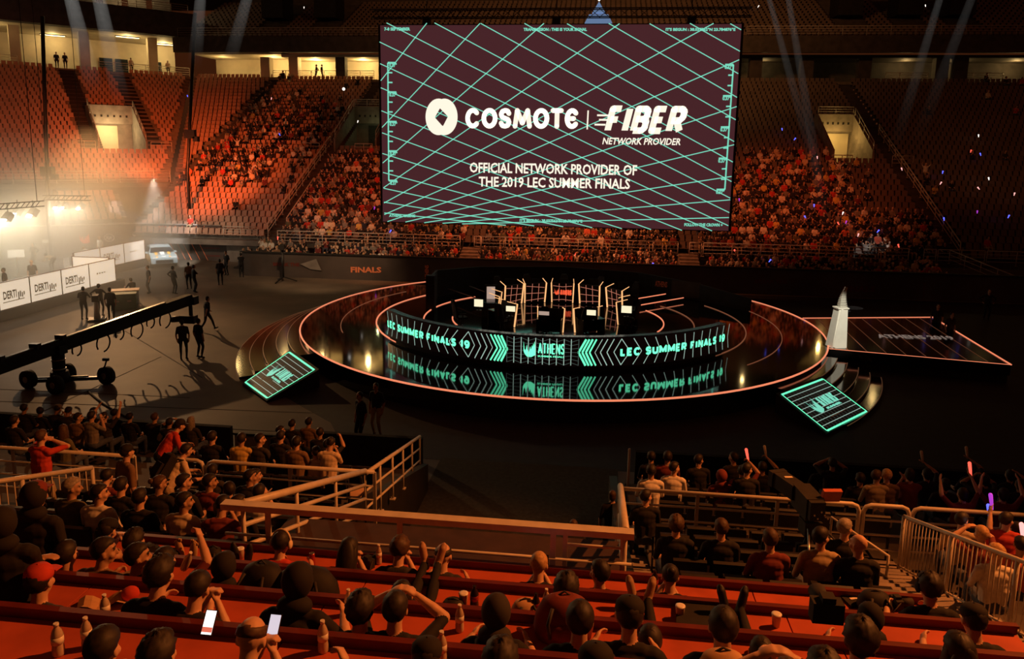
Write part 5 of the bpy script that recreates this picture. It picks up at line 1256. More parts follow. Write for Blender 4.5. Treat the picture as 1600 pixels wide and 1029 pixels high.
# ---------------------------------------------------------------- analyst stage on the left with its haze and lamps
PX = -30.2; PZ = .55
plat = thing('analyst_platform', 'dark raised platform of the analyst stage at the left', 'platform', (-38, 41, 0))
MB().ext([(7.9, -14, 0), (7.9, 2.6, 0), (4.0, 3.0, 0), (4.0, 11.2, 0), (0, 11.2, 0), (-10, 5, 0), (-15, -3, 0), (-15, -14, 0)], (0, 0, PZ)).build('deck', 'matte_black', plat)
def panel(label, l, r, hpx, plane, txt=True, ink=1.0, axis='x'):
    """advertising board between two bottom pixels on a plane of constant X or Y"""
    F = hx if axis == 'x' else hy
    a, b = F(*l, plane), F(*r, plane); z0 = PZ+.02; a.z = b.z = z0
    h = 1.42; t = thing('advertising_board', label, 'board', (a.x, a.y, z0), atan2(b.y-a.y, b.x-a.x), 'cream advertising boards'); w = (b-a).length
    MB().box((w/2, .03, h/2), (w-.04, .05, h)).build('board', 'board_glow', t)
    f = MB()
    for x in (.0, w): f.box((x, .03, h/2), (.06, .09, h+.04))
    f.box((w/2, .03, h), (w, .09, .04)).box((w/2, .03, 0), (w, .09, .04)); f.build('frame', 'desk_edge', t)
    if txt:
        mb = MB(); s = min(.42, w*.2)
        mb.text('DERTI', lambda u, v: Vector((w*.14+u, -.004, h*.36+v)), bold=.03, w=w*.42, h=s)
        for k in range(4): mb.box((w*(.62+k*.06), -.002, h*(.40+.05*(k % 2))), (w*.035, .006, s*(.9-.15*k)))
        mb.build('lettering', 'panel_ink', t)
        MB().add([(w*.12, -.003, h*.24), (w*.8, -.003, h*.24), (w*.8, -.003, h*.27), (w*.12, -.003, h*.27)], [(0, 1, 2, 3)]).build('small_lettering', 'concrete', t)
    else:
        mb = MB()
        for k in range(4): mb.box((w*(.3+k*.09), -.002, h*.5), (w*.05, .006, .10-.015*k))
        mb.build('lettering', 'concrete', t)
    return t
def hb(px, py): return hz(px, py, PZ)
xs = [(-42, 512), (0, 497), (49, 481), (98, 466), (141, 454), (181.5, 444)]
def onX(px, plane=PX):   # where the bottom of the boards crosses pixel column px
    lo, hi = 300, 700
    for _ in range(40):
        m = (lo+hi)/2; p = hx(px, m, plane)
        if p.z > PZ: lo = m
        else: hi = m
    return m
pxs = (-44, 0, 49, 98, 141, 181.5)
names = ('cream lettered board at the left edge of the frame', 'cream lettered board, first of the front row from the left', 'cream lettered board with dark lettering, second of the front row', 'pale green-tinted lettered board, third of the front row', 'cream board with a faint small logo, right end of the front row')
for i in range(5): panel(names[i], (pxs[i], onX(pxs[i])), (pxs[i+1], onX(pxs[i+1])), 38, PX, i < 4)
X2 = -34.2
pxs2 = (118, 158, 195, 227)
names2 = ('cream board seen behind the front row, left of three', 'cream lettered board of the rear row, middle of three', 'cream board with a faint logo beside the striped car, right of three')
for i in range(3): panel(names2[i], (pxs2[i], onX(pxs2[i], X2)), (pxs2[i+1], onX(pxs2[i+1], X2)), 38, X2, i == 1)
a = hx(181.5, onX(181.5), PX); t = panel('plain cream board turned sideways at the end of the front row', (120, 0), (181, 0), 38, a.y+.1, False, axis='y')
t.location = (X2+1.0, a.y+.12, PZ+.02); t.rotation_euler = (0, 0, 0)
# analyst desk, chair, people
def head_at(px, py, zf, h=1.64): return Vector((*hz(px, py, zf+h).xy, zf))
q = head_at(78, 432, PZ, .8); dk = thing('analyst_desk', 'pale curved analyst desk crowded with papers and gear', 'desk', (q.x, q.y, PZ), radians(80))
MB().ext([(-3.4, -.5, .72), (3.0, -.45, .72), (3.2, .35, .72), (-3.4, .45, .72)], (0, 0, .06)).build('desktop', 'panel_cream', dk)
MB().ext([(-3.3, -.4, 0), (2.9, -.35, 0), (2.9, .2, 0), (-3.3, .3, 0)], (0, 0, .72)).build('front_panel', 'soft_black', dk)
rr = random.Random(3)
for k in range(7):
    p = dk.matrix_basis @ Vector((-2.8+k*.9, rr.uniform(-.2, .2), .785))
    o = MB().box((0, 0, .012), (.30, .22, .024)).build('papers', 'white_plastic', None, p); o.rotation_euler = (0, 0, rr.uniform(0, 3)); tag(o, 'white paper stack on the analyst desk, %s from the near end' % ORD[k], 'papers', 'papers on the analyst desk')
q = head_at(110, 404, PZ, 1.0); ch = thing('white_chair', 'white moulded chair on the analyst stage', 'chair', (q.x, q.y, PZ), radians(100))
MB().box((0, 0, .45), (.62, .55, .07)).build('seat', 'white_plastic', ch); MB().box((0, .27, .78), (.62, .07, .55)).build('backrest', 'white_plastic', ch)
for sx in (-1, 1):
    for sy in (-1, 1): MB().tube([(sx*.26, sy*.22, 0), (sx*.22, sy*.2, .42)], .02, 6).build('leg', 'steel', ch)
for px, py, ps, rz, lb, kw in (
    (6, 421, 'stand', 2.6, 'analyst in a dark suit at the left edge of the analyst stage', dict(top='charcoal', bot='charcoal')),
    (49, 409, 'stand', 3.4, 'blond analyst in a dark jacket standing behind the boards', dict(top='charcoal', bot='charcoal', hcol='blond')),
    (80, 400, 'bend', 1.5, 'person in a cream shirt bending far over the analyst desk', dict(top='cream', bot='grey', hcol='brown')),
    (137, 390, 'bend', 1.3, 'person in white bending down behind the rear boards', dict(top='white', bot='white', hcol='blond')),
    (155, 371, 'stand', 3.0, 'person in a long white coat standing behind the rear boards', dict(top='white', bot='white', hcol='blond')),
    (51, 381, 'hips', 2.9, 'hazy dark stagehand standing at the back of the analyst stage', dict(top='black', bot='black'))):
    person(ps, head_at(px, py, PZ, 1.05 if ps == 'bend' else 1.64), rz, lb, lod=1, **kw)
for px, py, lb, w in ((25, 396, 'white floating side monitor at the back of the analyst stage', .9), (71, 377, 'small white lamp stand at the back of the analyst stage', .4)):
    q = head_at(px, py, PZ, 1.5); s = thing('side_monitor', lb, 'monitor', (q.x, q.y, PZ), radians(35)); MB().box((0, 0, 1.5), (w, .08, w*.55)).build('panel', 'white_plastic', s); MB().tube([(0, 0, 0), (0, 0, 1.4)], .04, 8).build('pole', 'alu_dark', s); MB().box((0, 0, .03), (.5, .5, .06)).build('base', 'alu_dark', s)
# lamps on two trusses
for k, (px, py, z, pw) in enumerate(((7, 340, 4.8, 1100), (22.5, 331, 4.85, 1100), (47, 333, 4.8, 1100), (87, 322, 4.55, 800), (97, 322, 4.55, 800), (123, 323, 4.5, 800))):
    q = hz(px, py, z); big = k < 3
    s = thing('stage_lamp', 'bright white stage lamp over the analyst stage, %s' % ('leftmost of the near three', 'middle of the near three', 'rightmost of the near three', 'leftmost of the far three', 'middle of the far three', 'rightmost of the far three')[k], 'lamp', q, radians(-25))
    R = Matrix.Rotation(radians(-38), 3, 'X'); w = .62 if big else .5
    MB().box((0, .2, .05), (w, .34, w*.8), 0, R, .9).build('housing', 'alu_dark', s); MB().box((0, 0, -.06), (w*.92, .03, w*.74), 0, R).build('lens', 'lamp_face', s)
    MB().bar((0, .2, .1), (0, .2, (5.5 if big else 5.3)-z+.1), .05).build('bracket', 'alu_dark', s)
    tgt = Vector((q.x+.6, q.y-1.6, 0)); lamp('stage_lamp_beam', 'SPOT', q+Vector((.25, -.35, -.15)), tgt, pw*1.3, (1, .88, .62), .2, 70, .9); lamp('stage_lamp_spill', 'POINT', q+Vector((.2, -.4, -.3)), None, 330, (1, .84, .56), .25)
for k, (a, b) in enumerate((((-14, 328), (66, 322)), ((70, 312), (140, 313)))):
    z = 5.5 if k == 0 else 5.3; p, q = hz(*a, z), hz(*b, z); tr_ = thing('lamp_truss', 'dark truss carrying the %s stage lamps over the analyst stage' % ('near', 'far')[k], 'truss', p); d = q-p; mb = MB(); n = 10
    for y in (-.15, .15):
        for z2 in (0, .3): mb.bar((0, y, z2), d+Vector((0, y, z2)), .05)
    for i in range(n): mb.bar(d*(i/n)+Vector((0, -.15, 0)), d*((i+1)/n)+Vector((0, -.15, .3)), .03)
    mb.build('lattice', 'alu_dark', tr_)
    MB().tube([d*.1+Vector((0, 0, .3)), d*.1+Vector((0, 0, 14))], .02, 5).tube([d*.9+Vector((0, 0, .3)), d*.9+Vector((0, 0, 14))], .02, 5).build('cable', 'alu_dark', tr_)
# dark speaker line and mast in front of the corner stand
for px, y0, y1, Y, lb in ((66, 25, 345, 50, 'tall thin dark mast with rigging at the far left'), (305, 20, 270, 58, 'tall thin dark mast in front of the orange seats')):
    q = hy(px+(10 if px < 100 else -12), y1, Y); q0_ = hy(px, y0, Y); s = thing('rigging_mast', lb, 'mast', (q.x, q.y, 0)); MB().tube([(0, 0, 0), Vector((q.x, q.y, q.z))-Vector((q.x, q.y, 0)), Vector((q0_.x-q.x, 0, q0_.z))], .13, 8).build('pole', 'alu_dark', s)
    m = Vector(((q0_.x-q.x)*.3, 0, q.z+(q0_.z-q.z)*.25)); MB().box(m, (.9, .4, .7)).box(m+Vector((.5, 0, -.4)), (.4, .4, .4)).build('fixture', 'alu_dark', s)
# the striped car
q = hz(250, 399, .75); car = thing('car', 'pale teal car with orange stripes parked before the chevron banner', 'car', (q.x, q.y, .02), radians(-50))
# local +X is the nose
def carbody():
    prof = [(-2.05, .42), (-2.1, .80), (-1.95, 1.02), (-1.5, 1.12), (-1.05, 1.46), (-.55, 1.56), (.1, 1.55), (.55, 1.42), (1.0, 1.08), (1.75, .94), (2.08, .78), (2.12, .40)]
    mb = MB(); n = len(prof)
    wid = lambda z: .90-.24*max(0, (z-1.0)/.55)
    L_ = [(x, wid(z), z) for x, z in prof]; R_ = [(x, -wid(z), z) for x, z in prof]; M_ = [(x, 0, z+.035*(1 if .5 < z else 0)) for x, z in prof]
    fs = []
    for i in range(n-1): fs += [(i, i+1, 2*n+i+1, 2*n+i), (2*n+i, 2*n+i+1, n+i+1, n+i)]
    fs += [tuple(range(n))[::-1], tuple(range(n, 2*n)), (0, 2*n, n, n, n)[:3], (n-1, 2*n-1, 3*n-1)]
    return mb.add(L_+R_+M_, fs)
cb_ = carbody(); cb_.build('body', 'car_paint', car)
MB().add([(.60, .68, 1.40), (.60, -.68, 1.40), (1.02, -.80, 1.10), (1.02, .80, 1.10)], [(0, 1, 2, 3)]).build('windscreen', 'glass_dark', car).location = (.03, 0, .045)
for s in (-1, 1):
    MB().ext([(-1.3, s*.83, 1.10), (-.98, s*.70, 1.40), (.12, s*.69, 1.46), (.50, s*.73, 1.36), (.86, s*.86, 1.10)], (0, s*.05, 0)).build('side_window', 'glass_dark', car)
    MB().box((1.98, s*.62, .78), (.16, .36, .14)).build('headlight', 'white_plastic', car)
    MB().box((.62, s*1.0, 1.08), (.14, .2, .13)).build('wing_mirror', 'car_paint', car)
    for x in (-1.3, 1.32):
        MB().tube([(x, s*.72, .32), (x, s*.93, .32)], .32, 18).build('wheel', 'rubber', car)
        MB().tube([(x, s*.92, .32), (x, s*.95, .32)], .19, 14).build('hub_cap', 'steel', car)
st = MB()
for s in (-1, 1):
    for k in range(9):
        x = -1.9+k*.42; st.ext([(x, s*.905, .42), (x+.16, s*.905, .42), (x+.40, s*.905, .98), (x+.26, s*.905, .98)], (0, s*.012, 0))
for y in (-.52, .36): st.ext([(1.02, y, 1.135), (1.02, y+.2, 1.135), (2.0, y+.12, .86), (2.0, y-.02, .86)], (0, 0, .012))
st.build('stripes', 'car_orange', car); MB().ext([(1.04, -.16, 1.145), (1.04, .14, 1.145), (1.98, .12, .875), (1.98, -.14, .875)], (0, 0, .012)).build('bonnet_stripe', 'white_plastic', car)
MB().box((2.10, 0, .55), (.06, 1.2, .24)).build('grille', 'matte_black', car)
lamp('car_fill', 'SPOT', car.location+Vector((3, -5, 7)), car.location+Vector((0, 0, .7)), 10000, (1, .95, .8), .15, 34, .5)  # unseen spot without a fixture, aimed to brighten the car

# ---------------------------------------------------------------- camera crane
b0 = hz(95, 604, 0); cr_ = thing('camera_crane', 'long black camera crane on a wheeled dolly on the concrete floor', 'camera crane', (b0.x, b0.y, 0), 0)
piv = hy(91, 540, b0.y+.05)-Vector((b0.x, b0.y, 0)); end = hy(297, 467, b0.y+6.2)-Vector((b0.x, b0.y, 0)); dirn = (end-piv).normalized(); tail = piv-dirn*6.5
mb = MB(); mb.bar(tail, end, .34, .46); mb.build('arm', 'matte_black', cr_)
MB().bar(tail+Vector((0, 0, .25)), piv+dirn*5+Vector((0, 0, .25)), .14, .04).build('arm_rail', 'steel', cr_)
for f in (.12, .30, .42, .55, .66, .78): 
    c0 = piv+(end-piv)*f+Vector((0, -.05, -.16)); rad = .30 if f in (.30, .55, .78) else .2
    MB().tube([c0+dirn*(cos(t)*rad)+Vector((0, 0, -rad*1.25*(1-sin(t)) if False else -rad*1.2-rad*1.2*sin(t))) for t in [radians(150-300*i/14-60+0) for i in range(15)]], .032, 6).build('cable_loop', 'rubber', cr_)
for f in (-.55, -.22, .03): MB().box(piv+dirn*(f*4)+Vector((0, 0, .28)), (.34, .2, .22)).build('bracket', 'alu_dark', cr_)
MB().tube([(0, 0, .25), (0, 0, piv.z-.1)], .22, 14).box((0, 0, piv.z-.12), (.5, .42, .34)).build('column', 'matte_black', cr_)
MB().tube([(0, 0, .2), (0, 0, .62)], [.36, .30], 14).build('column_base', 'matte_black', cr_)
for r_, z in ((.17, .7), (.17, 1.05)): MB().tube([(0, 0, z), (0, 0, z+.04)], .245, 14).build('collar', 'steel', cr_)
MB().bar((-.95, -.25, .26), (1.35, .55, .26), .16, .12).bar((-.2, .6, .26), (.35, -.7, .26), .16, .12).bar((-.8, -.2, .36), (.9, .35, .36), .06).build('dolly_frame', 'alu_dark', cr_)
for x, y in ((-1.05, -.3), (1.45, .6), (.4, -.75), (-.25, .72)):
    w = MB().tube([(x-.03, y-.12, .34), (x+.03, y+.12, .34)], .34, 20).build('wheel', 'rubber', cr_); MB().tube([(x-.035, y-.135, .34), (x+.035, y+.135, .34)], .12, 12).build('hub', 'steel', w)
MB().tube([(1.15, .5, .3), (1.5, .5, .75), (1.58, .5, .98)], .03, 7).box((1.55, .5, 1.0), (.22, .1, .1)).build('steering_handle', 'alu_dark', cr_)
MB().box(end+Vector((.05, 0, -.05)), (.5, .4, .36)).bar(end+Vector((0, 0, -.2)), end+Vector((0, 0, -.75)), .12).build('head_mount', 'matte_black', cr_)
hd_ = MB().box(end+Vector((-.1, -.05, -.92)), (.7, .36, .34)).tube([end+Vector((-.45, -.1, -.92)), end+Vector((-.85, -.14, -.94))], [.13, .15], 12); hd_.build('camera_head', 'alu_dark', cr_)

# ---------------------------------------------------------------- crew on the floor
CREW = [
 (284, 503, 'stand', .4, 'crew member in dark clothes under the crane head, left of the pair', dict(top='charcoal', bot='charcoal')),
 (309, 501, 'stand', -.3, 'crew member in dark clothes under the crane head, right of the pair', dict(top='black', bot='charcoal')),
 (322, 466, 'walk', -.6, 'crew member walking past the crane head in dark clothes', dict(top='black', bot='charcoal')),
 (128, 451, 'operate', .3, 'camera operator in black before the lettered boards', dict(top='black', bot='black')),
 (154, 446, 'hips', .2, 'crew member in black standing before the boards, right of the operator', dict(top='black', bot='black')),
 (171, 452, 'stand', .5, 'crew member in black left of the green crate', dict(top='black', bot='black')),
 (207, 437, 'sit_desk', 1.2, 'crew member leaning beside the wooden table top', dict(top='charcoal', bot='black')),
 (231, 417, 'stand', 2.4, 'crew member in dark clothes standing close to the striped car', dict(top='charcoal', bot='black')),
 (270, 418, 'hips', -.4, 'crew member in dark clothes left of the group of two by the car', dict(top='black', bot='black')),
 (294, 412, 'stand', .8, 'crew member in brown, left of the two standing past the car', dict(top='brown', bot='charcoal')),
 (302, 416, 'fold', -.8, 'crew member in black, right of the two standing past the car', dict(top='black', bot='black')),
 (343, 407, 'stand', .6, 'security guard in dark clothes, left of two by the grey doorway', dict(top='charcoal', bot='black')),
 (353, 394, 'stand', 2.8, 'security guard in dark clothes, right of two by the grey doorway', dict(top='black', bot='black')),
 (376, 397, 'fold', .4, 'crew member with folded arms near the left end of the barrier', dict(top='black', bot='black')),
 (588, 603, 'stand', 2.9, 'crew member in black with a lanyard standing in the dark before the stage', dict(top='black', bot='khaki')),
 (563, 617, 'stand', 2.5, 'barely visible crew member in the dark left of the lanyard man', dict(top='black', bot='black')),
 (1466, 478, 'stand', 2.8, 'dim crew member standing behind the pointed side deck', dict(top='black', bot='black')),
 (1487, 491, 'stand', 3.4, 'dim crew member beyond the tip of the pointed side deck', dict(top='charcoal', bot='black')),
 (1546, 455, 'hips', 3.0, 'dim crew member at the far right by the barrier', dict(top='black', bot='black'))]
for px, py, ps, rz, lb, kw in CREW:
    p = head_at(px, py, 0, 1.22 if ps.startswith('sit') else 1.64); person(ps, p, rz+pi if False else rz, lb, lod=1, skin=rr.choice((0, 1)), **kw)
q = head_at(150, 474, 0, .9); s = thing('camera_pedestal', 'white-capped camera pedestal in front of the lettered boards', 'camera', (q.x, q.y, 0), .5)
MB().tube([(0, 0, .1), (0, 0, 1.0)], [.16, .10], 10).build('column', 'white_plastic', s); MB().box((0, 0, .06), (.8, .8, .12)).build('base', 'alu_dark', s); MB().box((0, 0, 1.2), (.3, .6, .32)).tube([(0, .3, 1.2), (0, .65, 1.2)], .11, 10).build('camera_body', 'matte_black', s)
q = head_at(195, 452, 0, .85); s = thing('work_table', 'small table with a pale wooden top beside the crew', 'table', (q.x, q.y, 0), .5); MB().box((0, 0, .83), (1.5, .8, .05)).build('top', 'wood_pale', s)
for sx in (-1, 1):
    for sy in (-1, 1): MB().tube([(sx*.65, sy*.34, 0), (sx*.65, sy*.34, .8)], .025, 6).build('leg', 'alu_dark', s)
q = head_at(194, 474, 0, .3); s = thing('equipment_crate', 'green equipment crate below the wooden table top', 'crate', (q.x, q.y, 0), .5); MB().box((0, 0, .42), (1.25, .7, .84)).build('box', 'crate_green', s); MB().box((0, 0, .87), (1.3, .75, .06)).build('lid', 'crate_green', s)
for sx in (-1, 1): MB().box((sx*.3, -.37, .5), (.2, .04, .08)).build('latch', 'steel', s)
for k, (px, py) in enumerate(((443, 440), (405, 425))):
    q = hz(px, py, 0); s = thing('floor_camera', 'small tripod camera on the floor before the far barrier' if k == 0 else 'dark equipment cart near the left end of the far barrier', 'camera' if k == 0 else 'cart', (q.x, q.y, 0), .3)
    if k == 0:
        MB().tube([(0, 0, .3), (0, 0, 2.2)], .07, 8).build('column', 'alu_dark', s); MB().box((0, 0, 2.4), (.3, .6, .35)).build('camera_body', 'matte_black', s)
        for j in range(3): MB().bar((0, 0, .35), (.9*cos(j*2.1), .9*sin(j*2.1), .04), .07).build('leg', 'alu_dark', s)
    else:
        MB().box((0, 0, .5), (2.4, .8, .8)).build('body', 'matte_black', s)
        for sx in (-1, 1): MB().tube([(sx*.9, -.42, .12), (sx*.9, .42, .12)], .12, 10).build('wheel', 'rubber', s)

lamp('analyst_fill', 'SPOT', (-22, 35, 11), (-36.5, 41.5, 1.6), 6500, (1, .86, .62), .2, 36, .8)  # added unseen spot, lights the analysts and board fronts from ahead
lamp('banner_fill', 'SPOT', (-19, 43, 9), (-33, 55.6, 1.4), 4200, (1, .62, .4), .2, 30, .8)  # added spot without a fixture, brightens the chevron banner
for px, py, ps, rz, lb in ((897, 822, 'walk', .2, 'dark person walking in the tunnel, head showing above the parapet rail'), (957, 774, 'stand', .1, 'dark person standing by the right wall of the tunnel')):
    person(ps, head_at(px, py, 0, 1.64), rz, lb, 'black', 'black', 0, 'short', 'brown', lod=1)
# ---------------------------------------------------------------- near tribune: lower blocks, tunnel, railings, press desks
def zrow(Y): return 2.22+(11.6-Y)*.335 if Y < 12 else max(.25, 2.0-(12.4-0-Y)*-.30)
def block(name, x0, x1, ys, zf, mat='concrete_dark'):
    mb = MB()
    for ya, yb in zip(ys, ys[1:]): mb.box(((x0+x1)/2, (ya+yb)/2, zf(ya)/2-.2), (x1-x0, abs(ya-yb), zf(ya)+.4))
    return struct(name, mb, mat)
zl = lambda y: 2.05-(y-12.4)*.29
lys = [12.4+.8*i for i in range(8)]
block('floor_near_lower_left', -30, -4.45, lys, zl); block('floor_near_lower_right', .95, 30, lys, zl)
zu = lambda y: 2.22+(11.7-y)*.335
uys = [12.4, 11.65, 10.85, 10.05, 9.25, 8.45, 7.3]
zun = {12.4: 2.2, 11.65: 2.25, 10.85: 2.5, 10.05: 2.77, 9.25: 3.05, 8.45: 3.32, 7.3: 3.32}
def upper(name, x0, x1, mat='concrete_dark'):
    mb = MB()
    for ya, yb in zip(uys, uys[1:]):
        z = zun[yb] if yb != 7.3 else 3.4
        z = {11.65: 2.2, 10.85: 2.25, 10.05: 2.52, 9.25: 2.79, 8.45: 3.06, 7.3: 3.33}[yb]
        mb.box(((x0+x1)/2, (ya+yb)/2, z/2-.2), (x1-x0, ya-yb, z+.4))
    return struct(name, mb, mat)
upper('floor_near_upper_left', -30, -4.25); upper('floor_near_upper_right', 1.08, 3.75); upper('floor_near_upper_far_right', 5.25, 30)
mb = MB()
for i in range(24):
    y = 12.2-i*.21; mb.box((4.5, y, (2.2+i*.072)/2), (1.5, .21, 2.2+i*.072), 0)
struct('floor_near_stair_right', mb, 'tread')
mb = MB()
for i in range(23): y = 12.2-i*.21; mb.box((.80, y, (1.95+i*.072)/2), (.55, .21, 1.95+i*.072))
struct('floor_near_stair_tunnel', mb, 'tread')
struct('wall_tunnel_near_left', MB().ext([(-4.25, 7.3, 0), (-4.25, 18.2, 0), (-4.25, 18.2, .75), (-4.25, 12.2, 2.5), (-4.25, 7.3, 4.0)], (-.2, 0, 0)), 'matte_black')
struct('wall_tunnel_near_right', MB().ext([(.55, 7.3, 0), (.55, 18.2, 0), (.55, 18.2, .75), (.55, 12.2, 2.2), (.55, 7.3, 3.7)], (.2, 0, 0)), 'matte_black')
struct('floor_tunnel_roof', MB().box((-1.85, 8.3, 3.7), (4.7, 2.1, .25)), 'desk_under')
# front drape of the lower blocks
mb = MB(); xl = hz(360, 668, 1.12).x; xm = hz(440, 672, 1.12).x
struct('wall_pit_left', MB().box(((-30+xl)/2, 19.0, .57), (xl+30, .16, 1.14)), 'drape'); struct('wall_pit_middle', MB().box(((xm-4.6)/2, 19.0, .57), (-4.6-xm, .16, 1.14)), 'drape'); struct('wall_pit_right', MB().box((16, 19.0, .57), (29.5, .16, 1.14)), 'drape')
gt = thing('gate_panel', 'pale grey panel closing the gap in the black front wall', 'gate', ((xl+xm)/2, 19.1, 0)); MB().box((0, 0, .5), (xm-xl-.1, .06, .72)).build('panel', 'concrete', gt); MB().box((0, 0, .90), (xm-xl, .1, .06)).build('frame', 'alu_dark', gt)
pl_ = thing('barrier_post', 'thin pale post at the front end of the right tunnel wall', 'post', (hz(984, 700, 1.9).x, 17.4, .6)); MB().tube([(0, 0, -.6), (0, 0, 1.25)], .03, 8).build('pole', 'rail_paint', pl_); MB().box((0, 0, -.55), (.2, .2, .05)).build('base', 'alu_dark', pl_)
# railings
YK, ZK = 12.0, 2.28
def cross(label, xa, xb, mat='rail_paint', ends=(1, 1)):
    t = thing('cross_railing', label, 'railing', (xa, YK, ZK)); w = xb-xa; h = 1.06; r = .12
    pts = [(0, 0, 0), (0, 0, h-r), (r*.3, 0, h-r*.3), (r, 0, h), (w-r, 0, h), (w-r*.3, 0, h-r*.3), (w, 0, h-r), (w, 0, 0)]
    if not ends[0]: pts = [(0, 0, h)]+pts[4:]
    if not ends[1]: pts = pts[:4]+[(w, 0, h)] if ends[0] else [(0, 0, h), (w, 0, h)]
    MB().tube(pts, .036, 10).build('handrail', mat, t)
    for z in (.28, .54, .80): MB().tube([(0.02, 0, z), (w-.02, 0, z)], .02, 7).build('rail_bar', mat, t)
    n = max(1, round(w/1.35))
    for k in range(0 if not ends[0] else 1, n+(1 if not ends[1] else 0)): MB().box((w*k/n, 0, h/2), (.06, .03, h)).build('post', mat, t)
    return t
bx = lambda px, py=745: hy(px, py, YK).x
cross('thick orange-lit rail across the left block at the left edge', -14.5, bx(212), ends=(0, 0))
cross('orange-lit gate rail with rounded corners behind the backpack carrier', bx(262), bx(319))
cross('long orange-lit rail between the gate and the tunnel in the left block', bx(325), bx(585), ends=(1, 0))
cross('long orange rail across the right block behind the black seats', bx(968, 770), bx(1342, 800), ends=(0, 1))
cross('short orange gate rail with rounded corners at the head of the right stair', bx(1349, 800), bx(1421, 800))
cross('orange rail at the right edge in front of the dark crowd', bx(1426, 800), 9.5, ends=(1, 0))
def sloped(label, pts, h, nm, gap, mat='rail_paint', r=.045, bal=0., rp=.028, name='tunnel_railing'): return railing(name, label, pts, h, nm, gap, mat, r, rp, balusters=bal)
zt = lambda y: 5.0-(y-7.4)*.361
t = thing('tunnel_parapet', 'thick orange-lit parapet rail across the end of the tunnel', 'railing', (-4.1, 7.4, 3.85))
MB().box((2.3, 0, 1.15), (4.62, .13, .07)).build('handrail', 'rail_paint', t)
MB().tube([(0, 0, .80), (4.6, 0, .80)], .018, 7).build('rail_bar', 'rail_paint', t); MB().tube([(0, .04, .46), (4.6, .04, .46)], .018, 7).build('rail_bar', 'rail_grey', t)
for x in (.52, 2.05, 3.75): MB().box((x, 0, .57), (.06, .03, 1.14)).build('post', 'rail_paint', t)
MB().box((2.3, .12, .30), (4.6, .03, .62)).build('kick_panel', 'desk_edge', t)
sloped('thick orange rail down the left side of the tunnel, upper part', [(-3.9, 7.45, 3.95), (-3.95, 12.0, 2.30)], 1.05, 3, 1.5, r=.05)
sloped('orange rail down the left side of the tunnel, lower part', [(-3.95, 12.0, 2.30), (-4.45, 18.1, .55)], 1.0, 2, 1.2, r=.04)
sloped('orange rail down the right side of the tunnel', [(.42, 7.45, 3.95), (.56, 12.0, 2.34)], 1.05, 3, 1.5, r=.05)
MB().box((-.5, 7.42, 4.42), (.04, .04, .9))
t = thing('tunnel_gate', 'small ladder-like rail at the right end of the parapet', 'railing', (-.22, 7.45, 3.85))
for z in (.3, .62, .95): MB().tube([(0, 0, z), (.62, 0, z)], .018, 7).build('rail_bar', 'rail_paint', t)
for x in (0, .62): MB().box((x, 0, .55), (.05, .03, 1.1)).build('post', 'rail_paint', t)
sloped('white baluster rail down the right edge of the stair', [(5.12, 11.8, 2.28), (5.12, 7.2, 3.83)], 1.0, 0, 1.55, 'rail_paint', .03, .115, .03, 'baluster_railing')
sloped('cream baluster rail at the left edge of the near left block', [(-8.72, 11.35, 2.4), (-9.3, 8.9, 3.1)], .98, 0, 1.3, 'rail_paint', .04, .13, .035, 'baluster_railing')
t = thing('stair_handrail', 'short sloped double handrail on the right stair', 'railing', (3.95, 11.7, 2.2))
MB().tube([(0, 0, 0), (.02, 0, 1.02), (.72, -.55, .72), (.72, -.55, -.1)], .026, 8).build('handrail', 'rail_paint', t)
for z in (.66, .32): MB().tube([(.01, 0, z), (.72, -.55, z-.30)], .018, 7).build('rail_bar', 'rail_paint', t)
# press desks
TREAD, ZA = 1.0, 3.85
DY = lambda k: 7.24-1.0*k
DZ = lambda k: ZA+.40*k
names = ['frontmost', 'second', 'third', 'fourth', 'fifth']
for k in range(5):
    z = DZ(k); y = DY(k)
    struct('floor_press_row_%d' % (k+1), MB().box((-.2, y-.5 if k else y-.45, z/2-.1), (14.5, 1.0 if k else 1.1, z+.2)), 'desk_under')
    if k == 4: continue
    xl_ = (-5.45, -5.9, -6.1, -6.1)[k]; xr = (3.52, 3.72, 3.95, 4.2)[k]; w = xr-xl_; cx = (xl_+xr)/2
    d = thing('press_desk', 'long red-lit press desk, %s row from the tunnel parapet' % names[k], 'desk', (cx, y, z))
    MB().box((0, 0, .42), (w, .045, .72)).box((0, 0, .787), (w+.02, .055, .022)).build('front_panel', 'desk_edge', d)
    top = MB(); n = 5
    for i in range(n): top.box((-w/2+w*(i+.5)/n, -.275, .70), (w/n-.012, .50, .035))
    top.build('desktop', 'desk_wood', d)
    MB().box((0, -.53, .685), (w, .02, .06)).build('edge_strip', 'desk_edge', d)
    for i in range(6): MB().box((-w/2+.03+(w-.06)*i/5, -.24, .34), (.045, .42, .68)).build('support', 'desk_under', d)
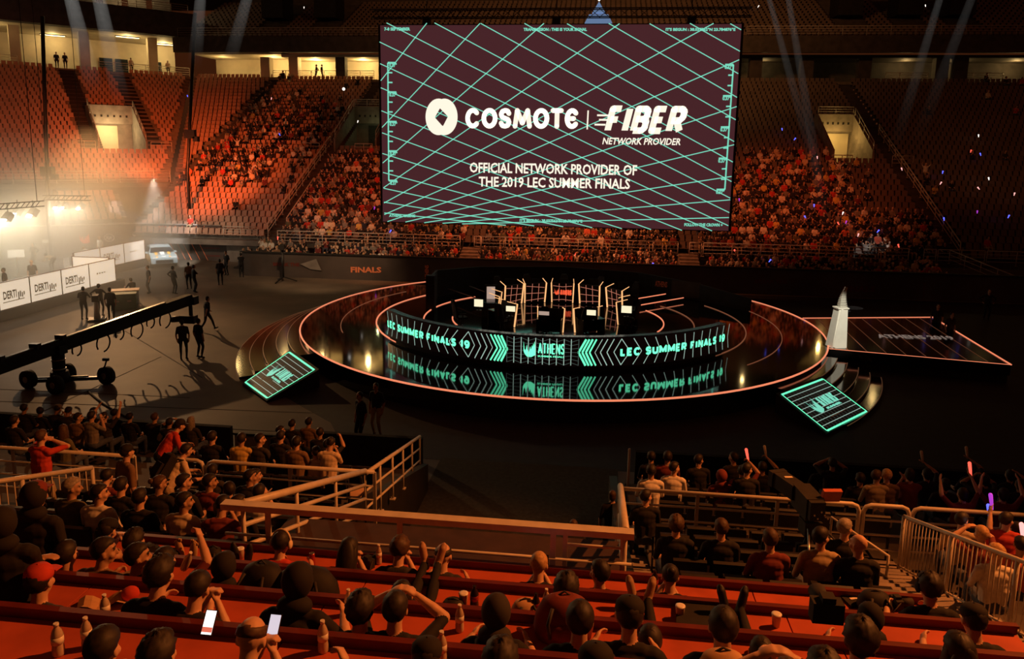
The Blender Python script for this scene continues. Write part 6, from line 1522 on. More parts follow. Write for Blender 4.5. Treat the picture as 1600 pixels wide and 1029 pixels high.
# black tip-up seats of the right block
seatp = None
def near_seat(x, y, z, label, group):
    global seatp
    if seatp is None:
        t = thing('tip_up_seat', label, 'seat', (x, y, z), 0, group)
        MB().add([(-.21, -.26, .84), (.21, -.26, .84), (.21, -.20, .44), (-.21, -.20, .44), (-.21, -.22, .86), (.21, -.22, .86), (.21, -.16, .44), (-.21, -.16, .44)], [(0, 1, 2, 3), (7, 6, 5, 4), (1, 0, 4, 5), (2, 1, 5, 6), (3, 2, 6, 7), (0, 3, 7, 4)]).build('backrest', 'seat_black', t)
        MB().box((0, -.06, .60), (.40, .07, .36)).build('seat_pan', 'seat_black', t)
        for s in (-1, 1): MB().box((s*.235, -.02, .42), (.03, .30, .05)).bar((s*.235, -.16, 0), (s*.235, -.16, .62), .03, .05).build('side_frame', 'alu_dark', t)
        MB().box((.235, -.215, .72), (.03, .02, .13)).build('hinge', 'steel', t)
        KIDS[t.name] = list(t.children); seatp = t; return t
    t = copy_tree(seatp); t.location = (x, y, z); t['label'] = label; t['group'] = group; return t
sy = [11.5, 10.7, 9.9, 9.1, 8.3]; sz = [2.25, 2.52, 2.79, 3.06, 3.33]
occupied = set()
for r in range(5):
    for c in range(5):
        x = 1.33+c*.5
        near_seat(x, sy[r], sz[r], 'black seat, %s from tunnel stair, %s row behind right cross rail' % (ORD[c], ORD[r]), 'black seats of the right block')
for r in range(5):
    for c in range(9):
        x = -8.5+c*.5
        near_seat(x, sy[r], sz[r], 'black seat, %s from baluster rail, %s row behind left cross rail' % (ORD[c], ORD[r]), 'black seats of the left block')
ly = [12.75+.8*i for i in range(6)]
for r in range(3):
    for c in range(8): near_seat(1.5+c*.5, ly[r], zl(12.4+.8*r), 'black seat, %s from tunnel, %s row below right cross rail' % (ORD[c], ORD[r]), 'black seats below the right cross rail')
    for c in range(8): near_seat(-8.2+c*.5, ly[r], zl(12.4+.8*r), 'black seat, %s from left, %s row below left cross rail' % (ORD[c], ORD[r]), 'black seats below the left cross rail')
# low wooden bench end by the tunnel
bq = thing('bench', 'pale tan bench end beside the tunnel rail', 'bench', (-4.75, 12.9, zl(12.4))); MB().box((0, 0, .42), (.9, .4, .06)).build('seat', 'wood_pale', bq); MB().box((-.3, 0, .2), (.08, .34, .4)).box((.3, 0, .2), (.08, .34, .4)).build('leg', 'alu_dark', bq)
# ---------------------------------------------------------------- people of the near tribune
rp = random.Random(21)
def desk_person(px, k, pose, label, rz=0., dy=-.78, **kw):
    y = DY(k)+dy; z = DZ(k)-.02
    p = hy(px, 900, y)
    # pixel column of the head at head height
    lo, hi = 500, 1200
    for _ in range(40):
        m = (lo+hi)/2; q = hy(px, m, y)
        if q.z > z+1.2: lo = m
        else: hi = m
    q = hy(px, (lo+hi)/2, y); o, out = person(pose, (q.x, y, z), rz, label, **kw); return o, out
def at_px(px, y, z, h):
    lo, hi = 300, 1300
    for _ in range(40):
        m = (lo+hi)/2; q = hy(px, m, y)
        if q.z > z+h: lo = m
        else: hi = m
    return Vector((hy(px, (lo+hi)/2, y).x, y, z))
def block_person(px, y, z, pose, label, rz=0., h=None, **kw):
    h = h or (1.22 if pose.startswith('sit') else 1.62); return person(pose, at_px(px, y, z, h), rz, label, **kw)
def phone(p, label, mat='phone_lit', rz=0, tilt=-65, red=False):
    t = thing('phone', label, 'phone', p, rz); R = Matrix.Rotation(radians(tilt), 3, 'X')
    MB().box((0, 0, 0), (.074, .148, .009), 0, R).build('case', 'matte_black', t); MB().box(R @ V3(0, 0, .0055), (.067, .139, .002), 0, R).build('display', mat, t)
    if red: MB().box(R @ V3(0, -.042, .0072), (.067, .030, .001), 0, R).build('red_button', 'phone_red', t)
    return t
# behind the frontmost desk
desk_person(152, 0, 'sit_phone', 'man in a dark cap at his phone behind the left end of the front desk', wear={'cap': 'black'}, top='black', hair='crop')
desk_person(206, 0, 'sit', 'person with round dark hair behind the front desk, left of the socked feet', top='black', hair='curly', dy=-.86)
desk_person(427, 0, 'sit_desk', 'seated man with headphones in a red shirt behind the front desk', wear={'headphones': 'cream'}, top='red', hair='short')
desk_person(537, 0, 'sit_phone', 'seated woman with long dark hair behind the front desk', top='black', hair='long')
desk_person(618, 0, 'sit_phone', 'short person with brown hair low behind the front desk, left of the balding man', top='charcoal', hair='curly', hcol='brown', dy=-.70)
desk_person(686, 0, 'sit_desk', 'balding man in a dark jacket behind the middle of the front desk', top='charcoal', hair='balding', sleeve='long')
o, out = desk_person(840, 0, 'sit_phone', 'man with short blond hair looking at a phone behind the front desk', top='black', hair='crop', hcol='blond')
phone(hand_world(o, out, 1)+V3(.05, .02, .05), 'small lit phone beside the blond man at the front desk', 'phone_pale', tilt=-80)
desk_person(938, 0, 'sit_left', 'man with short dark hair behind the front desk, right of the blond man', top='black', hair='short')
desk_person(1466, 0, 'sit_desk', 'person with big dark hair and headphones behind the right end of the front desk', wear={'headphones': 'black'}, top='black', hair='curly', scale=1.05)
# behind the second desk
desk_person(140, 1, 'sit_chin', 'man resting his chin on his hand behind the left end of second desk', top='brown', hair='short', skin=1)
desk_person(205, 1, 'sit_side', 'man with short dark hair turned to the right beside the man resting his chin', top='black', hair='short', skin=1)
o, out = desk_person(252, 1, 'sit_up', 'person raising a bottle in one hand behind the second desk', top='maroon', hair='short')
desk_person(348, 1, 'sit', 'dark hooded person behind the second desk, right of the raised bottle', wear={'hood': 'black'}, top='black')
desk_person(640, 1, 'sit_slouch', 'barely lit person leaning far back behind the second desk with feet up', top='black', bot='black', shoe=SKIN[1], hair='short', dy=-.62)
desk_person(884, 1, 'sit', 'broad person with round dark hair behind the second desk, before the red backpack', top='charcoal', hair='curly', scale=1.04)
desk_person(1050, 0, 'sit_phone', 'person with dark hair bent low behind the front desk, right of dark bottle', top='black', hair='bun', dy=-.70, scale=.95)
desk_person(1540, 1, 'sit_desk', 'person in a dark cap behind the right end of the second desk', wear={'cap': 'black'}, top='black', hair='short')
desk_person(1372, 1, 'sit_desk', 'dark person bent over a camera bag behind the second desk', wear={'hood': 'black'}, top='black', scale=.96)
# behind the third desk
desk_person(55, 2, 'sit', 'dark-haired person in a red cap at the left end of the third desk', wear={'cap': 'red'}, top='charcoal', hair='short')
desk_person(226, 2, 'sit_desk', 'large dark-haired person behind the third desk at the left', top='black', hair='curly', scale=1.05)
desk_person(290, 2, 'sit_phone', 'dark person behind the third desk left of the bright phone', top='black', hair='short')
desk_person(770, 2, 'sit_desk', 'dark hooded person with a shoulder strap behind the third desk', wear={'hood': 'charcoal', 'backpack': 'charcoal'}, top='black')
desk_person(1012, 1, 'sit_slouch', 'person leaning back with pale shoes up on the second desk', top='black', bot='black', hair='short', shoe='sole_tan', dy=-.92)
desk_person(1178, 1, 'sit_slouch', 'person leaning back with dark shoes up on the second desk', top='black', bot='black', hair='short', dy=-.95)
desk_person(1345, 2, 'sit', 'dark silhouetted person behind the third desk at the right', top='black', hair='curly', scale=1.08)
desk_person(1500, 2, 'sit', 'long dark-haired person behind the right end of the third desk', top='black', hair='long', scale=1.05)
# behind the fourth desk, nearest
o, out = desk_person(372, 3, 'sit_phone', 'dark-haired person nearest the viewer holding up a bright white phone', top='black', hair='balding', hcol='brown')
pp = hy(327, 972, DY(3)-.2); phone(pp, 'bright white phone with a red button held up by the nearest dark-haired person', 'phone_lit', tilt=52, red=True)
pp = hy(428, 979, DY(3)-.25); phone(pp, 'pale lit phone standing at the middle of the fourth desk', 'phone_pale', tilt=52)
desk_person(462, 3, 'sit_up', 'person resting an arm on the fourth desk beside the pale phone', top='black', hair='short', dy=-1.05, scale=.92)
desk_person(655, 3, 'sit_desk', 'person in a dark cap low behind the fourth desk', wear={'cap': 'black'}, top='black', hair='short', dy=-.70, scale=.92)
desk_person(930, 3, 'sit_desk', 'dark person with a baseball cap nearest the bottom edge, right of the red backpack', wear={'cap': 'black'}, top='black', hair='short')
desk_person(1235, 3, 'sit_photo', 'nearly bald man in brown aiming a camera, nearest the viewer', top='brown', hair='crop', hcol='brown', scale=1.05)
desk_person(1447, 3, 'sit', 'round dark head at the bottom edge, right of the photographer', top='black', hair='beanie' if False else 'short', wear={'beanie': 'black'}, scale=.97, dy=-.6)
desk_person(125, 3, 'sit_desk', 'person in a pale sleeve at the bottom left corner beside plastic bottles', top='khaki', hair='short', dy=-1.0)
# dark figures standing at the left edge
person('stand', at_px(52, 5.6, DZ(1)-.02, 1.62), .1, 'dark standing person in a wide red-brown hat at the left edge', 'black', 'black', 1, 'short', wear={'cap': 'maroon', 'hood': 'black'}, scale=1.03)
person('fold', at_px(2, 4.55, DZ(2)-.02, 1.62), .3, 'dark silhouette standing at the left edge of the press desks', 'black', 'black', 1, 'short', wear={'hood': 'black'})
# more dark backs between the desks
for px, k, ps, lb, kw in ((98, 1, 'sit', 'dark seated person in front of the man resting his chin', dict(dy=-.35 if False else -.80)), (450, 2, 'sit_desk', 'dark broad back in a hood behind the third desk, right of the tall dark head', dict(wear={'hood': 'black'}, scale=1.08)), (560, 2, 'sit', 'dark seated person behind the third desk beside the clear bottle', dict(hair='curly')),
                          (612, 2, 'sit_photo', 'person with raised forearms and black wristband behind the third desk', dict(top='black')), (905, 2, 'sit', 'dark seated person behind the third desk, right of the dark red backpack', dict(hair='short', scale=1.05)), (985, 2, 'sit_desk', 'dark person in a dark cap behind the third desk', dict(wear={'cap': 'black'}, scale=1.04)), (1130, 2, 'sit', 'dark broad-shouldered person behind the third desk in front of the dark shoes', dict(scale=1.08)),
                          (1290, 3, 'sit', 'dark seated person at the bottom edge right of the photographer', dict(hair='curly', dy=-.55)), (1560, 3, 'sit', 'dark seated person at the bottom right corner', dict(hair='short')), (780, 3, 'sit', 'dark curly head at the bottom edge, middle of the frame', dict(hair='curly', dy=-.7)), (240, 3, 'sit', 'dark curly head at the bottom edge left of the bright phone', dict(hair='curly', dy=-.9))):
    desk_person(px, k, ps, lb, **dict(dict(top='black'), **kw))
def stick(q, mt, lb):
    o = MB().tube([(0, 0, -.16), (0, 0, -.02), (0, 0, .10)], [.018, .026, .030], 10).ell((0, 0, .10), (.03, .03, .03), n=10, m=6).build('light_stick', mt, None, q); o.rotation_euler = (.1, -.25, 0); tag(o, lb, 'light stick')
HOLD = {'spectator in dark red raising an arm under the red light stick': ('glow_red', 'glowing red light stick raised in the right block'), 'spectator raising a pale stick right of the red light stick': ('panel_cream', 'unlit pale cheering stick in the right block')}
# upper left block
UL = [(105, 8.3, 'sit_side', 'curly grey-haired spectator before the baluster rail', dict(top='olive', hair='curly', hcol='grey')), (148, 8.2, 'sit_side', 'spectator in a bright white shirt facing right at the left of the block', dict(top='white', hair='short')),
      (186, 9.0, 'sit', 'dark spectator behind the white-shirted man', dict(top='black', hair='short')), (158, 9.7, 'sit_phone', 'dark-haired spectator holding a phone in front of the baluster rail', dict(top='maroon', hair='short')),
      (244, 9.1, 'sit_side', 'spectator with brown hair in profile left of the cream shirt', dict(top='black', hair='bun', hcol='brown')), (281, 8.15, 'sit_side', 'spectator in a cream shirt seen from behind at the middle of the left block', dict(top='cream', hair='short')),
      (281, 9.2, 'sit_side', 'dark-haired spectator with lit cheek before the gate rail', dict(top='black', hair='short')), (322, 9.8, 'sit_side', 'spectator in a maroon shirt in profile before the gate', dict(top='maroon', hair='short')),
      (355, 9.6, 'sit_left', 'spectator in an olive shirt with a red scarf', dict(top='olive', hair='short')), (368, 8.7, 'sit_side', 'spectator with dark hair and black shirt beside the tunnel rail', dict(top='black', hair='short')),
      (340, 8.1, 'sit_phone', 'hunched dark spectator nearest the front desk in the left block', dict(top='maroon', hair='short')), (386, 10.6, 'sit_side', 'dark-haired spectator with a red collar behind the long rail', dict(top='navy', hair='short')),
      (402, 9.6, 'sit_clap', 'spectator in white with moving hands beside the thick tunnel rail', dict(top='white', hair='short')), (215, 8.2, 'sit', 'dark spectator between the white and cream shirts', dict(top='black', hair='short')),
      (330, 11.3, 'sit', 'dark spectator right behind the long rail, left end', dict(top='charcoal', hair='short')), (395, 11.2, 'sit_side', 'spectator in dark clothes behind the long rail, by the post', dict(top='black', hair='short'))]
zz = {11.3: 2.25, 11.2: 2.25}
def uz(y): return 2.25 if y > 10.9 else (2.52 if y > 10.05 else (2.79 if y > 9.25 else (3.06 if y > 8.45 else 3.33)))
for px, y, ps, lb, kw in UL: block_person(px, y, uz(y), ps, lb, rp.uniform(-.12, .12), skin=rp.choice((0, 0, 1)), **kw)
block_person(60, 10.75, 2.52, 'stand_cam', 'man in a red t-shirt standing with both hands raised to his face', -.15, top='red', bot='khaki', hair='short', hcol='brown')
block_person(195, 10.4, 2.52, 'stand_short', 'man in a dark patterned shirt and cap standing at the baluster rail end', -.5, top='brown', bot='black', hair='short', wear={'cap': 'black'})
block_person(262, 11.3, 2.25, 'stand_lean', 'person in a cream striped shirt with a black backpack leaning over the gate rail', -.6, h=1.36, top='cream', bot='khaki', hair='short', wear={'backpack': 'black'})
block_person(254, 12.9, 2.05, 'stand_lean', 'person in a red shirt and dark cap beyond the gate rail', -.7, h=1.36, top='red', bot='black', hair='short', wear={'cap': 'black'})
# lower left block and the people at the black wall
LL = [(376, 13.2, 'sit', 'spectator in a yellow shirt below the long rail', dict(top='yellow', hair='short')), (402, 13.2, 'sit_side', 'spectator in dark clothes right of the yellow shirt', dict(top='charcoal', hair='short')),
      (492, 13.3, 'sit_left', 'spectator in a tan shirt seen between the tunnel rails', dict(top='cream', hair='short')), (512, 13.2, 'sit_phone', 'spectator in pale clothes with a white phone by the tunnel rail', dict(top='cream', hair='bun')),
      (462, 13.2, 'sit', 'spectator in brown under the long rail', dict(top='brown', hair='short')), (437, 14.0, 'sit', 'dark spectator in the second row below the long rail', dict(top='black', hair='short')), (330, 13.2, 'sit', 'dark spectator below the gate rail', dict(top='black', hair='short')),
      (510, 14.8, 'sit_up', 'spectator with an arm raised by the tunnel wall', dict(top='charcoal', hair='short')), (455, 17.0, 'sit', 'dark spectator at the middle front wall, left of the brown shirt', dict(top='black', hair='short')),
      (481, 17.2, 'sit', 'spectator in a brown shirt sitting against the middle front wall', dict(top='brown', hair='short')), (499, 16.0, 'sit', 'dark spectator right of the brown shirt at the front wall', dict(top='black', hair='short')), (435, 16.5, 'sit_side', 'dark spectator at the left end of the middle front wall', dict(top='black', hair='short')),
      (36, 17.0, 'sit', 'spectator with faintly lit hair at the front wall, left edge', dict(top='black', hair='short')), (60, 17.4, 'sit_left', 'dark spectator at the front wall behind the red t-shirt', dict(top='black', hair='short')), (84, 17.6, 'sit_phone', 'spectator at the front wall with a bright spot of light by the cheek', dict(top='charcoal', hair='short', wear={'cap': 'grey'})),
      (102, 17.5, 'sit_phone', 'spectator at the front wall looking down at a phone', dict(top='charcoal', hair='short')), (118, 16.0, 'sit_side', 'spectator in brown stretching an arm near the front wall', dict(top='brown', hair='short')), (144, 17.6, 'sit', 'spectator with rim-lit hair at the front wall, left of the raised hands', dict(top='black', hair='short')),
      (140, 15.6, 'sit_clap', 'spectator clapping in the row before the front wall', dict(top='grey', hair='short')), (162, 16.2, 'sit_cheer', 'spectator raising both arms near the front wall', dict(top='charcoal', hair='short')), (177, 17.6, 'sit', 'spectator with round rim-lit head at the front wall', dict(top='black', hair='short')), (201, 17.4, 'sit', 'dark spectator at the front wall right of the round rim-lit head', dict(top='black', hair='short')),
      (240, 16.9, 'sit', 'spectator with pale lit hair above the gate rail', dict(top='charcoal', hair='short', hcol='brown')), (262, 16.6, 'sit_photo', 'spectator with a hand raised to the head above the gate rail', dict(top='black', hair='short')), (297, 16.8, 'sit', 'long-haired spectator at the right end of the left front wall', dict(top='charcoal', hair='long', hcol='grey')),
      (20, 14.5, 'sit', 'dark spectator below the left rail at the frame edge', dict(top='black', hair='short')), (95, 13.6, 'sit_left', 'spectator in an olive jacket below the left rail', dict(top='olive', hair='long', hcol='brown'))]
for px, y, ps, lb, kw in LL: block_person(px, y, zl(min(17.2, 12.4+.8*int((y-12.4)/.8))), ps, lb, rp.uniform(-.15, .15), skin=rp.choice((0, 1)), **kw)
# right blocks
RB = [(1018, 12.9, 'sit', 'spectator in a glowing white shirt at the left end of the right block', dict(top='white', hair='short')), (1053, 13.6, 'sit_side', 'spectator in a white shirt beyond the first rail post of the right block', dict(top='white', hair='short')),
      (1018, 15.2, 'sit', 'dark spectator with a lettered back left in the right block', dict(top='black', hair='short')), (1043, 15.0, 'sit', 'broad dark spectator in a brown top beyond the right rail', dict(top='maroon', hair='short', scale=1.08)), (1093, 14.6, 'sit_side', 'spectator with lit ear beyond the right rail', dict(top='black', hair='short')),
      (1128, 13.4, 'sit', 'spectator in a maroon hood beyond the right rail', dict(top='maroon', wear={'hood': 'maroon'})), (1168, 13.2, 'sit_side', 'dark spectator with a lit cheek beyond the third rail post', dict(top='black', hair='short')), (1148, 15.4, 'sit_left', 'dark spectator beside the red light stick', dict(top='charcoal', hair='short')),
      (1160, 14.2, 'sit_up', 'spectator in dark red raising an arm under the red light stick', dict(top='maroon', hair='short')), (1192, 15.0, 'sit_up', 'spectator raising a pale stick right of the red light stick', dict(top='black', hair='short')), (1285, 15.8, 'sit', 'dark spectator standing out behind the broadcast camera', dict(top='black', hair='short')),
      (1302, 15.4, 'sit_photo', 'dark spectator with raised elbow behind the camera monitor', dict(top='black', hair='short')), (1345, 14.2, 'sit', 'dark spectator with a pale scarf right of the broadcast camera', dict(top='charcoal', hair='short')), (1372, 13.8, 'sit_side', 'dim spectator in khaki beyond the gate rail', dict(top='khaki', hair='short', hcol='brown')), (1387, 13.9, 'sit', 'dim spectator with lit hair beyond the gate rail', dict(top='brown', hair='short', hcol='blond'))]
for px, y, ps, lb, kw in RB:
    o, out = block_person(px, y, zl(min(17.2, 12.4+.8*int((y-12.4)/.8))), ps, lb, rp.uniform(-.15, .15), skin=rp.choice((0, 1)), **kw)
    if lb in HOLD: stick(hand_world(o, out, 1)+V3(0, .01, .10), *HOLD[lb])
for n, (px, y) in enumerate(((1423, 14.0), (1450, 15.2), (1478, 14.2), (1505, 13.3), (1520, 15.6), (1542, 14.5), (1568, 13.4), (1580, 15.4), (1596, 14.4))):
    o, out = block_person(px, y, zl(min(17.2, 12.4+.8*int((y-12.4)/.8))), ('sit_clap', 'sit_up', 'sit', 'sit_cheer', 'sit_up', 'sit_photo', 'sit_cheer', 'sit', 'sit_up')[n], 'barely lit spectator in dark crowd beyond right edge rail, %s from left' % ORD[n], rp.uniform(-.2, .2), top=rp.choice(('black', 'charcoal', 'maroon', 'navy')), hair='short', skin=rp.choice((0, 1)), lod=1)
    if n in (1, 3, 4): stick(hand_world(o, out, 1)+V3(0, .01, .10), *{1: ('panel_cream', 'unlit pale cheering stick in the dark crowd, leftmost'), 3: ('glow_red', 'glowing red light stick raised in the dark crowd at the right'), 4: ('panel_cream', 'unlit pale cheering stick right of the red light stick')}[n])
RU = [(1057, 9.0, 'sit', 'spectator with brown hair among the black seats, left of three heads', dict(top='black', hair='curly', hcol='brown')), (1128, 9.0, 'sit', 'dark-haired spectator among the black seats, middle of three heads', dict(top='black', hair='short', hcol='brown')), (1205, 8.3, 'sit', 'spectator in a patterned shirt among the black seats, right of three heads', dict(top='maroon', hair='short', hcol='brown')),
      (1285, 8.4, 'sit_side', 'spectator with a tan shoulder before the front desk at the right', dict(top='khaki', hair='short')), (1322, 9.2, 'sit_side', 'grey-haired man leaning towards the broadcast camera', dict(top='black', hair='short', hcol='grey')), (1345, 8.3, 'sit_left', 'bald man in black at the right end of the black seats', dict(top='black', hair='bald')),
      (1010, 11.4, 'sit_side', 'dark spectator in the first black seat row at the left', dict(top='black', hair='short'))]
for px, y, ps, lb, kw in RU: block_person(px, y, uz(y), ps, lb, rp.uniform(-.1, .1), skin=0, **kw)
for n, (px, y, ps, top, lb) in enumerate(((1540, 10.4, 'sit_photo', 'maroon', 'spectator raising a phone with both hands beyond the baluster rail'), (1575, 10.9, 'sit_side', 'red', 'spectator in a red shirt beyond the baluster rail, right of the raised phone'), (1597, 10.2, 'sit', 'coral', 'spectator in a coral shirt at the right edge beyond the baluster rail'), (1560, 9.4, 'sit_left', 'white', 'spectator in a pale shirt low beyond the baluster rail'), (1505, 10.8, 'sit_side', 'khaki', 'spectator in khaki beyond the balusters, nearest the gate'), (1590, 11.2, 'sit_cheer', 'maroon', 'spectator with a purple light stick at the right edge'))):
    o, out = block_person(px, y, uz(y)-.02, ps, lb, rp.uniform(-.2, .2), top=top, hair='short', hcol=('blond' if n in (0, 3) else 'dark'), skin=0)
    if n == 5: stick(hand_world(o, out, -1)+V3(0, .01, .1), 'glow_purple', 'purple light stick at the right edge beyond the balusters')
    if n == 0: phone((hand_world(o, out, 1)+hand_world(o, out, -1))/2+V3(0, .03, .02), 'phone held up sideways beyond the baluster rail', 'phone_pale', tilt=-88)
# light sticks in the near stands
for px, py, y, mt, lb in ((1545, 797, 12.7, 'glow_blue', 'small blue light beyond the right edge rail'), (1597, 828, 10.5, 'glow_pink', 'pink light at the right edge beyond the balusters')): stick(hy(px, py, y), mt, lb)
for px, py, y, mt, lb in ((175, 863, 6.55, 'phone_lit', 'bright phone glowing in front of the man in the dark cap'), (122, 672, 17.3, 'phone_lit', 'bright phone glowing at the left front wall'), (510, 770, 12.75, 'white_plastic', 'white phone held behind the tunnel rail')): phone(hy(px, py, y), lb, mt, tilt=-60)
# ---------------------------------------------------------------- broadcast camera on its tripod
cp_ = hy(1268, 800, 10.6); zf = 2.52
cm = thing('broadcast_camera', 'big black broadcast camera on a tripod behind the right cross rail', 'camera', (cp_.x, 10.6, zf), radians(8))
zc = hy(1250, 785, 10.6).z-zf
for a in (90, 215, 325): MB().tube([(0, 0, zc-.45), (.62*cos(radians(a)), .5*sin(radians(a)), .0)], .028, 8).build('leg', 'alu_dark', cm)
MB().box((0, 0, zc-.36), (.26, .24, .22)).tube([(0, 0, zc-.5), (0, 0, zc-.2)], .06, 10).build('tripod_head', 'matte_black', cm)
MB().box((-.05, .05, zc), (.26, .52, .34)).box((-.05, -.2, zc+.02), (.22, .2, .28)).build('camera_body', 'soft_black', cm)
ln_ = MB().box((-.16, .50, zc+.05), (.24, .50, .23), 0, Matrix.Rotation(.25, 3, 'Z'), .95); ln_.box((-.23, .76, zc+.05), (.27, .10, .24), 0, Matrix.Rotation(.25, 3, 'Z')).build('lens', 'soft_black', cm); MB().box((-.16, .52, zc+.172), (.12, .05, .01)).build('lens_label', 'panel_cream', cm)
MB().box((.20, -.14, zc+.20), (.27, .06, .20), 0, Matrix.Rotation(radians(20), 3, 'X')).bar((.1, 0, zc+.1), (.2, -.1, zc+.16), .03).build('viewfinder', 'desk_wood', cm)
MB().tube([(.12, -.2, zc-.30), (.30, -.75, zc-.46)], .016, 7).tube([(-.12, -.2, zc-.30), (-.30, -.7, zc-.5)], .016, 7).build('pan_bar', 'steel', cm)
for k in range(5): MB().box((.1-.05*k, -.31, zc-.08+.05*(k % 3)), (.02, .012, .02)).build('button', 'steel', cm)
# ---------------------------------------------------------------- things on the press desks
def on_desk(px, py, k):      # point on the desk top of row k, or on its front panel cap
    q = hz(px, py, DZ(k)+.718); q.y = min(max(q.y, DY(k)-.44), DY(k)-.07); return Vector((hy(px, py, q.y).x, q.y, DZ(k)+.718))
def bottle(px, py, k, label, mat='bottle_clear', s=1., cap='bottle_cap'):
    t = thing('bottle', label, 'bottle', on_desk(px, py, k)); s_ = s
    MB().lathe([(.030*s_, 0), (.034*s_, .01), (.034*s_, .05), (.031*s_, .075), (.034*s_, .10), (.034*s_, .14), (.024*s_, .175), (.013*s_, .195), (.013*s_, .205)], n=16).build('body', mat, t)
    MB().lathe([(.015*s_, .203), (.015*s_, .222)], n=12).build('cap', cap, t); MB().lathe([(.0346*s_, .085), (.0346*s_, .135)], n=16).build('label', 'white_plastic' if mat == 'bottle_clear' else 'can_red', t); return t
def can(px, py, k, label, mat='can_red'):
    t = thing('drink_can', label, 'can', on_desk(px, py, k)); MB().lathe([(.024, 0), (.031, .008), (.031, .135), (.026, .15)], n=16).build('body', mat, t); MB().lathe([(.026, .148), (.027, .154), (.022, .152)], n=16).build('rim', 'steel', t); return t
for px, py, k, lb, kw in ((488, 884, 0, 'slim red can-like cup with a pale lid on the front desk', None), (1022, 922, 0, 'dark tall bottle on the front desk, left of the feet', dict(mat='can_dark', s=1.15, cap='can_dark')), (592, 872, 0, 'clear plastic bottle on the front desk beside the camera', dict(s=.95)), (741, 950, 1, 'dark tall bottle on the second desk', dict(mat='can_dark', s=1.15, cap='can_dark')),
                          (837, 962, 1, 'dark bottle on the second desk beside the plastic cup', dict(mat='can_dark', s=1.05, cap='can_dark')), (853, 955, 1, 'clear plastic bottle on the second desk', dict(s=.95)), (718, 985, 2, 'clear plastic bottle on the third desk', dict()), (545, 960, 2, 'clear plastic bottle on the third desk before the raised arm', dict(s=.95)),
                          (168, 995, 2, 'clear plastic bottle with a pale label on the third desk, right of two', dict(s=1.05)), (137, 1012, 3, 'clear plastic bottle on the fourth desk, middle of three', dict(s=1.0)), (92, 1022, 3, 'clear plastic bottle on the fourth desk at the bottom left', dict(s=1.1)), (505, 1012, 3, 'clear plastic bottle at the bottom edge beside the pale phone', dict(s=1.0)), (690, 1022, 3, 'clear plastic bottle at the bottom edge, middle of the frame', dict(s=1.0))):
    (bottle(px, py, k, lb, **kw) if kw is not None else can(px, py, k, lb))
for px, py, k, lb in ((1060, 1024, 3, 'tall dark can at the bottom edge with a shiny rim'), (1470, 1024, 3, 'tall dark can at the bottom right of the desks'), (845, 985, 2, 'shiny rimmed can on the third desk below the bottles'), (176, 1022, 3, 'dark can with a shiny rim at the bottom left')): can(px, py, k, lb, 'can_dark')
def cup(px, py, k, label):
    t = thing('paper_cup', label, 'cup', on_desk(px, py, k)); MB().lathe([(.030, 0), (.042, .11), (.043, .115)], n=18).build('body', 'paper_cup', t); MB().lathe([(.044, .112), (.044, .12), (.02, .122)], n=18).build('lid', 'white_plastic', t)
cup(1212, 978, 1, 'paper cup with a pale rim on the second desk beside the dark shoes'); cup(724, 945, 1, 'small cup on the second desk left of the dark bottle'); cup(1062, 965, 1, 'small cup on the second desk behind the black laptop bag'); cup(376, 872, 0, 'small cup on the front desk left of the dark shoe')
def bag(px, py, k, label, w=.42, h=.34, d=.24, rz=0., mat='bag_black', name='backpack', cat='backpack', onseat=False):
    p = on_desk(px, py, k); t = thing(name, label, cat, p, rz)
    mb = MB(); mb.lathe([(.30, 0), (.47, .03), (.5, .25), (.47, .55), (.36, .85), (.15, 1.0)], n=20); mb.v = [(x*w, y*d, z*h) for x, y, z in mb.v]; mb.build('body', mat, t)
    for s in (-1, 1): MB().tube([(s*w*.2, -d*.32, h*.85), (s*w*.28, -d*.56, h*.6), (s*w*.24, -d*.52, h*.25)], .014, 6).build('strap', 'bag_strap', t)
    MB().tube([(-.05, 0, h*.97), (0, 0, h*1.08), (.05, 0, h*.97)], .008, 6).build('handle', 'bag_strap', t)
    MB().ell((0, -d*.42, h*.34), (w*.30, d*.16, h*.22), n=14, m=8).build('pocket', mat, t); return t
bag(478, 945, 1, 'big black backpack on the second desk, right of two', .62, .34, .40, .1); bag(412, 948, 1, 'black backpack on the second desk, left of two', .46, .36, .36, -.2); bag(335, 884, 0, 'small pointed black bag on the front desk', .20, .22, .20, 0, 'bag_black', 'bag', 'bag')
bag(1050, 928, 0, 'round black bag on the front desk behind the dark bottle', .22, .22, .2, 0, 'bag_black', 'bag', 'bag') if False else None
bag(880, 992, 2, 'dark red backpack standing on the third desk', .46, .34, .32, .1, CLO['maroon']); bag(820, 962, 1, 'crumpled pale paper bag on the second desk', .26, .16, .2, .4, 'paper_bag', 'paper_bag', 'bag'); bag(708, 955, 1, 'black cap-shaped pouch on the second desk', .22, .12, .2, 0, 'bag_black', 'pouch', 'pouch')
bag(1130, 1012, 3, 'crumpled paper bag at the bottom edge right of the dark can', .34, .26, .24, .2, 'paper_bag', 'paper_bag', 'bag'); bag(270, 880, 0, 'round black hat-like bag on the front desk beside the feet', .22, .17, .2, 0, 'bag_black', 'bag', 'bag'); bag(1365, 952, 0, 'dark camera bag on the front desk at the right', .34, .20, .26, .1, 'bag_black', 'bag', 'bag'); bag(975, 966, 1, 'crumpled pale food bag on the second desk behind the laptop case', .18, .10, .16, .5, 'paper_bag', 'paper_bag', 'bag')
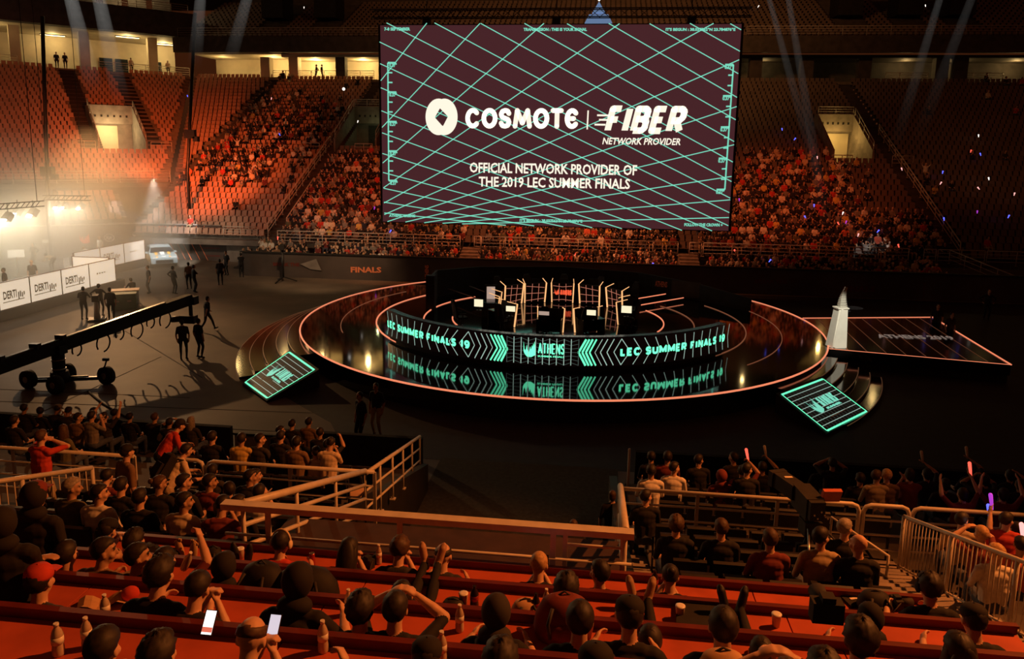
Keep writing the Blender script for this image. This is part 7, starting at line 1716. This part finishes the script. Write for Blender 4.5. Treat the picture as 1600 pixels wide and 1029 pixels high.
p = on_desk(1098, 968, 1); lt = thing('laptop_case', 'flat black laptop case lying on the second desk', 'case', p, radians(-6)); MB().box((0, 0, .025), (.46, .33, .05)).build('body', 'bag_black', lt); MB().tube([(-.22, -.17, .03), (.22, -.17, .03), (.24, .15, .03)], .006, 5).build('zip', 'steel', lt)
p = on_desk(1340, 934, 0); s = thing('notebook', 'small dark notebook with a red cover edge on the front desk', 'notebook', p, .3); MB().box((0, 0, .012), (.26, .18, .024)).build('pages', 'bag_black', s); MB().box((0, .02, .027), (.14, .03, .006)).build('cover_stripe', 'glow_pink' if False else 'panel_cream', s)
def slr(p, label, rz=0., strap=True):
    t = thing('photo_camera', label, 'camera', p, rz); MB().box((0, 0, .05), (.14, .07, .10)).box((0, 0, .11), (.06, .06, .035)).build('body', 'soft_black', t); MB().tube([(0, .03, .05), (0, .16, .05)], [.036, .042], 14).build('lens', 'soft_black', t); MB().tube([(-.07, 0, .09), (-.12, -.1, .02), (.0, -.16, .01), (.12, -.1, .02), (.07, 0, .09)], .006, 5).build('strap', 'bag_strap', t) if strap else None
slr(on_desk(238, 868, 0), 'black camera with long lens lying on the front desk beside the bare feet', .8); slr(on_desk(575, 885, 0), 'black camera on the front desk beside the clear bottle', -.5); slr(on_desk(1400, 948, 0)+V3(0, 0, .0), 'black camera with a lens pointing right on the front desk', -1.4)
q = hy(1290, 968, 3.3); slr(q, 'black camera held by the nearly bald photographer', 0, False)
# pairs of feet resting on desks
def feet(px, py, k, label, mat, skin=True, group=None):
    p = on_desk(px, py, k); t = thing('resting_feet' if skin else 'shoes', label, 'feet' if skin else 'shoes', p)
    for s in (-1, 1):
        R = Matrix.Rotation(s*.16, 3, 'Y'); mb = MB()
        mb.ell(V3(s*.055, 0, .04), (.036, .04, .04), n=12, m=8).ell(R @ V3(0, 0, .14)+V3(s*.055, .01, 0), (.046, .032, .13), n=14, m=10, rot=R)
        if skin:
            for j in range(5): mb.ell(R @ V3((j-2)*.018*s, 0, .268-.008*abs(j-1)*1.2)+V3(s*.055, .012, 0), (.010, .012, .017 if j else .022), n=8, m=6)
        mb.build('foot' if skin else 'shoe', mat, t)
feet(292, 880, 0, 'pair of pale socked feet crossed upright on the front desk', 'paper_bag')
feet(378, 884, 0, 'pair of dark shoes lying on the front desk left of the headphones man', 'shoe_dark', False)


# raised bottle and fan cloth
q = hy(287, 888, 5.62); s = thing('bottle', 'plastic bottle held up high behind the second desk', 'bottle', q); s.rotation_euler = (.2, .5, 0)
MB().lathe([(.030, 0), (.034, .02), (.034, .14), (.014, .19), (.014, .205)], n=16).build('body', 'bottle_clear', s); MB().lathe([(.015, .203), (.015, .22)], n=12).build('cap', 'bottle_cap', s)
q = hy(170, 985, 3.95)
s = thing('folded_cloth', 'red and tan folded cloth on the third desk at the left', 'cloth', on_desk(165, 945, 2)+V3(0, 0, .0), .4)
mb = MB(); n = 10
for i in range(n):
    for j in range(6):
        pass
mb.add([(x*.05-.2, y*.04-.1, .03+.03*sin(x*1.3)+.02*cos(y*1.7)) for y in range(6) for x in range(9)]+[(x*.05-.2, y*.04-.1, .0) for y in range(6) for x in range(9)], [(y*9+x, y*9+x+1, y*9+x+10, y*9+x+9) for y in range(5) for x in range(8)]+[(54+y*9+x+9, 54+y*9+x+10, 54+y*9+x+1, 54+y*9+x) for y in range(5) for x in range(8)])
mb.build('fabric', 'paper_bag', s); MB().ell((.18, .02, .06), (.07, .06, .06), n=12, m=8).build('red_fold', CLO['red'], s)
# ---------------------------------------------------------------- haze: lamp smoke at the left and four visible beams
def volmat(name, dens, col=(1, 1, 1), noise=None, aniso=.3):
    m = bpy.data.materials.new(name); m.use_nodes = True; nt = m.node_tree; nt.nodes.remove(nt.nodes['Principled BSDF'])
    v = nt.nodes.new('ShaderNodeVolumeScatter'); v.inputs['Color'].default_value = (*col, 1); v.inputs['Density'].default_value = dens; v.inputs['Anisotropy'].default_value = aniso
    nt.links.new(v.outputs[0], nt.nodes['Material Output'].inputs['Volume'])
    if noise:
        tc = nt.nodes.new('ShaderNodeTexCoord'); sx = nt.nodes.new('ShaderNodeSeparateXYZ'); nt.links.new(tc.outputs['Object'], sx.inputs[0]); prod = None
        for ax, a, b in noise:
            mr = nt.nodes.new('ShaderNodeMapRange'); mr.interpolation_type = 'SMOOTHSTEP'; mr.inputs['From Min'].default_value = a; mr.inputs['From Max'].default_value = b
            mr.inputs['To Min'].default_value = 0; mr.inputs['To Max'].default_value = 1; nt.links.new(sx.outputs[ax], mr.inputs['Value'])
            mu = nt.nodes.new('ShaderNodeMath'); mu.operation = 'MULTIPLY'; mu.inputs[1].default_value = dens
            nt.links.new(mr.outputs[0], mu.inputs[0])
            if prod is not None: nt.links.new(prod, mu.inputs[1])
            prod = mu.outputs[0]
        nt.links.new(prod, v.inputs['Density'])
    else: m.cycles.homogeneous_volume = True
    MATS[name] = m; return m
volmat('smoke', .085, (1, .95, .8), noise=(('Z', 10.5, 2.0), ('X', -20, -34)))
hz_ = MB().ext([(-60, 27, 0), (-22, 27, 0), (-24, 40, 0), (-31, 53, 0), (-37, 54.5, 0), (-45, 50, 0), (-58, 36, 0)], (0, 0, 10.8)).build('smoke_cloud', 'smoke'); hz_.location = (0, 0, .02)
tag(hz_, 'pale stage smoke hanging around the lamps of the analyst stage', 'smoke', kind='stuff')
def beam_mat(L):
    """smoke cut to the shaft of light, thinned downwards to fade the beam"""
    m = bpy.data.materials.new('beam_smoke'); m.use_nodes = True; nt = m.node_tree; nt.nodes.remove(nt.nodes['Principled BSDF'])
    v = nt.nodes.new('ShaderNodeVolumeScatter'); v.inputs['Color'].default_value = (1, 1, 1, 1)
    tc = nt.nodes.new('ShaderNodeTexCoord'); sx = nt.nodes.new('ShaderNodeSeparateXYZ'); mr = nt.nodes.new('ShaderNodeMapRange'); mr.interpolation_type = 'SMOOTHSTEP'
    mr.inputs['From Min'].default_value = -L; mr.inputs['From Max'].default_value = -L*.25; mr.inputs['To Min'].default_value = 0; mr.inputs['To Max'].default_value = .06  # density shaped so the beam's light fades downwards
    nt.links.new(tc.outputs['Object'], sx.inputs[0]); nt.links.new(sx.outputs['Z'], mr.inputs['Value']); nt.links.new(mr.outputs[0], v.inputs['Density'])
    nt.links.new(v.outputs[0], nt.nodes['Material Output'].inputs['Volume']); return m
def beam(label, top, bot, r0, r1, pw, col=(.95, .93, .88)):
    a, b = Vector(top), Vector(bot); d = b-a; L = d.length
    o = MB().tube([V3(0, 0, 0), V3(0, 0, -L)], [r0, r1], 14).build('light_beam', beam_mat(L), None, a); tag(o, label, 'light beam')
    o.rotation_euler = d.to_track_quat('-Z', 'Y').to_euler()
    ang = 2*math.degrees(math.atan((r1-r0)/L)); k = r0/max(1e-3, (r1-r0)/L)
    lamp('beam_lamp', 'SPOT', a-d.normalized()*k, b, pw*4*(1+k/L)**2, col, .03, ang*1.25, .3)
for i, (t, b, Yt, Yb, r0, r1, pw) in enumerate((((1186, -60), (1292, 330), 40, 44, .10, .34, 3000), ((1222, -60), (1300, 400), 40, 44, .12, .36, 4200), ((1486, -60), (1392, 250), 42, 50, .14, .40, 2200), ((1540, -60), (1425, 240), 42, 50, .16, .46, 1100),
                                               ((96, -60), (150, 150), 40, 48, .30, .62, 7000), ((142, -60), (192, 170), 40, 48, .30, .62, 7000), ((318, -60), (304, 110), 44, 48, .25, .5, 2600), ((402, -60), (352, 120), 44, 48, .25, .5, 2600))):
    beam(('thin pale light beam falling right of the screen, leftmost of four', 'thin pale light beam falling right of the screen, second of four', 'dim light beam over the dark right block, third of four', 'faint light beam over the dark right block, rightmost of four', 'wide pale light beam at the top left, leftmost', 'wide pale light beam at the top left beside the leftmost one', 'faint light beam above the orange block, left of two', 'faint light beam above the orange block, right of two')[i], hy(*t, Yt), hy(*b, Yb), r0, r1, pw)
# small blue-lit structure above the screen edge
q = hy(935, 36, SY+3); s = thing('roof_fixture', 'small blue-lit triangular fixture above the top edge of the main screen', 'lamp', q)
MB().add([(-.9, 0, 0), (.9, 0, 0), (.62, 0, .55), (-.62, 0, .55), (-.9, .6, 0), (.9, .6, 0), (.62, .6, .55), (-.62, .6, .55)], [(0, 1, 2, 3), (7, 6, 5, 4), (1, 0, 4, 5), (2, 1, 5, 6), (3, 2, 6, 7), (0, 3, 7, 4)]).build('base', M('blue_lit', (.2, .3, .5), .5, emit=(.30, .48, .85), es=.38), s)
MB().ext([(-.42, 0, .65), (.42, 0, .65), (0, 0, 1.35)], (0, .4, 0)).build('peak', 'blue_lit', s); MB().ell((0, 0, 1.45), (.08, .08, .08), n=10, m=6).build('beacon', 'glow_white', s)
